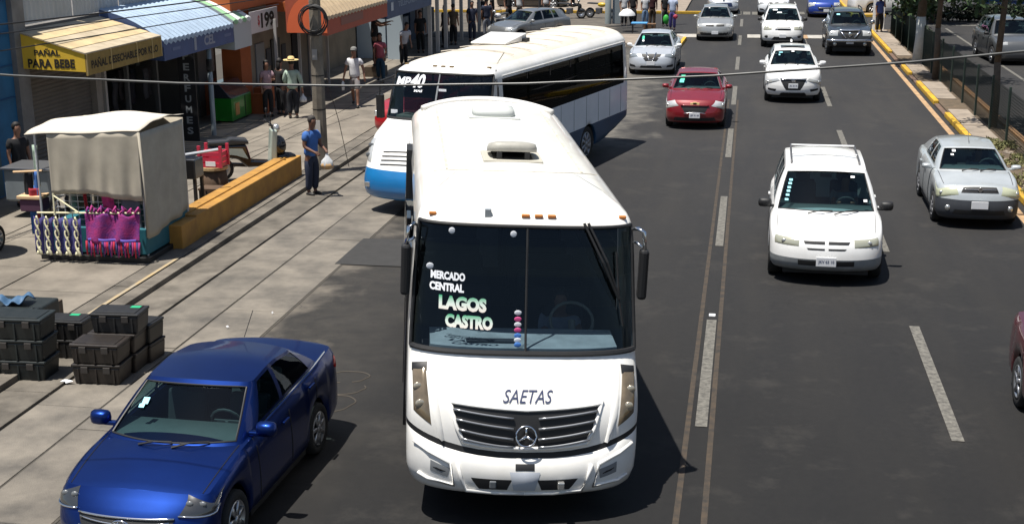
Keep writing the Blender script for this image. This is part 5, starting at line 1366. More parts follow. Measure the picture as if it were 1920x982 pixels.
for (lab, x, y, a, sh_, tr_, kw) in (
    ('broad silhouetted man in black before the pale blue shop panel', -13.45, 55.3, 20, D, D, {}),
    ('person in grey at the first white shop post', -12.9, 57.6, -40, G_, D, dict(woman=True)),
    ('person in brown patterned top under the white awning strip', -12.75, 58.6, 170, CL('brown', (.12, .09, .06)), D, {}),
    ('person in navy behind the second white post', -12.2, 60.1, 30, N_, N_, {}),
    ('person in navy jacket with pale trousers near the third post', -11.85, 61.8, 200, N_, CL('pale', (.16, .17, .2)), {}),
    ('tall person in black at the end of the shaded arcade', -12.9, 66.0, 0, D, D, {}),
    ('person in black coat beside the arcade end', -12.6, 67.2, 90, D, D, dict(woman=True)),
    ('person in dark clothes crossing with one arm raised', -11.95, 68.4, 30, D, D, dict(arms={'L': ((.12, -.15, -.1), (.2, -.3, .1))})),
    ('person in white shirt and dark trousers riding away at the upper edge', -11.5, 69.0, 160, W_, D, {}),
    ('person in white shirt standing by the yellow far kerb', -10.45, 71.3, 0, W_, D, {}),
    ('person in white top left of the grey lamp post', -6.05, 68.7, 20, W_, D, {}),
    ('person in long black dress beside the grey lamp post', -5.62, 68.9, -10, D, D, dict(woman=True, skirt=True)),
    ('person in white blouse and light jeans at the bus stop', -4.95, 68.2, 10, W_, CL('lightjeans', (.16, .25, .38)), dict(woman=True)),
    ('person in maroon shirt facing away at the bus stop', -4.62, 68.6, 180, CL('maroon', (.05, .012, .015)), CL('brown2', (.06, .035, .02)), {}),
    ('person in black holding a bright green bag', -3.95, 68.3, 15, D, D, dict(woman=True)),
    ('person in blue and white shirt with a red bag at the kerb corner', -3.48, 66.4, -15, CL('bluewhite', (.36, .42, .55)), CL('purple', (.06, .05, .2)), {})):
    kw = dict(kw); person(lab, (x, y), R(a), sh_, tr_, fingers=False, s=rnd.uniform(.95, 1.03), z=.13, **kw)
MB().ball((-3.9, 68.15, .50), (.15, .10, .24), 12, 8).build('green_bag', mat('bag_green', (.03, .35, .04), .6), None, True)
tag(bpy.data.objects['green_bag'], 'bright green sack held low by the person in black', 'bag')
MB().ball((-3.34, 66.3, .80), (.12, .07, .11), 12, 8).build('red_bag', mat('bag_red', (.35, .03, .06), .6), None, True)
tag(bpy.data.objects['red_bag'], 'dark red handbag on the hip of the person in blue and white', 'bag')
# person under the pink umbrella on the right median
pr, A = person('person in blue top and black trousers under a pink umbrella on the median', (6.35, 66.4), R(10), CL('blue3', (.06, .10, .30)), D, arms={'L': ((.04, -.08, -.24), (-.02, -.2, .0))}, woman=True, z=.12)
h = hand_world(pr, A, 'L')
um = thing('umbrella', 'open pink umbrella over the person on the median', 'umbrella', (h[0], h[1], h[2]))
MB().tube([(0, 0, -.1), (0, 0, .62)], .008, 6).build('shaft', CHR, um)
for k in range(8):
    a0, a1 = 2*math.pi*k/8, 2*math.pi*(k+1)/8
    V = [(0, 0, .62)]+[(r_*math.cos(a), r_*math.sin(a), .62-.33*(r_/.5)**2) for r_ in (.25, .5) for a in (a0, (a0+a1)/2, a1)]
    mesh('canopy_panel', V, [(0, 1, 2), (0, 2, 3), (1, 4, 5, 2), (2, 5, 6, 3)], mat('umbrella_pink', (.75, .18, .45), .6), um)

# ------------------------------------------------------------------ low yellow wall, pole, street furniture
MUST = mat('mustard_paint', (.42, .215, .035), .75, col2=(.27, .135, .03), scale=2.5, bump=.3, bscale=30)
wl = thing('low_wall', 'low mustard painted masonry wall running along the kerb', 'wall', (-10.15, 22.6, .1))
MB().box(-.22, 0, .75, 7.0, 0, .50).build('wall_step', MUST, wl, bevel=.015)
MB().box(-.47, -.224, .75, 7.0, 0, .525).build('wall_back', MUST, wl, bevel=.015)
MB().box(-.25, .02, 0, .746, 0, .47).build('end_block', MUST, wl, bevel=.015)
MB().box(-.47, -.254, .12, .746, 0, .40).build('end_block', MUST, wl, bevel=.015)
POLEM = mat('pole_concrete', (.22, .19, .15), .85, var=.45, scale=3, bump=.3, bscale=40)
po = thing('utility_pole', 'tall grey concrete utility pole with a coil of black cable behind the blue shirted man', 'utility pole', (-9.92, 30.4, .0))
MB().lathe([(.175, 0), (.135, 5.0), (.12, 9.5), (0, 9.5)], (0, 0, 0), 'Z', 8).build('shaft', POLEM, po)
for z in (1.55, 2.35, 3.3, 3.9): MB().lathe([(.17-.008*z+.004, 0), (.175-.008*z+.004, .035)], (0, 0, z), 'Z', 8).build('steel_band', BLK, po)
for (z0, z1, m_) in ((1.0, 1.32, mat('notice_pale', (.45, .43, .40), .8)), (2.75, 3.0, mat('notice_grey', (.28, .27, .26), .8))): MB().box(-.06, .06, -.175, -.155, z0, z1).build('notice', m_, po)
co = thing('cable_coil', 'coil of black cable hung on the utility pole', 'cable coil', (-9.90, 30.18, 3.72))
for k in range(7):
    r_ = .29+.022*(k % 4); MB().tube([(r_*math.cos(t)+.01*(k % 3), .02*k-.07+.015*math.sin(3*t+k), r_*math.sin(t)-.012*k) for t in np.linspace(0, 2*math.pi, 33)], .013, 5, False).build('cable_loop', BLK, co, True)
MB().tube([(-9.85, 30.3, 3.0), (-9.6, 30.9, 1.2), (-9.45, 31.1, .03)], .009, 5).build('guy_wire', mat('wire_grey', (.06, .055, .05), .7), None)
tag(bpy.data.objects['guy_wire'], 'thin stay wire running from the utility pole down to the kerb', 'wire')

def cable(name, pts, r, m, label):
    P_ = []
    for i in range(len(pts)-1):
        for k in range(10):
            u = k/10; P_.append(tuple(np.array(pts[i])*(1-u)+np.array(pts[i+1])*u))
    P_.append(pts[-1]); o = MB().tube(P_, r, 6).build(name, m, None, True); tag(o, label, 'cable')
def span(name, a, b, sag, r, m, label):
    a = np.array(a); b = np.array(b); P_ = []
    for u in np.linspace(0, 1, 41):
        q = a*(1-u)+b*u; q[2] -= sag*4*u*(1-u); P_.append(tuple(q))
    o = MB().tube(P_, r, 6).build(name, m, None, True); tag(o, label, 'cable')
CABP = [(x, 11.0, 4.812+.0091*(x+4.1)**2) for x in np.linspace(-9.5, 7.5, 12)]
CABM = mat('cable_sheath', (.10, .10, .095), .35, col2=(.03, .03, .03), scale=2.2)
cable('overhead_cable', CABP, .0105, CABM, 'nearest dark overhead cable sagging across the whole photo')
span('overhead_cable', (-14.5, 26.5, 4.9), (-9.5, 30.5, 5.6), .12, .02, BLK, 'upper dark cable crossing in front of the white sheeting at top left')
span('overhead_cable', (-18, 20.8, 4.5), (-11.5, 23.5, 5.6), .1, .012, BLK, 'thin cable in front of the blue building at top left')
# ------------------------------------------------------------------ covered market stall
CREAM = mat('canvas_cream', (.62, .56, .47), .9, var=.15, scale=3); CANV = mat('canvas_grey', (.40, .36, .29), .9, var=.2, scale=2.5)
stl = thing('market_stall', 'street stall wrapped in cream canvas with braided garments hung along its front', 'stall', (-11.4, 22.6, .13))
def roof_fn(u, v):      # u across (left to right), v front to back
    x = -.98+2.02*u; y = -.97+1.95*v
    z = 2.26+.10*u+.20*math.sin(math.pi*min(1, v*1.02))**.8*(.55+.45*math.sin(math.pi*u))+.014*math.sin(9*u+4*v)+.01*math.sin(17*v+3*u)
    return (x-.16*(1-u)**2*(1-v), y, z)
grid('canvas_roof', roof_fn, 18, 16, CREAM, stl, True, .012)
def front_fn(u, v):
    x = -.72+1.74*u; f = .014*math.sin(15*u+1)+.012*math.sin(29*u+2*v)+.01*math.sin(53*u)*(v-.2)
    zt = 2.27+.09*u; zb = 1.17+.05*math.sin(5*u)
    return (x, -.96+f*(.3+v)-.03*v, zt*(1-v)+zb*v)
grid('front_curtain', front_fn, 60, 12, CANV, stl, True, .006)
def side_fn(u, v):
    y = -.94+1.9*u; f = .02*math.sin(11*u)+.012*math.sin(23*u+5*v)
    return (1.03+f*(.4+v)+.04*v-.10*v*max(0, u-.7), y+.05*v*math.sin(4*u), (2.33-.05*u)*(1-v)+(.42+.16*u)*v)
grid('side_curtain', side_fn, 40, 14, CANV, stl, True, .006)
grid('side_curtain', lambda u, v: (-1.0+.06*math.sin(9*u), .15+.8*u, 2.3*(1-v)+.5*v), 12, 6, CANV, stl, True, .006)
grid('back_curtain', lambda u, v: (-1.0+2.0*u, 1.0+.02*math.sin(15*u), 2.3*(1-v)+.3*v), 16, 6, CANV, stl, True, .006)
for x, y in ((-.98, -.9), (1.0, -.9), (-.98, .95), (1.0, .95)): MB().tube([(x, y, 0), (x, y, 2.25)], .02, 6).build('post', mat('post_white', (.55, .56, .58), .4, .3), stl)
MB().tube([(1.03, -.97, 2.34), (1.06, -.95, 1.2), (1.05, -.96, .45)], .022, 6).build('curtain_roll', CANV, stl, True)
g_ = MB()
for x in np.arange(-.7, .95, .13): g_.box(x-.006, x+.006, -.82, -.808, .55, 1.3)
for z in np.arange(.6, 1.3, .11): g_.box(-.72, .95, -.826, -.814, z-.006, z+.006)
g_.build('display_grid', mat('grid_white', (.5, .5, .5), .5), stl, kind='stuff')
for k, (x, z, m_, w_) in enumerate(((.28, 1.12, mat('cloth_magenta', (.55, .05, .20), .9), .22), (.33, .90, MATS['cloth_magenta'], .16), (-.15, 1.1, mat('cloth_red', (.30, .02, .03), .9), .08), (.72, .98, mat('cloth_pale', (.52, .54, .72), .9, var=.2, scale=9), .36))):
    grid('garment', lambda u, v: (x-w_/2+w_*u+.02*v, -.86+.02*math.sin(9*u+k), z+.17-.34*v*(1.9 if k == 3 else 1)), 8, 6, m_, stl, True, .004)
# hanging braided garments along the front: five cream braids, then fringed magenta cloth
PUR = mat('cloth_purple', (.07, .015, .10), .9, var=.4, scale=12); MAG = mat('knit_magenta', (.30, .02, .13), .95, col2=(.09, .02, .16), scale=7, bump=.6, bscale=35); IVO = mat('cord_ivory', (.66, .62, .42), .9)
for k in range(5):
    x0 = -.92+.185*k
    grid('dark_garment', lambda u, v: (x0-.085+.17*u, -1.17+.02*math.sin(7*u+k)-.03*v, .83-.05*math.sin(3*u)-.66*v), 5, 6, PUR, stl, True, .006)
    for sg in (-1, 1):
        pts = [(x0+sg*.034*math.sin(t*math.pi*3.5)+.0, -1.215-.012*math.cos(t*math.pi*3.5)*sg, .84-.70*t) for t in np.linspace(0, 1, 26)]
        MB().tube(pts, [.017]*20+[.020, .024, .026, .028, .03, .03], 5).build('braid', IVO, stl, True)
grid('magenta_garment', lambda u, v: (-.02+1.02*u, -1.16+.035*math.sin(14*u+2*v)-.05*v, .90+.025*math.sin(21*u)-.50*v), 36, 10, MAG, stl, True, .008)
grid('trim_band', lambda u, v: (.04+.90*u, -1.235+.03*math.sin(14*u), .47-.05*v), 30, 2, mat('knit_violet', (.15, .10, .45), .9), stl, True, .006)
for k in range(24):
    x0 = .0+1.0*k/23; MB().tube([(x0, -1.21, .42), (x0+.012*math.sin(k), -1.22, .30), (x0+.02*math.sin(2.1*k), -1.215, .16+.03*math.sin(k*1.7))], [.019, .021, .013], 5).build('tassel', mat('cloth_red2', (.42, .02, .05), .9) if k % 3 == 0 else (PUR if k % 3 == 1 else mat('knit_pink', (.32, .03, .16), .9)), stl, True)
for k in range(14):
    x0 = .02+.07*k; MB().tube([(x0, -1.16, .93), (x0+.05*math.sin(3*k), -1.1, 1.0+.03*math.sin(2*k)), (x0+.04, -1.05, .93)], .022, 5).build('tassel', mat('knit_pink', (.32, .03, .16), .9) if k % 2 else MAG, stl, True)
MB().tube([(-.95, -1.12, .88), (1.0, -1.12, .93)], .018, 6).build('hanging_rail', IVO, stl)
MB().tube([(-.62, -1.1, 1.20), (-.12, -1.18, .92)], .016, 5).build('hanging_rail', IVO, stl); MB().tube([(-.62, -1.1, 1.24), (-.60, -1.15, .85)], .014, 5).build('hanging_rail', IVO, stl)
MB().box(-.95, 1.02, -.95, .9, .12, .60).build('counter', mat('counter_teal', (.015, .13, .17), .6, var=.2), stl, bevel=.02)
MB().box(-1.0, 1.08, -1.05, .95, 0.0, .10).build('pallet', BLK, stl, bevel=.01)
# goods on the left flank
for k, (x, y, z, w_, h_, m_) in enumerate(((-1.2, -.55, 1.62, .10, .75, mat('cloth_green', (.02, .25, .08), .8)), (-1.12, -.75, 1.3, .12, .5, mat('cloth_blue', (.02, .06, .3), .8)), (-1.32, -.7, 1.3, .18, .5, mat('cloth_navy', (.015, .02, .10), .8)), (-1.16, -.8, 1.12, .2, .25, mat('cloth_red', (.30, .02, .03), .9)), (-1.3, -.6, .8, .15, .9, MATS['cloth_blue']), (-1.14, -.72, .75, .05, .8, MATS['cloth_red']))):
    grid('garment', lambda u, v: (x-w_/2+w_*u, y+.03*math.sin(6*u+k), z+h_/2-h_*v), 5, 6, m_, stl, True, .02)
MB().box(-1.48, -1.02, -.86, -.5, 1.05, 1.11).build('tray', mat('tray_wood', (.62, .42, .24), .7), stl, bevel=.01); MB().box(-1.44, -1.02, -.84, -.52, .82, 1.04).build('goods_box', mat('box_plum', (.08, .03, .06), .8), stl, bevel=.02)
MB().tube([(-1.55, -.75, 1.53), (-1.0, -.72, 1.56)], .02, 6).build('hanging_rail', MATS['tray_wood'], stl)
# black box on legs at the stall's rear right, red plastic crate on a wooden stool, table
t_ = thing('grill_box', 'black metal box on thin legs beside the canvas stall', 'box', (-11.05, 25.2, .13))
MB().box(-.22, .22, -.2, .25, .80, 1.2).build('box_body', BLKG, t_, bevel=.02)
for x, y in ((-.18, -.15), (.18, -.15), (-.18, .2), (.18, .2)): MB().box(x-.03, x+.03, y-.03, y+.03, 0, .798).build('leg', BLK, t_)
MB().tube([(-.1, .1, 1.25), (.45, .5, 1.30)], .03, 6).build('handle', mat('handle_pale', (.5, .52, .55), .4), t_)
WOOD = mat('wood_pale', (.48, .34, .17), .7, col2=(.3, .2, .1), scale=4); WOODD = mat('wood_dark', (.10, .06, .035), .8, var=.4, scale=6)
t_ = thing('wooden_stool', 'round wooden barrel stool under the red plastic crate', 'stool', (-11.08, 26.6, .13))
MB().lathe([(.22, 0), (.28, .35), (.25, .70), (0, .70)], (0, 0, 0), 'Z', 14).build('barrel', WOODD, t_, True); MB().lathe([(.29, .705), (.29, .765), (0, .765)], (0, 0, 0), 'Z', 16).build('seat', WOOD, t_)
t_ = thing('plastic_crate', 'red plastic crate with handles standing on the barrel stool', 'crate', (-11.08, 26.6, .90))
RC = mat('plastic_red', (.50, .035, .07), .4)
for (a, b_, c_, d_) in ((-.24, .24, -.2, -.17), (-.24, .24, .17, .2), (-.24, -.21, -.169, .169), (.21, .24, -.169, .169)):
    for z in (0, .12, .24): MB().box(a, b_, c_, d_, z, z+.085).build('side_slat', RC, t_)
for x, y in ((-.24, -.2), (.24, -.2), (-.24, .2), (.24, .2)): MB().box(x-.03, x+.03, y-.03, y+.03, 0, .46).build('corner_post', RC, t_)
MB().box(-.21, .21, -.17, .17, 0, .02).build('base', RC, t_); MB().box(-.1, .12, -.215, -.203, .03, .13).build('sticker', PLATE, t_)
t_ = thing('folding_table', 'narrow dark table with bottles between stall and scooter', 'table', (-10.85, 25.9, .13))
MB().box(-.25, .3, -.2, .2, .42, .46).build('table_top', WOODD, t_)
for x, y in ((-.22, -.17), (.27, -.17), (-.22, .17), (.27, .17)): MB().box(x-.015, x+.015, y-.015, y+.015, 0, .418).build('leg', BLK, t_)

# ------------------------------------------------------------------ motorcycles and scooter
def moto(name, label, pos, rz, col, group=None, scooter=True, s=1.):
    t_ = thing(name, label, 'scooter' if scooter else 'motorcycle', (pos[0], pos[1], pos[2]), rz, group); t_.scale = (s, s, s)
    rr = .23 if scooter else .29
    for y in (-.62, .60):
        b = MB(); n = 20
        for k in range(n):
            pass
        b.lathe([(rr*.72, -.05), (rr*.95, -.05), (rr, 0), (rr*.95, .05), (rr*.72, .05), (rr*.72, -.05)], (0, 0, 0), 'X', 20)
        w_ = b.build('wheel', RUB, t_, True, loc=(0, y, rr)); d = MB(); d.lathe([(rr*.72, -.03), (.04, -.05), (.04, .05), (rr*.72, .03)], (0, 0, 0), 'X', 14); d.build('rim', ALU, w_, True)
    if scooter:
        b = MB(); b.prism([(-.16, -.44, .30), (-.16, -.30, .30), (-.16, -.36, .96), (-.16, -.48, .94)], (.32, 0, 0)); b.build('leg_shield', col, t_, bevel=.03)
        b = MB(); b.prism([(-.13, y, z) for y, z in ((-.32, .25), (.12, .25), (.3, .42), (.78, .52), (.86, .70), (.12, .69), (.04, .38), (-.32, .34))], (.26, 0, 0)); b.build('tail_body', BLKG, t_, bevel=.03)
        b = MB(); b.ball((0, -.5, .62), (.17, .16, .20), 12, 8); b.build('front_fairing', BLKG, t_, True)
        for sx in (-.145, .131): MB().prism([(sx, y, z) for y, z in ((.10, .42), (.32, .50), (.74, .58), (.76, .66), (.2, .62))], (.014, 0, 0)).build('side_panel', col, t_)
    else:
        b = MB(); b.ball((0, -.12, .74), (.14, .26, .13), 12, 8); b.build('tank', col, t_, True)
        b = MB(); b.obox((0, .05, .42), (.26, .34), .3); b.build('engine', mat('engine_grey', (.12, .12, .13), .4, .6), t_, bevel=.03)
    b = MB(); b.prism([(-.14, y, z) for y, z in ((.06, .70), (.82, .72), (.86, .80), (.5, .80), (.42, .84), (.1, .80))] if scooter else [(-.14, y, z) for y, z in ((.1, .76), (.75, .78), (.72, .86), (.12, .84))], (.28, 0, 0)); b.build('seat', mat('seat_vinyl', (.035, .037, .04), .35), t_, bevel=.04)
    b = MB(); b.ball((0, -.62, rr+.14), (.08, .24, .12), 10, 6); b.build('mudguard', BLKG, t_, True)
    MB().tube([(0, -.62, rr), (0, -.44, .9), (0, -.40, 1.02)], .03, 6).build('fork', BLK, t_)
    MB().tube([(-.34, -.30, 1.08), (-.2, -.38, 1.04), (.2, -.38, 1.04), (.34, -.30, 1.08)], .018, 6).build('handlebar', BLK, t_)
    MB().ball((0, -.47, .96), (.10, .08, .09), 10, 6).build('headlight', LAMP, t_, True)
    for sg in (-1, 1):
        b = MB(); b.tube([(sg*.25, -.34, 1.06), (sg*.3, -.34, 1.24)], .008, 5); b.ball((sg*.32, -.34, 1.28), (.06, .02, .045), 8, 5); b.build('mirror', BLK, t_)
    MB().tube([(.14, .1, .25), (.16, .6, .3), (.16, .85, .34)], .04, 8).build('exhaust', mat('engine_grey', (.12, .12, .13), .4, .6), t_, True)
    return t_
moto('scooter', 'black and white scooter parked behind the mustard wall', (-11.1, 28.95, .14), R(118), mat('scooter_pale', (.42, .48, .42), .3, coat=.6), s=1.2)
moto('motorcycle', 'black motorcycle at the yellow far kerb, left of its pair', (-9.5, 74.2, 0), R(80), BLKG, 'motorcycles at the far kerb', False)
moto('motorcycle', 'motorcycle with yellow parts at the far kerb, right of its pair', (-7.9, 74.4, 0), R(70), mat('moto_yellow', (.5, .35, .03), .4), 'motorcycles at the far kerb', False)
person('rider in black sitting astride the left motorcycle', (-9.4, 74.3), R(80), D, D, sit=True, fingers=False, z=.25)
moto('motorcycle', 'motorcycle parked nose in at the end of the arcade', (-11.9, 65.3, .13), R(-20), mat('moto_white', (.55, .55, .56), .4), None, False)

# ------------------------------------------------------------------ storage crates at lower left
CB = mat('crate_black', (.007, .007, .008), .5, col2=(.016, .016, .016), scale=7, rand=.3); CBR = mat('crate_brown', (.011, .008, .007), .5, col2=(.024, .018, .014), scale=7, rand=.3); CGN = mat('crate_greenblack', (.005, .009, .0095), .5, col2=(.014, .018, .018), scale=7, rand=.3)
def crate(label, x, y, z, rz, m, w_=.70, d=.46, h=.27, tape=None, group='lidded plastic storage crates'):
    t_ = thing('storage_crate', label, 'crate', (x, y, z), rz, group)
    a, b_ = w_/2, d/2; k = .9
    V = [(-a*k, -b_*k, 0), (a*k, -b_*k, 0), (a*k, b_*k, 0), (-a*k, b_*k, 0), (-a*.97, -b_*.97, h-.03), (a*.97, -b_*.97, h-.03), (a*.97, b_*.97, h-.03), (-a*.97, b_*.97, h-.03)]
    MB().add(V, [(0, 3, 2, 1), (4, 5, 6, 7), (0, 1, 5, 4), (1, 2, 6, 5), (2, 3, 7, 6), (3, 0, 4, 7)]).build('tub', m, t_, bevel=.02)
    MB().box(-a, a, -b_, b_, h-.028, h+.012).build('lid', m, t_, bevel=.014)
    MB().box(-a*.82, a*.82, -b_*.78, b_*.78, h+.012, h+.022).build('lid_panel', m, t_, bevel=.008)
    for sx in (-1, 1): MB().box(sx*a*.45-.05, sx*a*.45+.05, -b_-.012, -b_+.012, h-.11, h-.02).build('latch', mat('latch_grey', (.04, .035, .032), .5), t_, bevel=.006)
    for sx in (-.8, 0, .8): MB().box(sx*a*.9-.012, sx*a*.9+.012, -b_*.955-.012, -b_*.94, .02, h-.05).build('rib', m, t_)
    if tape: MB().box(tape-.07, tape+.07, -b_*.2+.1, b_*.2+.1, h+.0225, h+.026).build('tape', mat('tape_green', (.02, .35, .16), .5), t_)
    return t_
# cluster of brown crates
crate('scuffed brown crate at the bottom front of the right pile', -8.52, 16.10, .02, R(3), CBR)
crate('brown crate with flat lid lying on the scuffed brown one', -8.52, 16.10, .305, R(2), CBR)
crate('bottom crate of the middle column of the right pile', -8.50, 16.58, .02, R(2), CBR)
crate('second crate up in the middle column of the right pile', -8.50, 16.58, .305, R(2), CBR)
crate('topmost black crate of the right pile with green tape', -8.45, 16.60, .59, R(4), CB, tape=.2)
crate('bottom crate at the far side of the right pile', -8.33, 17.03, .02, R(-4), CBR, .44)
crate('upper crate at the far side of the right pile', -8.33, 17.03, .305, R(-3), CB, .44)
# green black stack at the left edge
for k in range(3): crate(('bottom', 'middle', 'topmost')[k]+' crate of the green black stack cut by the left edge', -9.62, 16.05, .02+.30*k, R(3), CGN, .78, .5, .29)
for k in range(2): crate(('lower', 'upper')[k]+' crate of the second green black stack behind the edge stack', -10.2, 16.7, .13+.30*k, R(3), CGN, .72, .5, .29)
crate('lower crate of the short stack with green tape between the piles', -9.42, 16.95, .02, R(1), CB, .60, .42, .29)
crate('upper crate of the short stack with green tape between the piles', -9.42, 16.95, .32, R(1), CB, .60, .42, .27, tape=.05)
b = thing('cardboard_box', 'upright brown cardboard box behind the green black crates', 'box', (-10.3, 17.75, .13)); MB().box(-.25, .25, -.2, .2, 0, .42).build('box_body', mat('cardboard', (.12, .09, .065), .9, var=.2), b, bevel=.006)
tp = thing('tarpaulin', 'crumpled blue tarpaulin lying on the far left crates', 'tarpaulin', (-10.35, 17.1, .74))
grid('sheet', lambda u, v: (-.15+.42*u, -.2+.36*v, .03+.05*math.sin(6*u+1)*math.sin(5*v)+.03*math.sin(13*u+4*v)+.08*abs(u-.4)), 14, 12, mat('tarp_blue', (.05, .12, .22), .6, var=.3, scale=5), tp, True, .006)
MB().box(-10.85, -9.85, 16.86, 17.5, .13, .72).build('dark_bin', CGN, None, bevel=.03); tag(bpy.data.objects['dark_bin'], 'wide dark bin under the blue tarpaulin', 'bin')
def litter(label, x, y, z, w_, m, k):
    V = [(w_*(.5+.5*math.sin(i*1.9+k))*math.cos(i*math.pi/4), w_*.55*math.sin(i*math.pi/4)*(.6+.4*math.cos(i*2.3)), .012+.02*(i % 2)) for i in range(8)]+[(0, 0, .05)]
    o = mesh('litter', V, [(i, (i+1) % 8, 8) for i in range(8)]+[tuple(range(8))[::-1]], m, None); o.location = (x, y, z); tag(o, label, 'litter'); o['name_kind'] = 0; del o['name_kind']
litter('crumpled white paper on the ground before the brown crates', -8.93, 15.86, .03, .13, PLATE, 1); litter('white paper scrap on the road right of the crates', -7.66, 18.5, .02, .05, PLATE, 2); litter('white paper scrap further up the road', -7.22, 19.3, .02, .045, PLATE, 3)
RING = mat('dried_rim', (.055, .047, .038), .9)
for (cx, cy, a, b_, t0, t1) in ((-5.12, 15.75, .26, .30, 0, 6.28), (-5.15, 16.3, .28, .22, 2, 6.8), (-5.2, 16.75, .26, .22, -1.2, 2.6)):
    P_ = [(cx+a*math.cos(t)*(1+.08*math.sin(5*t)), cy+b_*math.sin(t)*(1+.1*math.sin(3*t)), .004) for t in np.linspace(t0, t1, 40)]
    MB().tube(P_, .010, 4).build('puddle_rim', RING, road)
# white awning corner and cart at the left edge
t_ = thing('street_cart', 'pale handcart with a white rounded canopy at the left edge', 'cart', (-13.6, 21.6, .13))
MB().ball((-.35, 0, 1.45), (.75, .6, .22), 20, 8).build('canopy', WHITEP, t_, True)
MB().box(-.9, .1, -.35, .4, .5, .95).build('cart_body', mat('cart_grey', (.22, .25, .27), .5, var=.2), t_, bevel=.03)
for y in (-.3, .35): wheel(t_, .12, y, .25, .07); 
for x in (-.8, .05): MB().tube([(x, 0, .95), (x, 0, 1.4)], .02, 6).build('post', CHR, t_)
t_ = thing('food_cart', 'grey metal food cart in the shade behind the stall', 'cart', (-14.25, 24.9, .13))
MB().box(-.5, .5, -.4, .4, .35, 1.0).build('cart_body', mat('cart_grey', (.22, .25, .27), .5, var=.2), t_, bevel=.04); MB().box(-.54, .54, -.44, .44, 1.003, 1.05).build('worktop', ALU, t_, bevel=.01)
for y in (-.35, .35): wheel(t_, .52, y, .22, .07)
person('shadowy person in black beside the food cart', (-15.0, 25.6), R(60), D, D, z=.13, fingers=False)

# ------------------------------------------------------------------ shops on the left
def ribbed(name, x0, x1, y0, y1, z0, z1, m, parent, pitch=.16, amp=.02, vertical=True):
    n = int((y1-y0)/pitch*4); V = []; F = []
    for i in range(n+1):
        y = y0+(y1-y0)*i/n; d = amp*(1 if (i % 4) in (1, 2) else 0)
        V += [(x0+d, y, z0), (x0+d, y, z1)]
    for i in range(n): F.append((2*i, 2*i+2, 2*i+3, 2*i+1))
    return mesh(name, V, F, m, parent)
WALLG = mat('plaster_grey', (.16, .15, .14), .9, var=.3, scale=1.2, bump=.2); WALLB = mat('plaster_beige', (.26, .22, .17), .9, var=.3, scale=1.2, bump=.2)
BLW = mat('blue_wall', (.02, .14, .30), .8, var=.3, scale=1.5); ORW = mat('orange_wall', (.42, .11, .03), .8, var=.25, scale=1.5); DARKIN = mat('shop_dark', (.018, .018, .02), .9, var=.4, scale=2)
sh = thing('blue_building', 'bright blue building at the upper left corner', 'building', (-15.9, 18, 0))
MB().box(-6, 0, 0, 9.25, 0, 4.9).build('wall', BLW, sh)
for z in (2.2, 2.9, 3.6, 4.3): MB().box(.0, .03, 0, 9.2, z, z+.03).build('cladding_joint', mat('blue_joint', (.01, .07, .18), .8), sh)
MB().box(0, .12, 5.0, 8.2, .2, 2.6).build('shop_door', mat('door_teal', (.02, .07, .10), .6), sh)
s1 = thing('shop_building', 'row of shops with grey shutter, white sheet metal upper wall and an open dark shopfront', 'shop', (-15.9, 27.25, 0))
MB().box(-.3, .12, 0, .5, .1, 4.9).build('pilaster', mat('pilaster_grey', (.20, .20, .20), .8, var=.35, scale=2), s1)
MB().box(-.3, .0, .5, .62, .1, 3.6).build('pilaster', WALLG, s1)
b = MB()                                          # roller shutter slats as relief
V = []; F = []; n = 0
zz = np.arange(.12, 2.72, .0325)
for i, z in enumerate(zz): V += [(-.12+.018*(1 if i % 3 else 0), .62, z), (-.12+.018*(1 if i % 3 else 0), 3.7, z)]
F = [(2*i, 2*i+1, 2*i+3, 2*i+2) for i in range(len(zz)-1)]
mesh('roller_shutter', V, F, mat('shutter_grey', (.15, .135, .12), .6, .1, var=.2, scale=2), s1)
MB().box(-.3, .05, 3.7, 4.0, .1, 3.6).build('column', mat('column_pale', (.30, .27, .24), .8, var=.2), s1); MB().box(-.1, .08, 4.12, 4.22, .1, 2.9).build('post', mat('post_pale', (.42, .40, .38), .6), s1)
MB().box(-4.3, -.0, .0, 12, 3.60, 3.68).build('canopy_slab', WALLG, s1)
MB().box(-.22, -.02, .5, 10, 2.74, 3.6).build('lintel', mat('lintel_dark', (.03, .03, .032), .9), s1)
for k in range(4): 
    ribbed('metal_sheet', -.02, 0, .55+2.45*k, 2.95+2.45*k, 3.72, 4.7, mat('sheet_white', (.42, .46, .50), .5, .2, var=.15, scale=1.5), s1, .2, .03)
MB().add([(-.0, .6, 4.5), (.02, 2.9, 4.2), (.05, 2.9, 4.28), (.05, .6, 4.6)], [(0, 1, 2, 3)]).build('sign_board', mat('board_grey', (.30, .33, .36), .6), s1)
MB().box(.03, .08, .55, 10, 4.34, 4.42).build('dark_rail', BLK, s1)
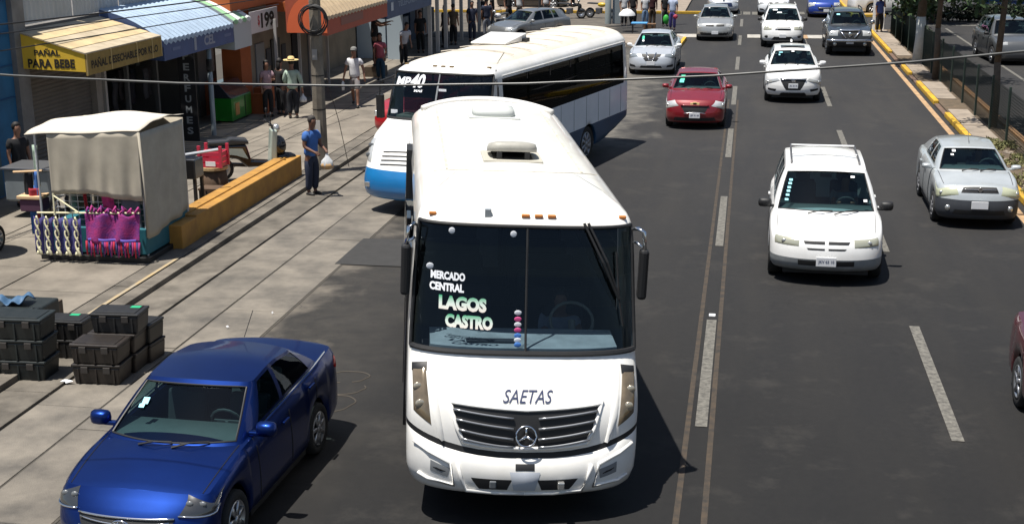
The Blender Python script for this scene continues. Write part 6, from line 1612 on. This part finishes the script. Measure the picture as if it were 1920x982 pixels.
# dark open shop
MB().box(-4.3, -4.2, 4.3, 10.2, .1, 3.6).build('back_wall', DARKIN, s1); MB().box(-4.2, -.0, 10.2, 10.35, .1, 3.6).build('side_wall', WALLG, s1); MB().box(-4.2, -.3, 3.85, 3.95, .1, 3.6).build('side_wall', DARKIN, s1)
MB().box(-.32, .0, 10.35, 11.6, .1, 4.2).build('wall', WALLG, s1); MB().box(.003, .02, 10.6, 11.5, .1, 1.15).build('orange_dado', ORW, s1)
MB().box(.02, .05, 11.0, 11.35, 1.4, 2.3).build('poster', mat('poster_white', (.45, .46, .48), .6), s1)
for y in (5.6, 7.4, 9.3): MB().box(-.1, 0, y-.05, y+.05, .1, 3.0).build('post', mat('post_dim', (.12, .12, .12), .6), s1)
rnd.seed(5)
for k in range(26):                              # clothes on racks in the dark shop
    y = 4.6+.19*k; x = -.7-rnd.random()*1.3; z = 1.0+rnd.choice((0, 1.05)); c_ = rnd.choice(((.03, .035, .05), (.05, .05, .06), (.02, .02, .03), (.07, .06, .06), (.04, .05, .05), (.10, .10, .11)))
    grid('garment', lambda u, v: (x+.03*math.sin(7*v), y-.16+.32*u*(1-.2*v), z+.75-.85*v), 3, 4, mat('rack_%d%d%d' % tuple(int(q*100) for q in c_), c_, .9), s1, True, .03)
for z in (1.85, 2.9): MB().tube([(-1.3, 4.4, z), (-1.3, 10, z)], .015, 5).build('clothes_rail', CHR, s1)
# yellow awning
YA = mat('awning_yellow', (.78, .50, .04), .7, var=.12, scale=3); YB = mat('awning_fascia_shaded', (.30, .20, .05), .75, var=.25, scale=5)  # fascia yellow darkened: the shade on that side is put into its colour
aw = thing('yellow_awning', 'yellow shop awning lettered PANAL PARA BEBE on its end panel', 'awning', (-15.9, 27.5, 0)); aw['label'] = 'yellow shop awning lettered PARA BEBE on its end panel'
MB().prism([(.06, 0, 3.58), (.1, 0, 2.80), (1.6, 0, 2.74), (1.6, 0, 3.14)], (0, .03, 0)).build('end_panel', YA, aw)
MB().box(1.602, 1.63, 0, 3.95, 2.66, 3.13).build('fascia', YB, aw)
for k in range(5):
    x0, x1 = .04+.32*k, .04+.32*(k+1)-.01; z0, z1 = 3.62-.094*k, 3.62-.094*(k+1)+.012
    MB().add([(x0, -.02, z0), (x1, -.02, z1), (x1, 3.97, z1), (x0, 3.97, z0), (x0, -.02, z0-.03), (x1, -.02, z1-.03), (x1, 3.97, z1-.03), (x0, 3.97, z0-.03)], [(0, 1, 2, 3), (4, 7, 6, 5), (0, 4, 5, 1), (1, 5, 6, 2), (2, 6, 7, 3), (3, 7, 4, 0)]).build('roof_strip', mat('awning_sheet', (.60, .46, .25), .6, col2=(.40, .31, .18), scale=2.5) if k % 2 else mat('awning_sheet_shaded', (.50, .42, .30), .6, col2=(.34, .28, .19), scale=2.5), aw)  # lapped sheets; cable shadow stripes put into the colour of alternate ones
INK = mat('sign_ink', (.02, .015, .01), .8)
text('lettering', 'PA\u00d1AL', .62, .16, plane_fn((.72, -.006, 3.17), (1, 0, 0), (0, 0, 1)), INK, aw, .04)
text('lettering', 'PARA BEBE', 1.12, .20, plane_fn((.80, -.006, 2.92), (1, 0, 0), (0, 0, 1)), INK, aw, .04)
text('lettering', 'PA\u00d1AL DESECHABLE POR KILO', 3.5, .22, plane_fn((1.636, 1.97, 2.90), (0, 1, 0), (0, 0, 1)), INK, aw, .03)
for y in (.02, 1.2, 2.55, 3.4, 3.92): MB().box(1.631, 1.645, y-.02, y+.02, 2.66, 3.13).build('fascia_joint', mat('joint_tan', (.45, .33, .14), .8), aw)
# blue, green and white awnings
def awning(name, label, x, y0, y1, zw, zf0, zf1, dep, mt, mf, stripes=None, pitch=.27, curve=.12):
    a = thing(name, label, 'awning', (x-dep, y0, 0))
    n = max(2, int((y1-y0)/pitch)); L_ = y1-y0
    for k in range(n):
        ya, yb = L_*k/n+.006, L_*(k+1)/n-.006; V = []; F = []
        for i in range(8):
            u = i/7; xx = dep*u; z = zw+(zf1-zw)*u+curve*math.sin(math.pi*u)
            V += [(xx, ya, z), (xx, (ya+yb)/2, z+.03), (xx, yb, z)]
        xx = dep+.02; V += [(xx, ya, zf1-.06), (xx, (ya+yb)/2, zf1-.12), (xx, yb, zf1-.06)]
        for i in range(8):
            for j in range(2): F.append((3*i+j, 3*i+3+j, 3*i+4+j, 3*i+1+j))
        mesh('roof_rib', V, F, mt if not stripes else stripes[k % len(stripes)], a)
    MB().box(dep-.02, dep, 0, L_, zf0, zf1-.02).build('fascia', mf, a)
    P_ = [(dep*u, 0, zw+(zf1-zw)*u+curve*math.sin(math.pi*u)-.01) for u in np.linspace(0, 1, 8)]+[(dep-.03, 0, zf0), (0, 0, zf0+.12)]
    MB().prism(P_, (0, .03, 0)).build('end_panel', mf, a); MB().prism([(p[0], L_-.03, p[2]) for p in P_], (0, .03, 0)).build('end_panel', mf, a)
    return a, dep, L_
BF = mat('fascia_blue', (.05, .09, .22), .6, var=.2, scale=2)
a, dp, L_ = awning('blue_awning', 'pale blue ribbed awning with a dark blue fascia right of the yellow one', -14.25, 31.52, 36.25, 3.78, 2.52, 3.02, 1.65, mat('awning_paleblue', (.36, .46, .58), .6, var=.2, scale=3), BF)
text('lettering', 'CEL', .75, .26, plane_fn((dp+.006, 2.95, 2.76), (0, 1, 0), (0, 0, 1)), mat('letter_dimwhite', (.24, .27, .33), .6), a, .04)
for y in (.5, 4.0): MB().box(dp+.001, dp+.008, y, y+.5, 2.72, 2.8).build('logo_block', mat('logo_pale', (.10, .14, .26), .6), a)
MB().box(dp+.001, dp+.009, 1.9, 2.05, 2.58, 2.98).build('logo_block', mat('letter_dimwhite', (.24, .27, .33), .6), a)
a, dp, L_ = awning('green_awning', 'small green and white striped awning with white fascia', -14.25, 36.29, 37.65, 3.80, 2.28, 3.10, 1.65, CREAM, mat('fascia_white', (.40, .44, .45), .6), [mat('stripe_green', (.25, .45, .25), .7), mat('stripe_white', (.62, .64, .62), .7)], .28)
sg_ = thing('price_sign', 'white sign with large 199 price lettering above the orange shop', 'sign', (-14.3, 37.75, 2.58))
MB().box(-.05, 0, 0, 2.35, 0, .64).build('board', mat('sign_white', (.55, .54, .53), .6), sg_); text('price', '199', 1.15, .46, plane_fn((.006, 1.45, .32), (0, 1, 0), (0, 0, 1)), INK, sg_, .04); text('price', '$', .16, .34, plane_fn((.006, .68, .33), (0, 1, 0), (0, 0, 1)), mat('sign_red', (.4, .03, .03), .6), sg_, .03)
pf = thing('perfume_sign', 'tall narrow black sign reading PERFUMES downwards', 'sign', (-14.6, 33.85, .13))
MB().box(-.05, .05, -.24, .24, 0, 2.5).build('board', mat('sign_black', (.012, .012, .014), .5), pf, bevel=.01)
for k, ch in enumerate('PERFUMES'): text('letter', ch, .17, .19, plane_fn((.0, -.248, 2.28-.285*k), (1, 0, 0), (0, 0, 1)), mat('letter_pale', (.30, .32, .33), .6), pf, .03)
MB().box(-.24, .24, -.245, -.21, 0, 2.5).build('board', MATS['sign_black'], pf, bevel=.01)
pp = thing('awning_post', 'pale round post in front of the green freezer', 'post', (-14.35, 34.6, .13)); MB().lathe([(.07, 0), (.065, 2.6), (0, 2.6)], (0, 0, 0), 'Z', 12).build('shaft', mat('post_bluegrey', (.22, .26, .28), .5), pp, True); MB().lathe([(.075, 1.75), (.09, 1.8), (.09, 2.05), (.075, 2.1)], (0, 0, 0), 'Z', 10).build('clamp', BLK, pp)
fz = thing('drinks_freezer', 'green drinks freezer with a glass upper front under the awning', 'freezer', (-15.25, 36.55, .13))
MB().box(0, .7, 0, 1.55, .06, .72).build('lower_body', mat('freezer_green', (.01, .20, .015), .4, coat=.4), fz, bevel=.02)
MB().add([(0, 0, .725), (.68, 0, .725), (.68, 1.55, .725), (0, 1.55, .725), (0, 0, 1.15), (.30, 0, 1.15), (.30, 1.55, 1.15), (0, 1.55, 1.15)], [(0, 3, 2, 1), (4, 5, 6, 7), (0, 1, 5, 4), (1, 2, 6, 5), (2, 3, 7, 6), (3, 0, 4, 7)]).build('glass_top', mat('freezer_glass', (.03, .035, .045), .1, coat=.8), fz, bevel=.01)
MB().box(.701, .712, .25, .55, .2, .55).build('logo_block', mat('logo_orange', (.5, .25, .08), .6), fz); MB().box(.701, .71, 1.02, 1.06, .1, .7).build('door_gap', BLK, fz)
# orange shop
s2 = thing('orange_shop', 'orange fronted shop with beige walls and grey posts', 'shop', (-14.9, 38.35, 0))
MB().box(-.6, .0, 0, .85, .1, 4.6).build('pillar', ORW, s2); MB().box(.0, .55, .0, .12, .1, .75).build('side_wall', ORW, s2); MB().box(.552, .68, .0, .75, .1, .78).build('low_wall', ORW, s2, bevel=.01); MB().box(-.2, .5, .9, 1.4, .1, .8).build('counter', ORW, s2, bevel=.01)
MB().box(-.3, 0, .85, 7.9, .1, 3.4).build('wall', WALLB, s2); MB().box(-1.5, .35, -1.5, 3.2, 3.30, 4.3).build('upper_wall', mat('orange_upper', (.48, .12, .03), .8, var=.15), s2)
MB().box(-.2, 1.16, 2.4, 7.85, 3.0, 3.30).build('canopy_slab', MATS['orange_upper'], s2)
for (y, w_, m_) in ((1.2, .75, mat('door_grey', (.20, .21, .22), .6)), (2.6, .8, BLK), (4.6, .9, DARKIN), (6.3, 1.1, MATS['door_grey'])): MB().box(.003, .05, y, y+w_, .12, 2.1).build('door', m_, s2, bevel=.01)
for (y, z) in ((2.15, 1.3), (3.6, 1.3)): MB().box(.003, .04, y, y+.38, z, z+.55).build('poster', mat('poster_dark', (.05, .05, .06), .7), s2)
for y in (.9, 3.1, 4.2, 6.05): MB().box(.75, .83, y, y+.08, .1, 2.9).build('post', mat('post_pale', (.42, .40, .38), .6), s2)
a, dp, L_ = awning('orange_awning', 'curved awning with beige ribs and a red orange fascia', -12.42, 39.2, 46.2, 3.55, 2.42, 2.98, 1.30, mat('awning_beige', (.56, .42, .26), .7, var=.2, scale=3), mat('fascia_orange', (.42, .09, .045), .7, var=.15), None, .36, .35)
MB().box(dp+.001, dp+.01, 1.4, 3.9, 2.6, 2.85).build('fascia_panel', mat('fascia_brownpanel', (.26, .10, .07), .7), a)
MB().add([(x_, -.012, z_) for x_, z_ in [(.66+.64*math.cos(t), 2.50+1.05*math.sin(t)) for t in np.linspace(0, math.pi, 14)]], [tuple(range(14))]).build('end_arch', mat('arch_orange', (.70, .14, .05), .6), a)
a, dp, L_ = awning('navy_awning', 'dark blue awning with a pale emblem beyond the orange one', -12.45, 46.35, 53.2, 3.6, 2.30, 2.95, 1.6, mat('awning_navy', (.07, .10, .18), .6), mat('fascia_navy', (.045, .075, .16), .6, var=.2), None, .4)
MB().box(dp+.001, dp+.01, .5, .8, 2.55, 2.85).build('emblem', mat('emblem_pale', (.5, .53, .58), .6), a); text('lettering', 'TELEFONIA', 2.8, .2, plane_fn((dp+.006, 2.9, 2.72), (0, 1, 0), (0, 0, 1)), mat('letter_greyblue', (.22, .26, .34), .6), a)
s3 = thing('arcade_building', 'shaded arcade of small shops running to the street corner', 'building', (-15.6, 46.25, 0))
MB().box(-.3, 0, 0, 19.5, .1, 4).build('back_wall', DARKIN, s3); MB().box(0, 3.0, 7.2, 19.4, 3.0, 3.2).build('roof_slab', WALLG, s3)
MB().box(.0, 1.2, 6.9, 7.0, .1, 3).build('partition', mat('panel_paleblue', (.42, .50, .56), .6), s3); MB().box(1.35, 2.0, 6.6, 6.68, .1, 2.9).build('partition', MATS['panel_paleblue'], s3)
MB().box(.0, .06, .3, 6.5, .1, 2.6).build('shopfront', WALLB, s3)
for k, y in enumerate((8.0, 9.4, 11.0, 12.6, 14.3, 16.2, 18.5)): MB().box(2.72+.0*k, 2.86, y, y+.14, .1, 3.0).build('post', mat('post_pale', (.42, .40, .38), .6), s3)
for k in range(9):
    c_ = ((.35, .36, .38), (.05, .12, .2), (.3, .22, .08), (.08, .08, .09), (.25, .27, .3), (.02, .05, .1), (.2, .12, .1), (.3, .3, .3), (.04, .05, .06))[k]
    MB().box(.01, .5, 7.4+1.3*k, 8.4+1.3*k, .12, 1.3+.25*(k % 4)).build('display', mat('display_%d' % k, c_, .7, var=.3, scale=5), s3, bevel=.02)

# ------------------------------------------------------------------ fence, trees, posts on the right
FG = mat('fence_green', (.018, .035, .028), .6)
fe = thing('mesh_fence', 'dark green welded mesh fence along the median', 'fence', (6.82, 11, .1))
pm = MB(); H_ = 1.42
for x in np.arange(.03, 2.47, .055): pm.add([(-.004, x-.007, .06), (.004, x+.007, .06), (.004, x+.007, H_), (-.004, x-.007, H_)], [(0, 1, 2, 3)])
for z in np.arange(.08, H_, .075): pm.add([(.005, .03, z-.007), (.005, 2.47, z-.007), (.005, 2.47, z+.007), (.005, .03, z+.007)], [(0, 1, 2, 3)])
p0 = pm.build('mesh_panel', FG, fe, kind='stuff'); q0 = MB().box(-.03, .03, -.03, .03, -.05, 1.5).build('post', FG, fe)
for k in range(22):
    if k:
        c_ = p0.copy(); C.objects.link(c_); c_.location = (0, 2.5*k, 0)
        c_ = q0.copy(); C.objects.link(c_); c_.location = (0, 2.5*k, 0)
LEAF = mat('leaf', (.030, .060, .018), .6, col2=(.055, .095, .03), scale=1.7); LEAF2 = mat('leaf_olive', (.06, .075, .028), .6, col2=(.03, .05, .02), scale=1.7); BARK = mat('bark', (.12, .09, .065), .9, var=.4, scale=8, bump=.6, bscale=20); LIME = mat('limewash', (.62, .62, .58), .85, var=.2, scale=6)
def crown(name, parent, c, r, n, m, seed, size=.13, flat=.7):
    rg = np.random.RandomState(seed); V = []; F = []
    nc = max(8, n//70); cl = []
    for _ in range(nc):
        d = rg.normal(size=3); d /= np.linalg.norm(d); cl.append(np.array(c)+d*np.array(r)*rg.uniform(.45, 1.0))
    for i in range(n):
        q = cl[rg.randint(nc)]+rg.normal(size=3)*np.array(r)*.17
        a = rg.normal(size=3); a /= np.linalg.norm(a); b_ = np.cross(a, rg.normal(size=3)); b_ /= np.linalg.norm(b_); s_ = size*rg.uniform(.6, 1.3)
        k = len(V); V += [tuple(q-a*s_), tuple(q+b_*s_*.45), tuple(q+a*s_), tuple(q-b_*s_*.45)]; F.append((k, k+1, k+2, k+3))
    me = bpy.data.meshes.new(name); me.from_pydata(V, [], F); return link(name, me, m, parent)
def tree(label, x, y, h, r, n, m, seed, white=False, low=2.4, tr=.14, z=.1):
    t_ = thing('tree', label, 'tree', (x, y, z), rnd.uniform(0, 6), None)
    zt = low+.6
    MB().tube([(0, 0, 0), (.03, .02, 1.0), (.0, .05, 1.8)], [tr*1.25, tr, tr*.9], 10).build('trunk', LIME if white else BARK, t_, True)
    MB().tube([(.0, .05, 1.8), (.05, .0, zt), (.0, .1, zt+1.2)], [tr*.9, tr*.75, tr*.4], 10).build('upper_trunk', BARK, t_, True)
    for k in range(6):
        a = k*1.05+seed; MB().tube([(.03, .03, zt-.2+.1*k), (math.cos(a)*r*.35, math.sin(a)*r*.35, zt+.7), (math.cos(a)*r*.75, math.sin(a)*r*.75, zt+1.3+.15*k)], [tr*.4, tr*.25, .02], 6).build('limb', BARK, t_, True)
    crown('crown', t_, (0, 0, low+h/2), (r, r, h/2), n, m, seed); return t_
tree('median tree with a brown trunk nearest the camera', 6.98, 38.9, 3.2, 1.5, 2600, LEAF, 1, low=3.1, tr=.10)
tree('median tree with a dark thin trunk before the whitewashed one', 6.75, 49.2, 3.0, 1.6, 3000, LEAF, 2, low=2.9, tr=.11)
tree('tree with a straight whitewashed trunk on the median', 6.68, 53.9, 3.0, 1.7, 3000, LEAF, 3, True, low=2.3, tr=.19)
tree('low spreading dark tree at the far end of the mesh fence', 7.6, 60.5, 3.4, 1.5, 4200, LEAF, 4, low=1.2, tr=.12)
tree('olive green tree beyond the mesh fence', 9.6, 73.0, 3.2, 1.9, 4200, LEAF2, 5, low=.9, tr=.12, z=0)
tree('feathery tree before the white and cyan bus', 11.9, 76.5, 3.0, 1.3, 3000, LEAF2, 6, low=.8, tr=.08, z=0)
tree('young tree at the far right median corner', 8.2, 66.5, 2.6, 1.2, 2800, LEAF, 8, low=1.0, tr=.09)
t_ = thing('hedge', 'dark trimmed hedge below the white and cyan bus', 'hedge', (9.0, 74.2, 0)); crown('foliage', t_, (3.6, 0, .45), (4.6, .5, .45), 5200, mat('leaf_dark', (.018, .028, .014), .8), 9, .10)
for k, (x, y) in enumerate(((6.55, 33.6), (6.5, 31.2), (6.6, 36.0), (6.4, 29.2))):
    t_ = thing('grass_tuft', 'dry grass tuft on the median soil', 'grass', (x, y, .1), 0, 'dry grass tufts on the median'); crown('blades', t_, (0, 0, .06), (.45, .9, .07), 700, mat('dry_grass', (.20, .17, .07), .9, col2=(.09, .11, .04), scale=6), 20+k, .05)['kind'] = 'stuff'; t_['label'] = ('dry grass tuft beside the silver saloon', 'dry grass tuft nearest the lower edge of the median', 'dry grass tuft under the nearest median tree', 'scant grass tuft in front of the others')[k]
rnd.seed(11)
rk = [MB().ball((rnd.uniform(6.25, 7.2), rnd.uniform(28, 36), .11), (rnd.uniform(.03, .10), rnd.uniform(.03, .1), rnd.uniform(.02, .06)), 6, 4) for _ in range(60)]
b = MB(); [b.add(q.V, q.F) for q in rk]; o = b.build('rubble', CONCM, None, kind='stuff'); tag(o, 'loose rubble on the dusty median soil', 'rubble')
lp_ = thing('lamp_post', 'grey steel lamp post at the bus stop corner with a pale panel', 'lamp post', (-6.95, 69.6, .13)); MB().lathe([(.17, 0), (.15, 5), (0, 5)], (0, 0, 0), 'Z', 12).build('shaft', mat('post_steel', (.28, .32, .32), .5, .2), lp_, True); MB().box(.20, .62, .05, .12, 0, 3).build('panel', mat('panel_steel', (.22, .26, .28), .5), lp_, bevel=.01)
lp_ = thing('lamp_post', 'slimmer grey post right of the bus stop crowd', 'lamp post', (-4.15, 70.4, .13)); MB().lathe([(.12, 0), (.11, 5), (0, 5)], (0, 0, 0), 'Z', 12).build('shaft', MATS['post_steel'], lp_, True)
lp_ = thing('sign_post', 'thin black post on the far pavement corner', 'post', (-10.9, 72.0, .1)); MB().lathe([(.06, 0), (.06, 5), (0, 5)], (0, 0, 0), 'Z', 8).build('shaft', BLK, lp_, True)
ks = thing('white_gate_frame', 'white painted frame at the kerb corner by the pink umbrella', 'barrier', (6.12, 67.5, .1)); 
for x in (0, .42): MB().box(x, x+.13, 0, .13, 0, 1.5).build('upright', WHT, ks, bevel=.01)
MB().box(.132, .418, .02, .11, 1.35, 1.5).build('crosspiece', WHT, ks, bevel=.01); MB().box(.132, .418, .02, .11, .0, .28).build('base_block', KERBY, ks)
pz = thing('parasol', 'small white parasol over a vendor at the bus stop', 'parasol', (-5.75, 66.9, .13)); MB().tube([(0, 0, 0), (0, 0, .95)], .012, 6).build('pole', CHR, pz)
MB().lathe([(0, 1.0), (.2, .95), (.38, .78), (.42, .66)], (0, 0, 0), 'Z', 12).build('canopy', mat('parasol_white', (.55, .56, .57), .7), pz, True)
bx = thing('blue_table', 'blue topped vendor table beside the silver saloon', 'table', (-4.95, 64.9, .13)); MB().box(-.4, .35, -.3, .3, .45, .50).build('table_top', mat('table_blue', (.08, .30, .60), .6), bx); 
for x, y in ((-.35, -.25), (.3, -.25), (-.35, .25), (.3, .25)): MB().box(x-.02, x+.02, y-.02, y+.02, 0, .448).build('leg', BLK, bx)
crate('wooden box on the pavement by the bus stop crowd', -4.55, 65.9, .13, 0, mat('box_brown', (.16, .09, .045), .8), .6, .4, .35, group=None)
# far right: white and cyan bus, white van, buildings outside the crossing street
fb = thing('distant_bus', 'white bus with a cyan and navy band at the upper right corner', 'bus', (13.2, 80.5, 0))
MB().box(0, 11, 0, 2.4, 1.05, 3.1).build('body', WHITE2, fb, bevel=.08); MB().box(-.02, 11.02, -.02, 2.42, .66, 1.045).build('cyan_band', mat('band_cyan', (.02, .35, .62), .4, coat=.5), fb, bevel=.04); MB().box(.02, 10.98, 0, 2.4, .42, .655).build('navy_skirt', mat('band_navy', (.005, .03, .12), .4), fb, bevel=.03)
MB().box(-.015, 11.015, -.035, -.021, .72, .76).build('stripe', WHT, fb)
for k in range(8): MB().box(.6+1.27*k, 1.75+1.27*k, -.02, -.001, 1.75, 2.6).build('window', GLD if False else BLKG, fb, bevel=.01)
for x in (1.8, 8.6): 
    w_ = MB().lathe([(.28, -.12), (.45, -.12), (.46, .12), (.28, .12)], (0, 0, 0), 'Y', 18).build('wheel', RUB, fb, True, loc=(x, .1, .46)); MB().lathe([(.28, -.1), (0, -.06)], (0, 0, 0), 'Y', 14).build('rim', ALU, w_, True)
P = hatch(4.6, 1.8, 1.6, zr=1.55); c = Car('white_van', 'white vehicle glimpsed behind the olive tree at upper right', 'van', (10.3, 79.3), R(100), P, WHITEP); c.mirrors(WHITEP)
P = sedan(); c = Car('black_car', 'black car at the upper edge beyond the yellow far kerb', 'car', (-10.5, 81.2), R(88), P, mat('black_paint', (.01, .01, .012), .2, coat=1.)); 
fbld = thing('far_building', 'long pale commercial building across the side street', 'building', (-30, 92, 0))
MB().box(0, 26, 0, 8, 0, 6).build('wall', WALLB, fbld)
for k in range(9): MB().box(1+2.8*k, 3+2.8*k, -.06, -.003, .3, 2.6).build('shopfront', BLKG, fbld, bevel=.01)
MB().box(-.2, 26.2, -1.2, -.01, 2.9, 3.1).build('canopy', MATS['fascia_orange'], fbld)
rb = thing('right_building', 'pale two storey building on the right side of the avenue', 'building', (22, 10, 0)); MB().box(0, 10, 0, 60, .1, 7).build('wall', mat('plaster_cream', (.45, .42, .36), .9, var=.2), rb)
for k in range(14):
    for z in (.6, 4.0): MB().box(-.05, -.003, 2+4.1*k, 4.4+4.1*k, z, z+2.2).build('window', BLKG, rb, bevel=.01)

t_ = thing('hedge', 'dark hedge strip directly behind the far end of the mesh fence', 'hedge', (7.35, 61, .1)); crown('foliage', t_, (0, 0, .5), (.32, 6.0, .5), 6000, MATS['leaf_dark'], 31, .09)
# drivers behind the glass
def driver(label, car_pos, rz, x, y, z, sh_):
    px = car_pos[0]+x*math.cos(rz)-y*math.sin(rz); py = car_pos[1]+x*math.sin(rz)+y*math.cos(rz)
    person(label, (px, py), rz, sh_, D, sit=True, fingers=False, z=z, arms={'L': ((.03, -.2, -.16), (-.06, -.42, -.08)), 'R': ((.03, -.2, -.16), (-.06, -.42, -.08))})
driver('driver in a pale shirt at the wheel of the front bus', BX, R(14.4), .60, 1.75, .72, CL('shirtpale', (.30, .32, .36)))
driver('driver of the long turning bus', (-6.73, 26.1), R(-14.7), .65, 2.5, .85, CL('shirtblue', (.15, .2, .3)))
driver('driver of the white minivan', (1.50, 22.2), R(-1), .37, 2.2, .16, CL('shirtgrey', (.2, .2, .2)))
driver('driver of the silver saloon with the dark bumper', (4.66, 26.7), R(1.5), .34, 2.15, -.06, CL('shirtpale', (.30, .32, .36)))
driver('driver of the dark red car in the centre', (-1.30, 37.85), 0, .36, 2.2, -.02, CL('shirtgrey', (.2, .2, .2)))
driver('driver of the white crossover', (1.60, 43.3), 0, .38, 2.25, .08, CL('shirtblue', (.15, .2, .3)))
span('overhead_cable', (-14.9, 21, 4.12), (-12.2, 38, 4.02), .06, .018, BLK, 'topmost of three dark cables above the yellow and blue awnings')
span('overhead_cable', (-14.7, 21, 3.96), (-13.2, 38, 3.72), .05, .013, BLK, 'middle one of three dark cables above the yellow and blue awnings')
span('overhead_cable', (-14.5, 21, 3.62), (-13.5, 38, 3.44), .03, .013, BLK, 'lowest of three dark cables above the yellow and blue awnings')
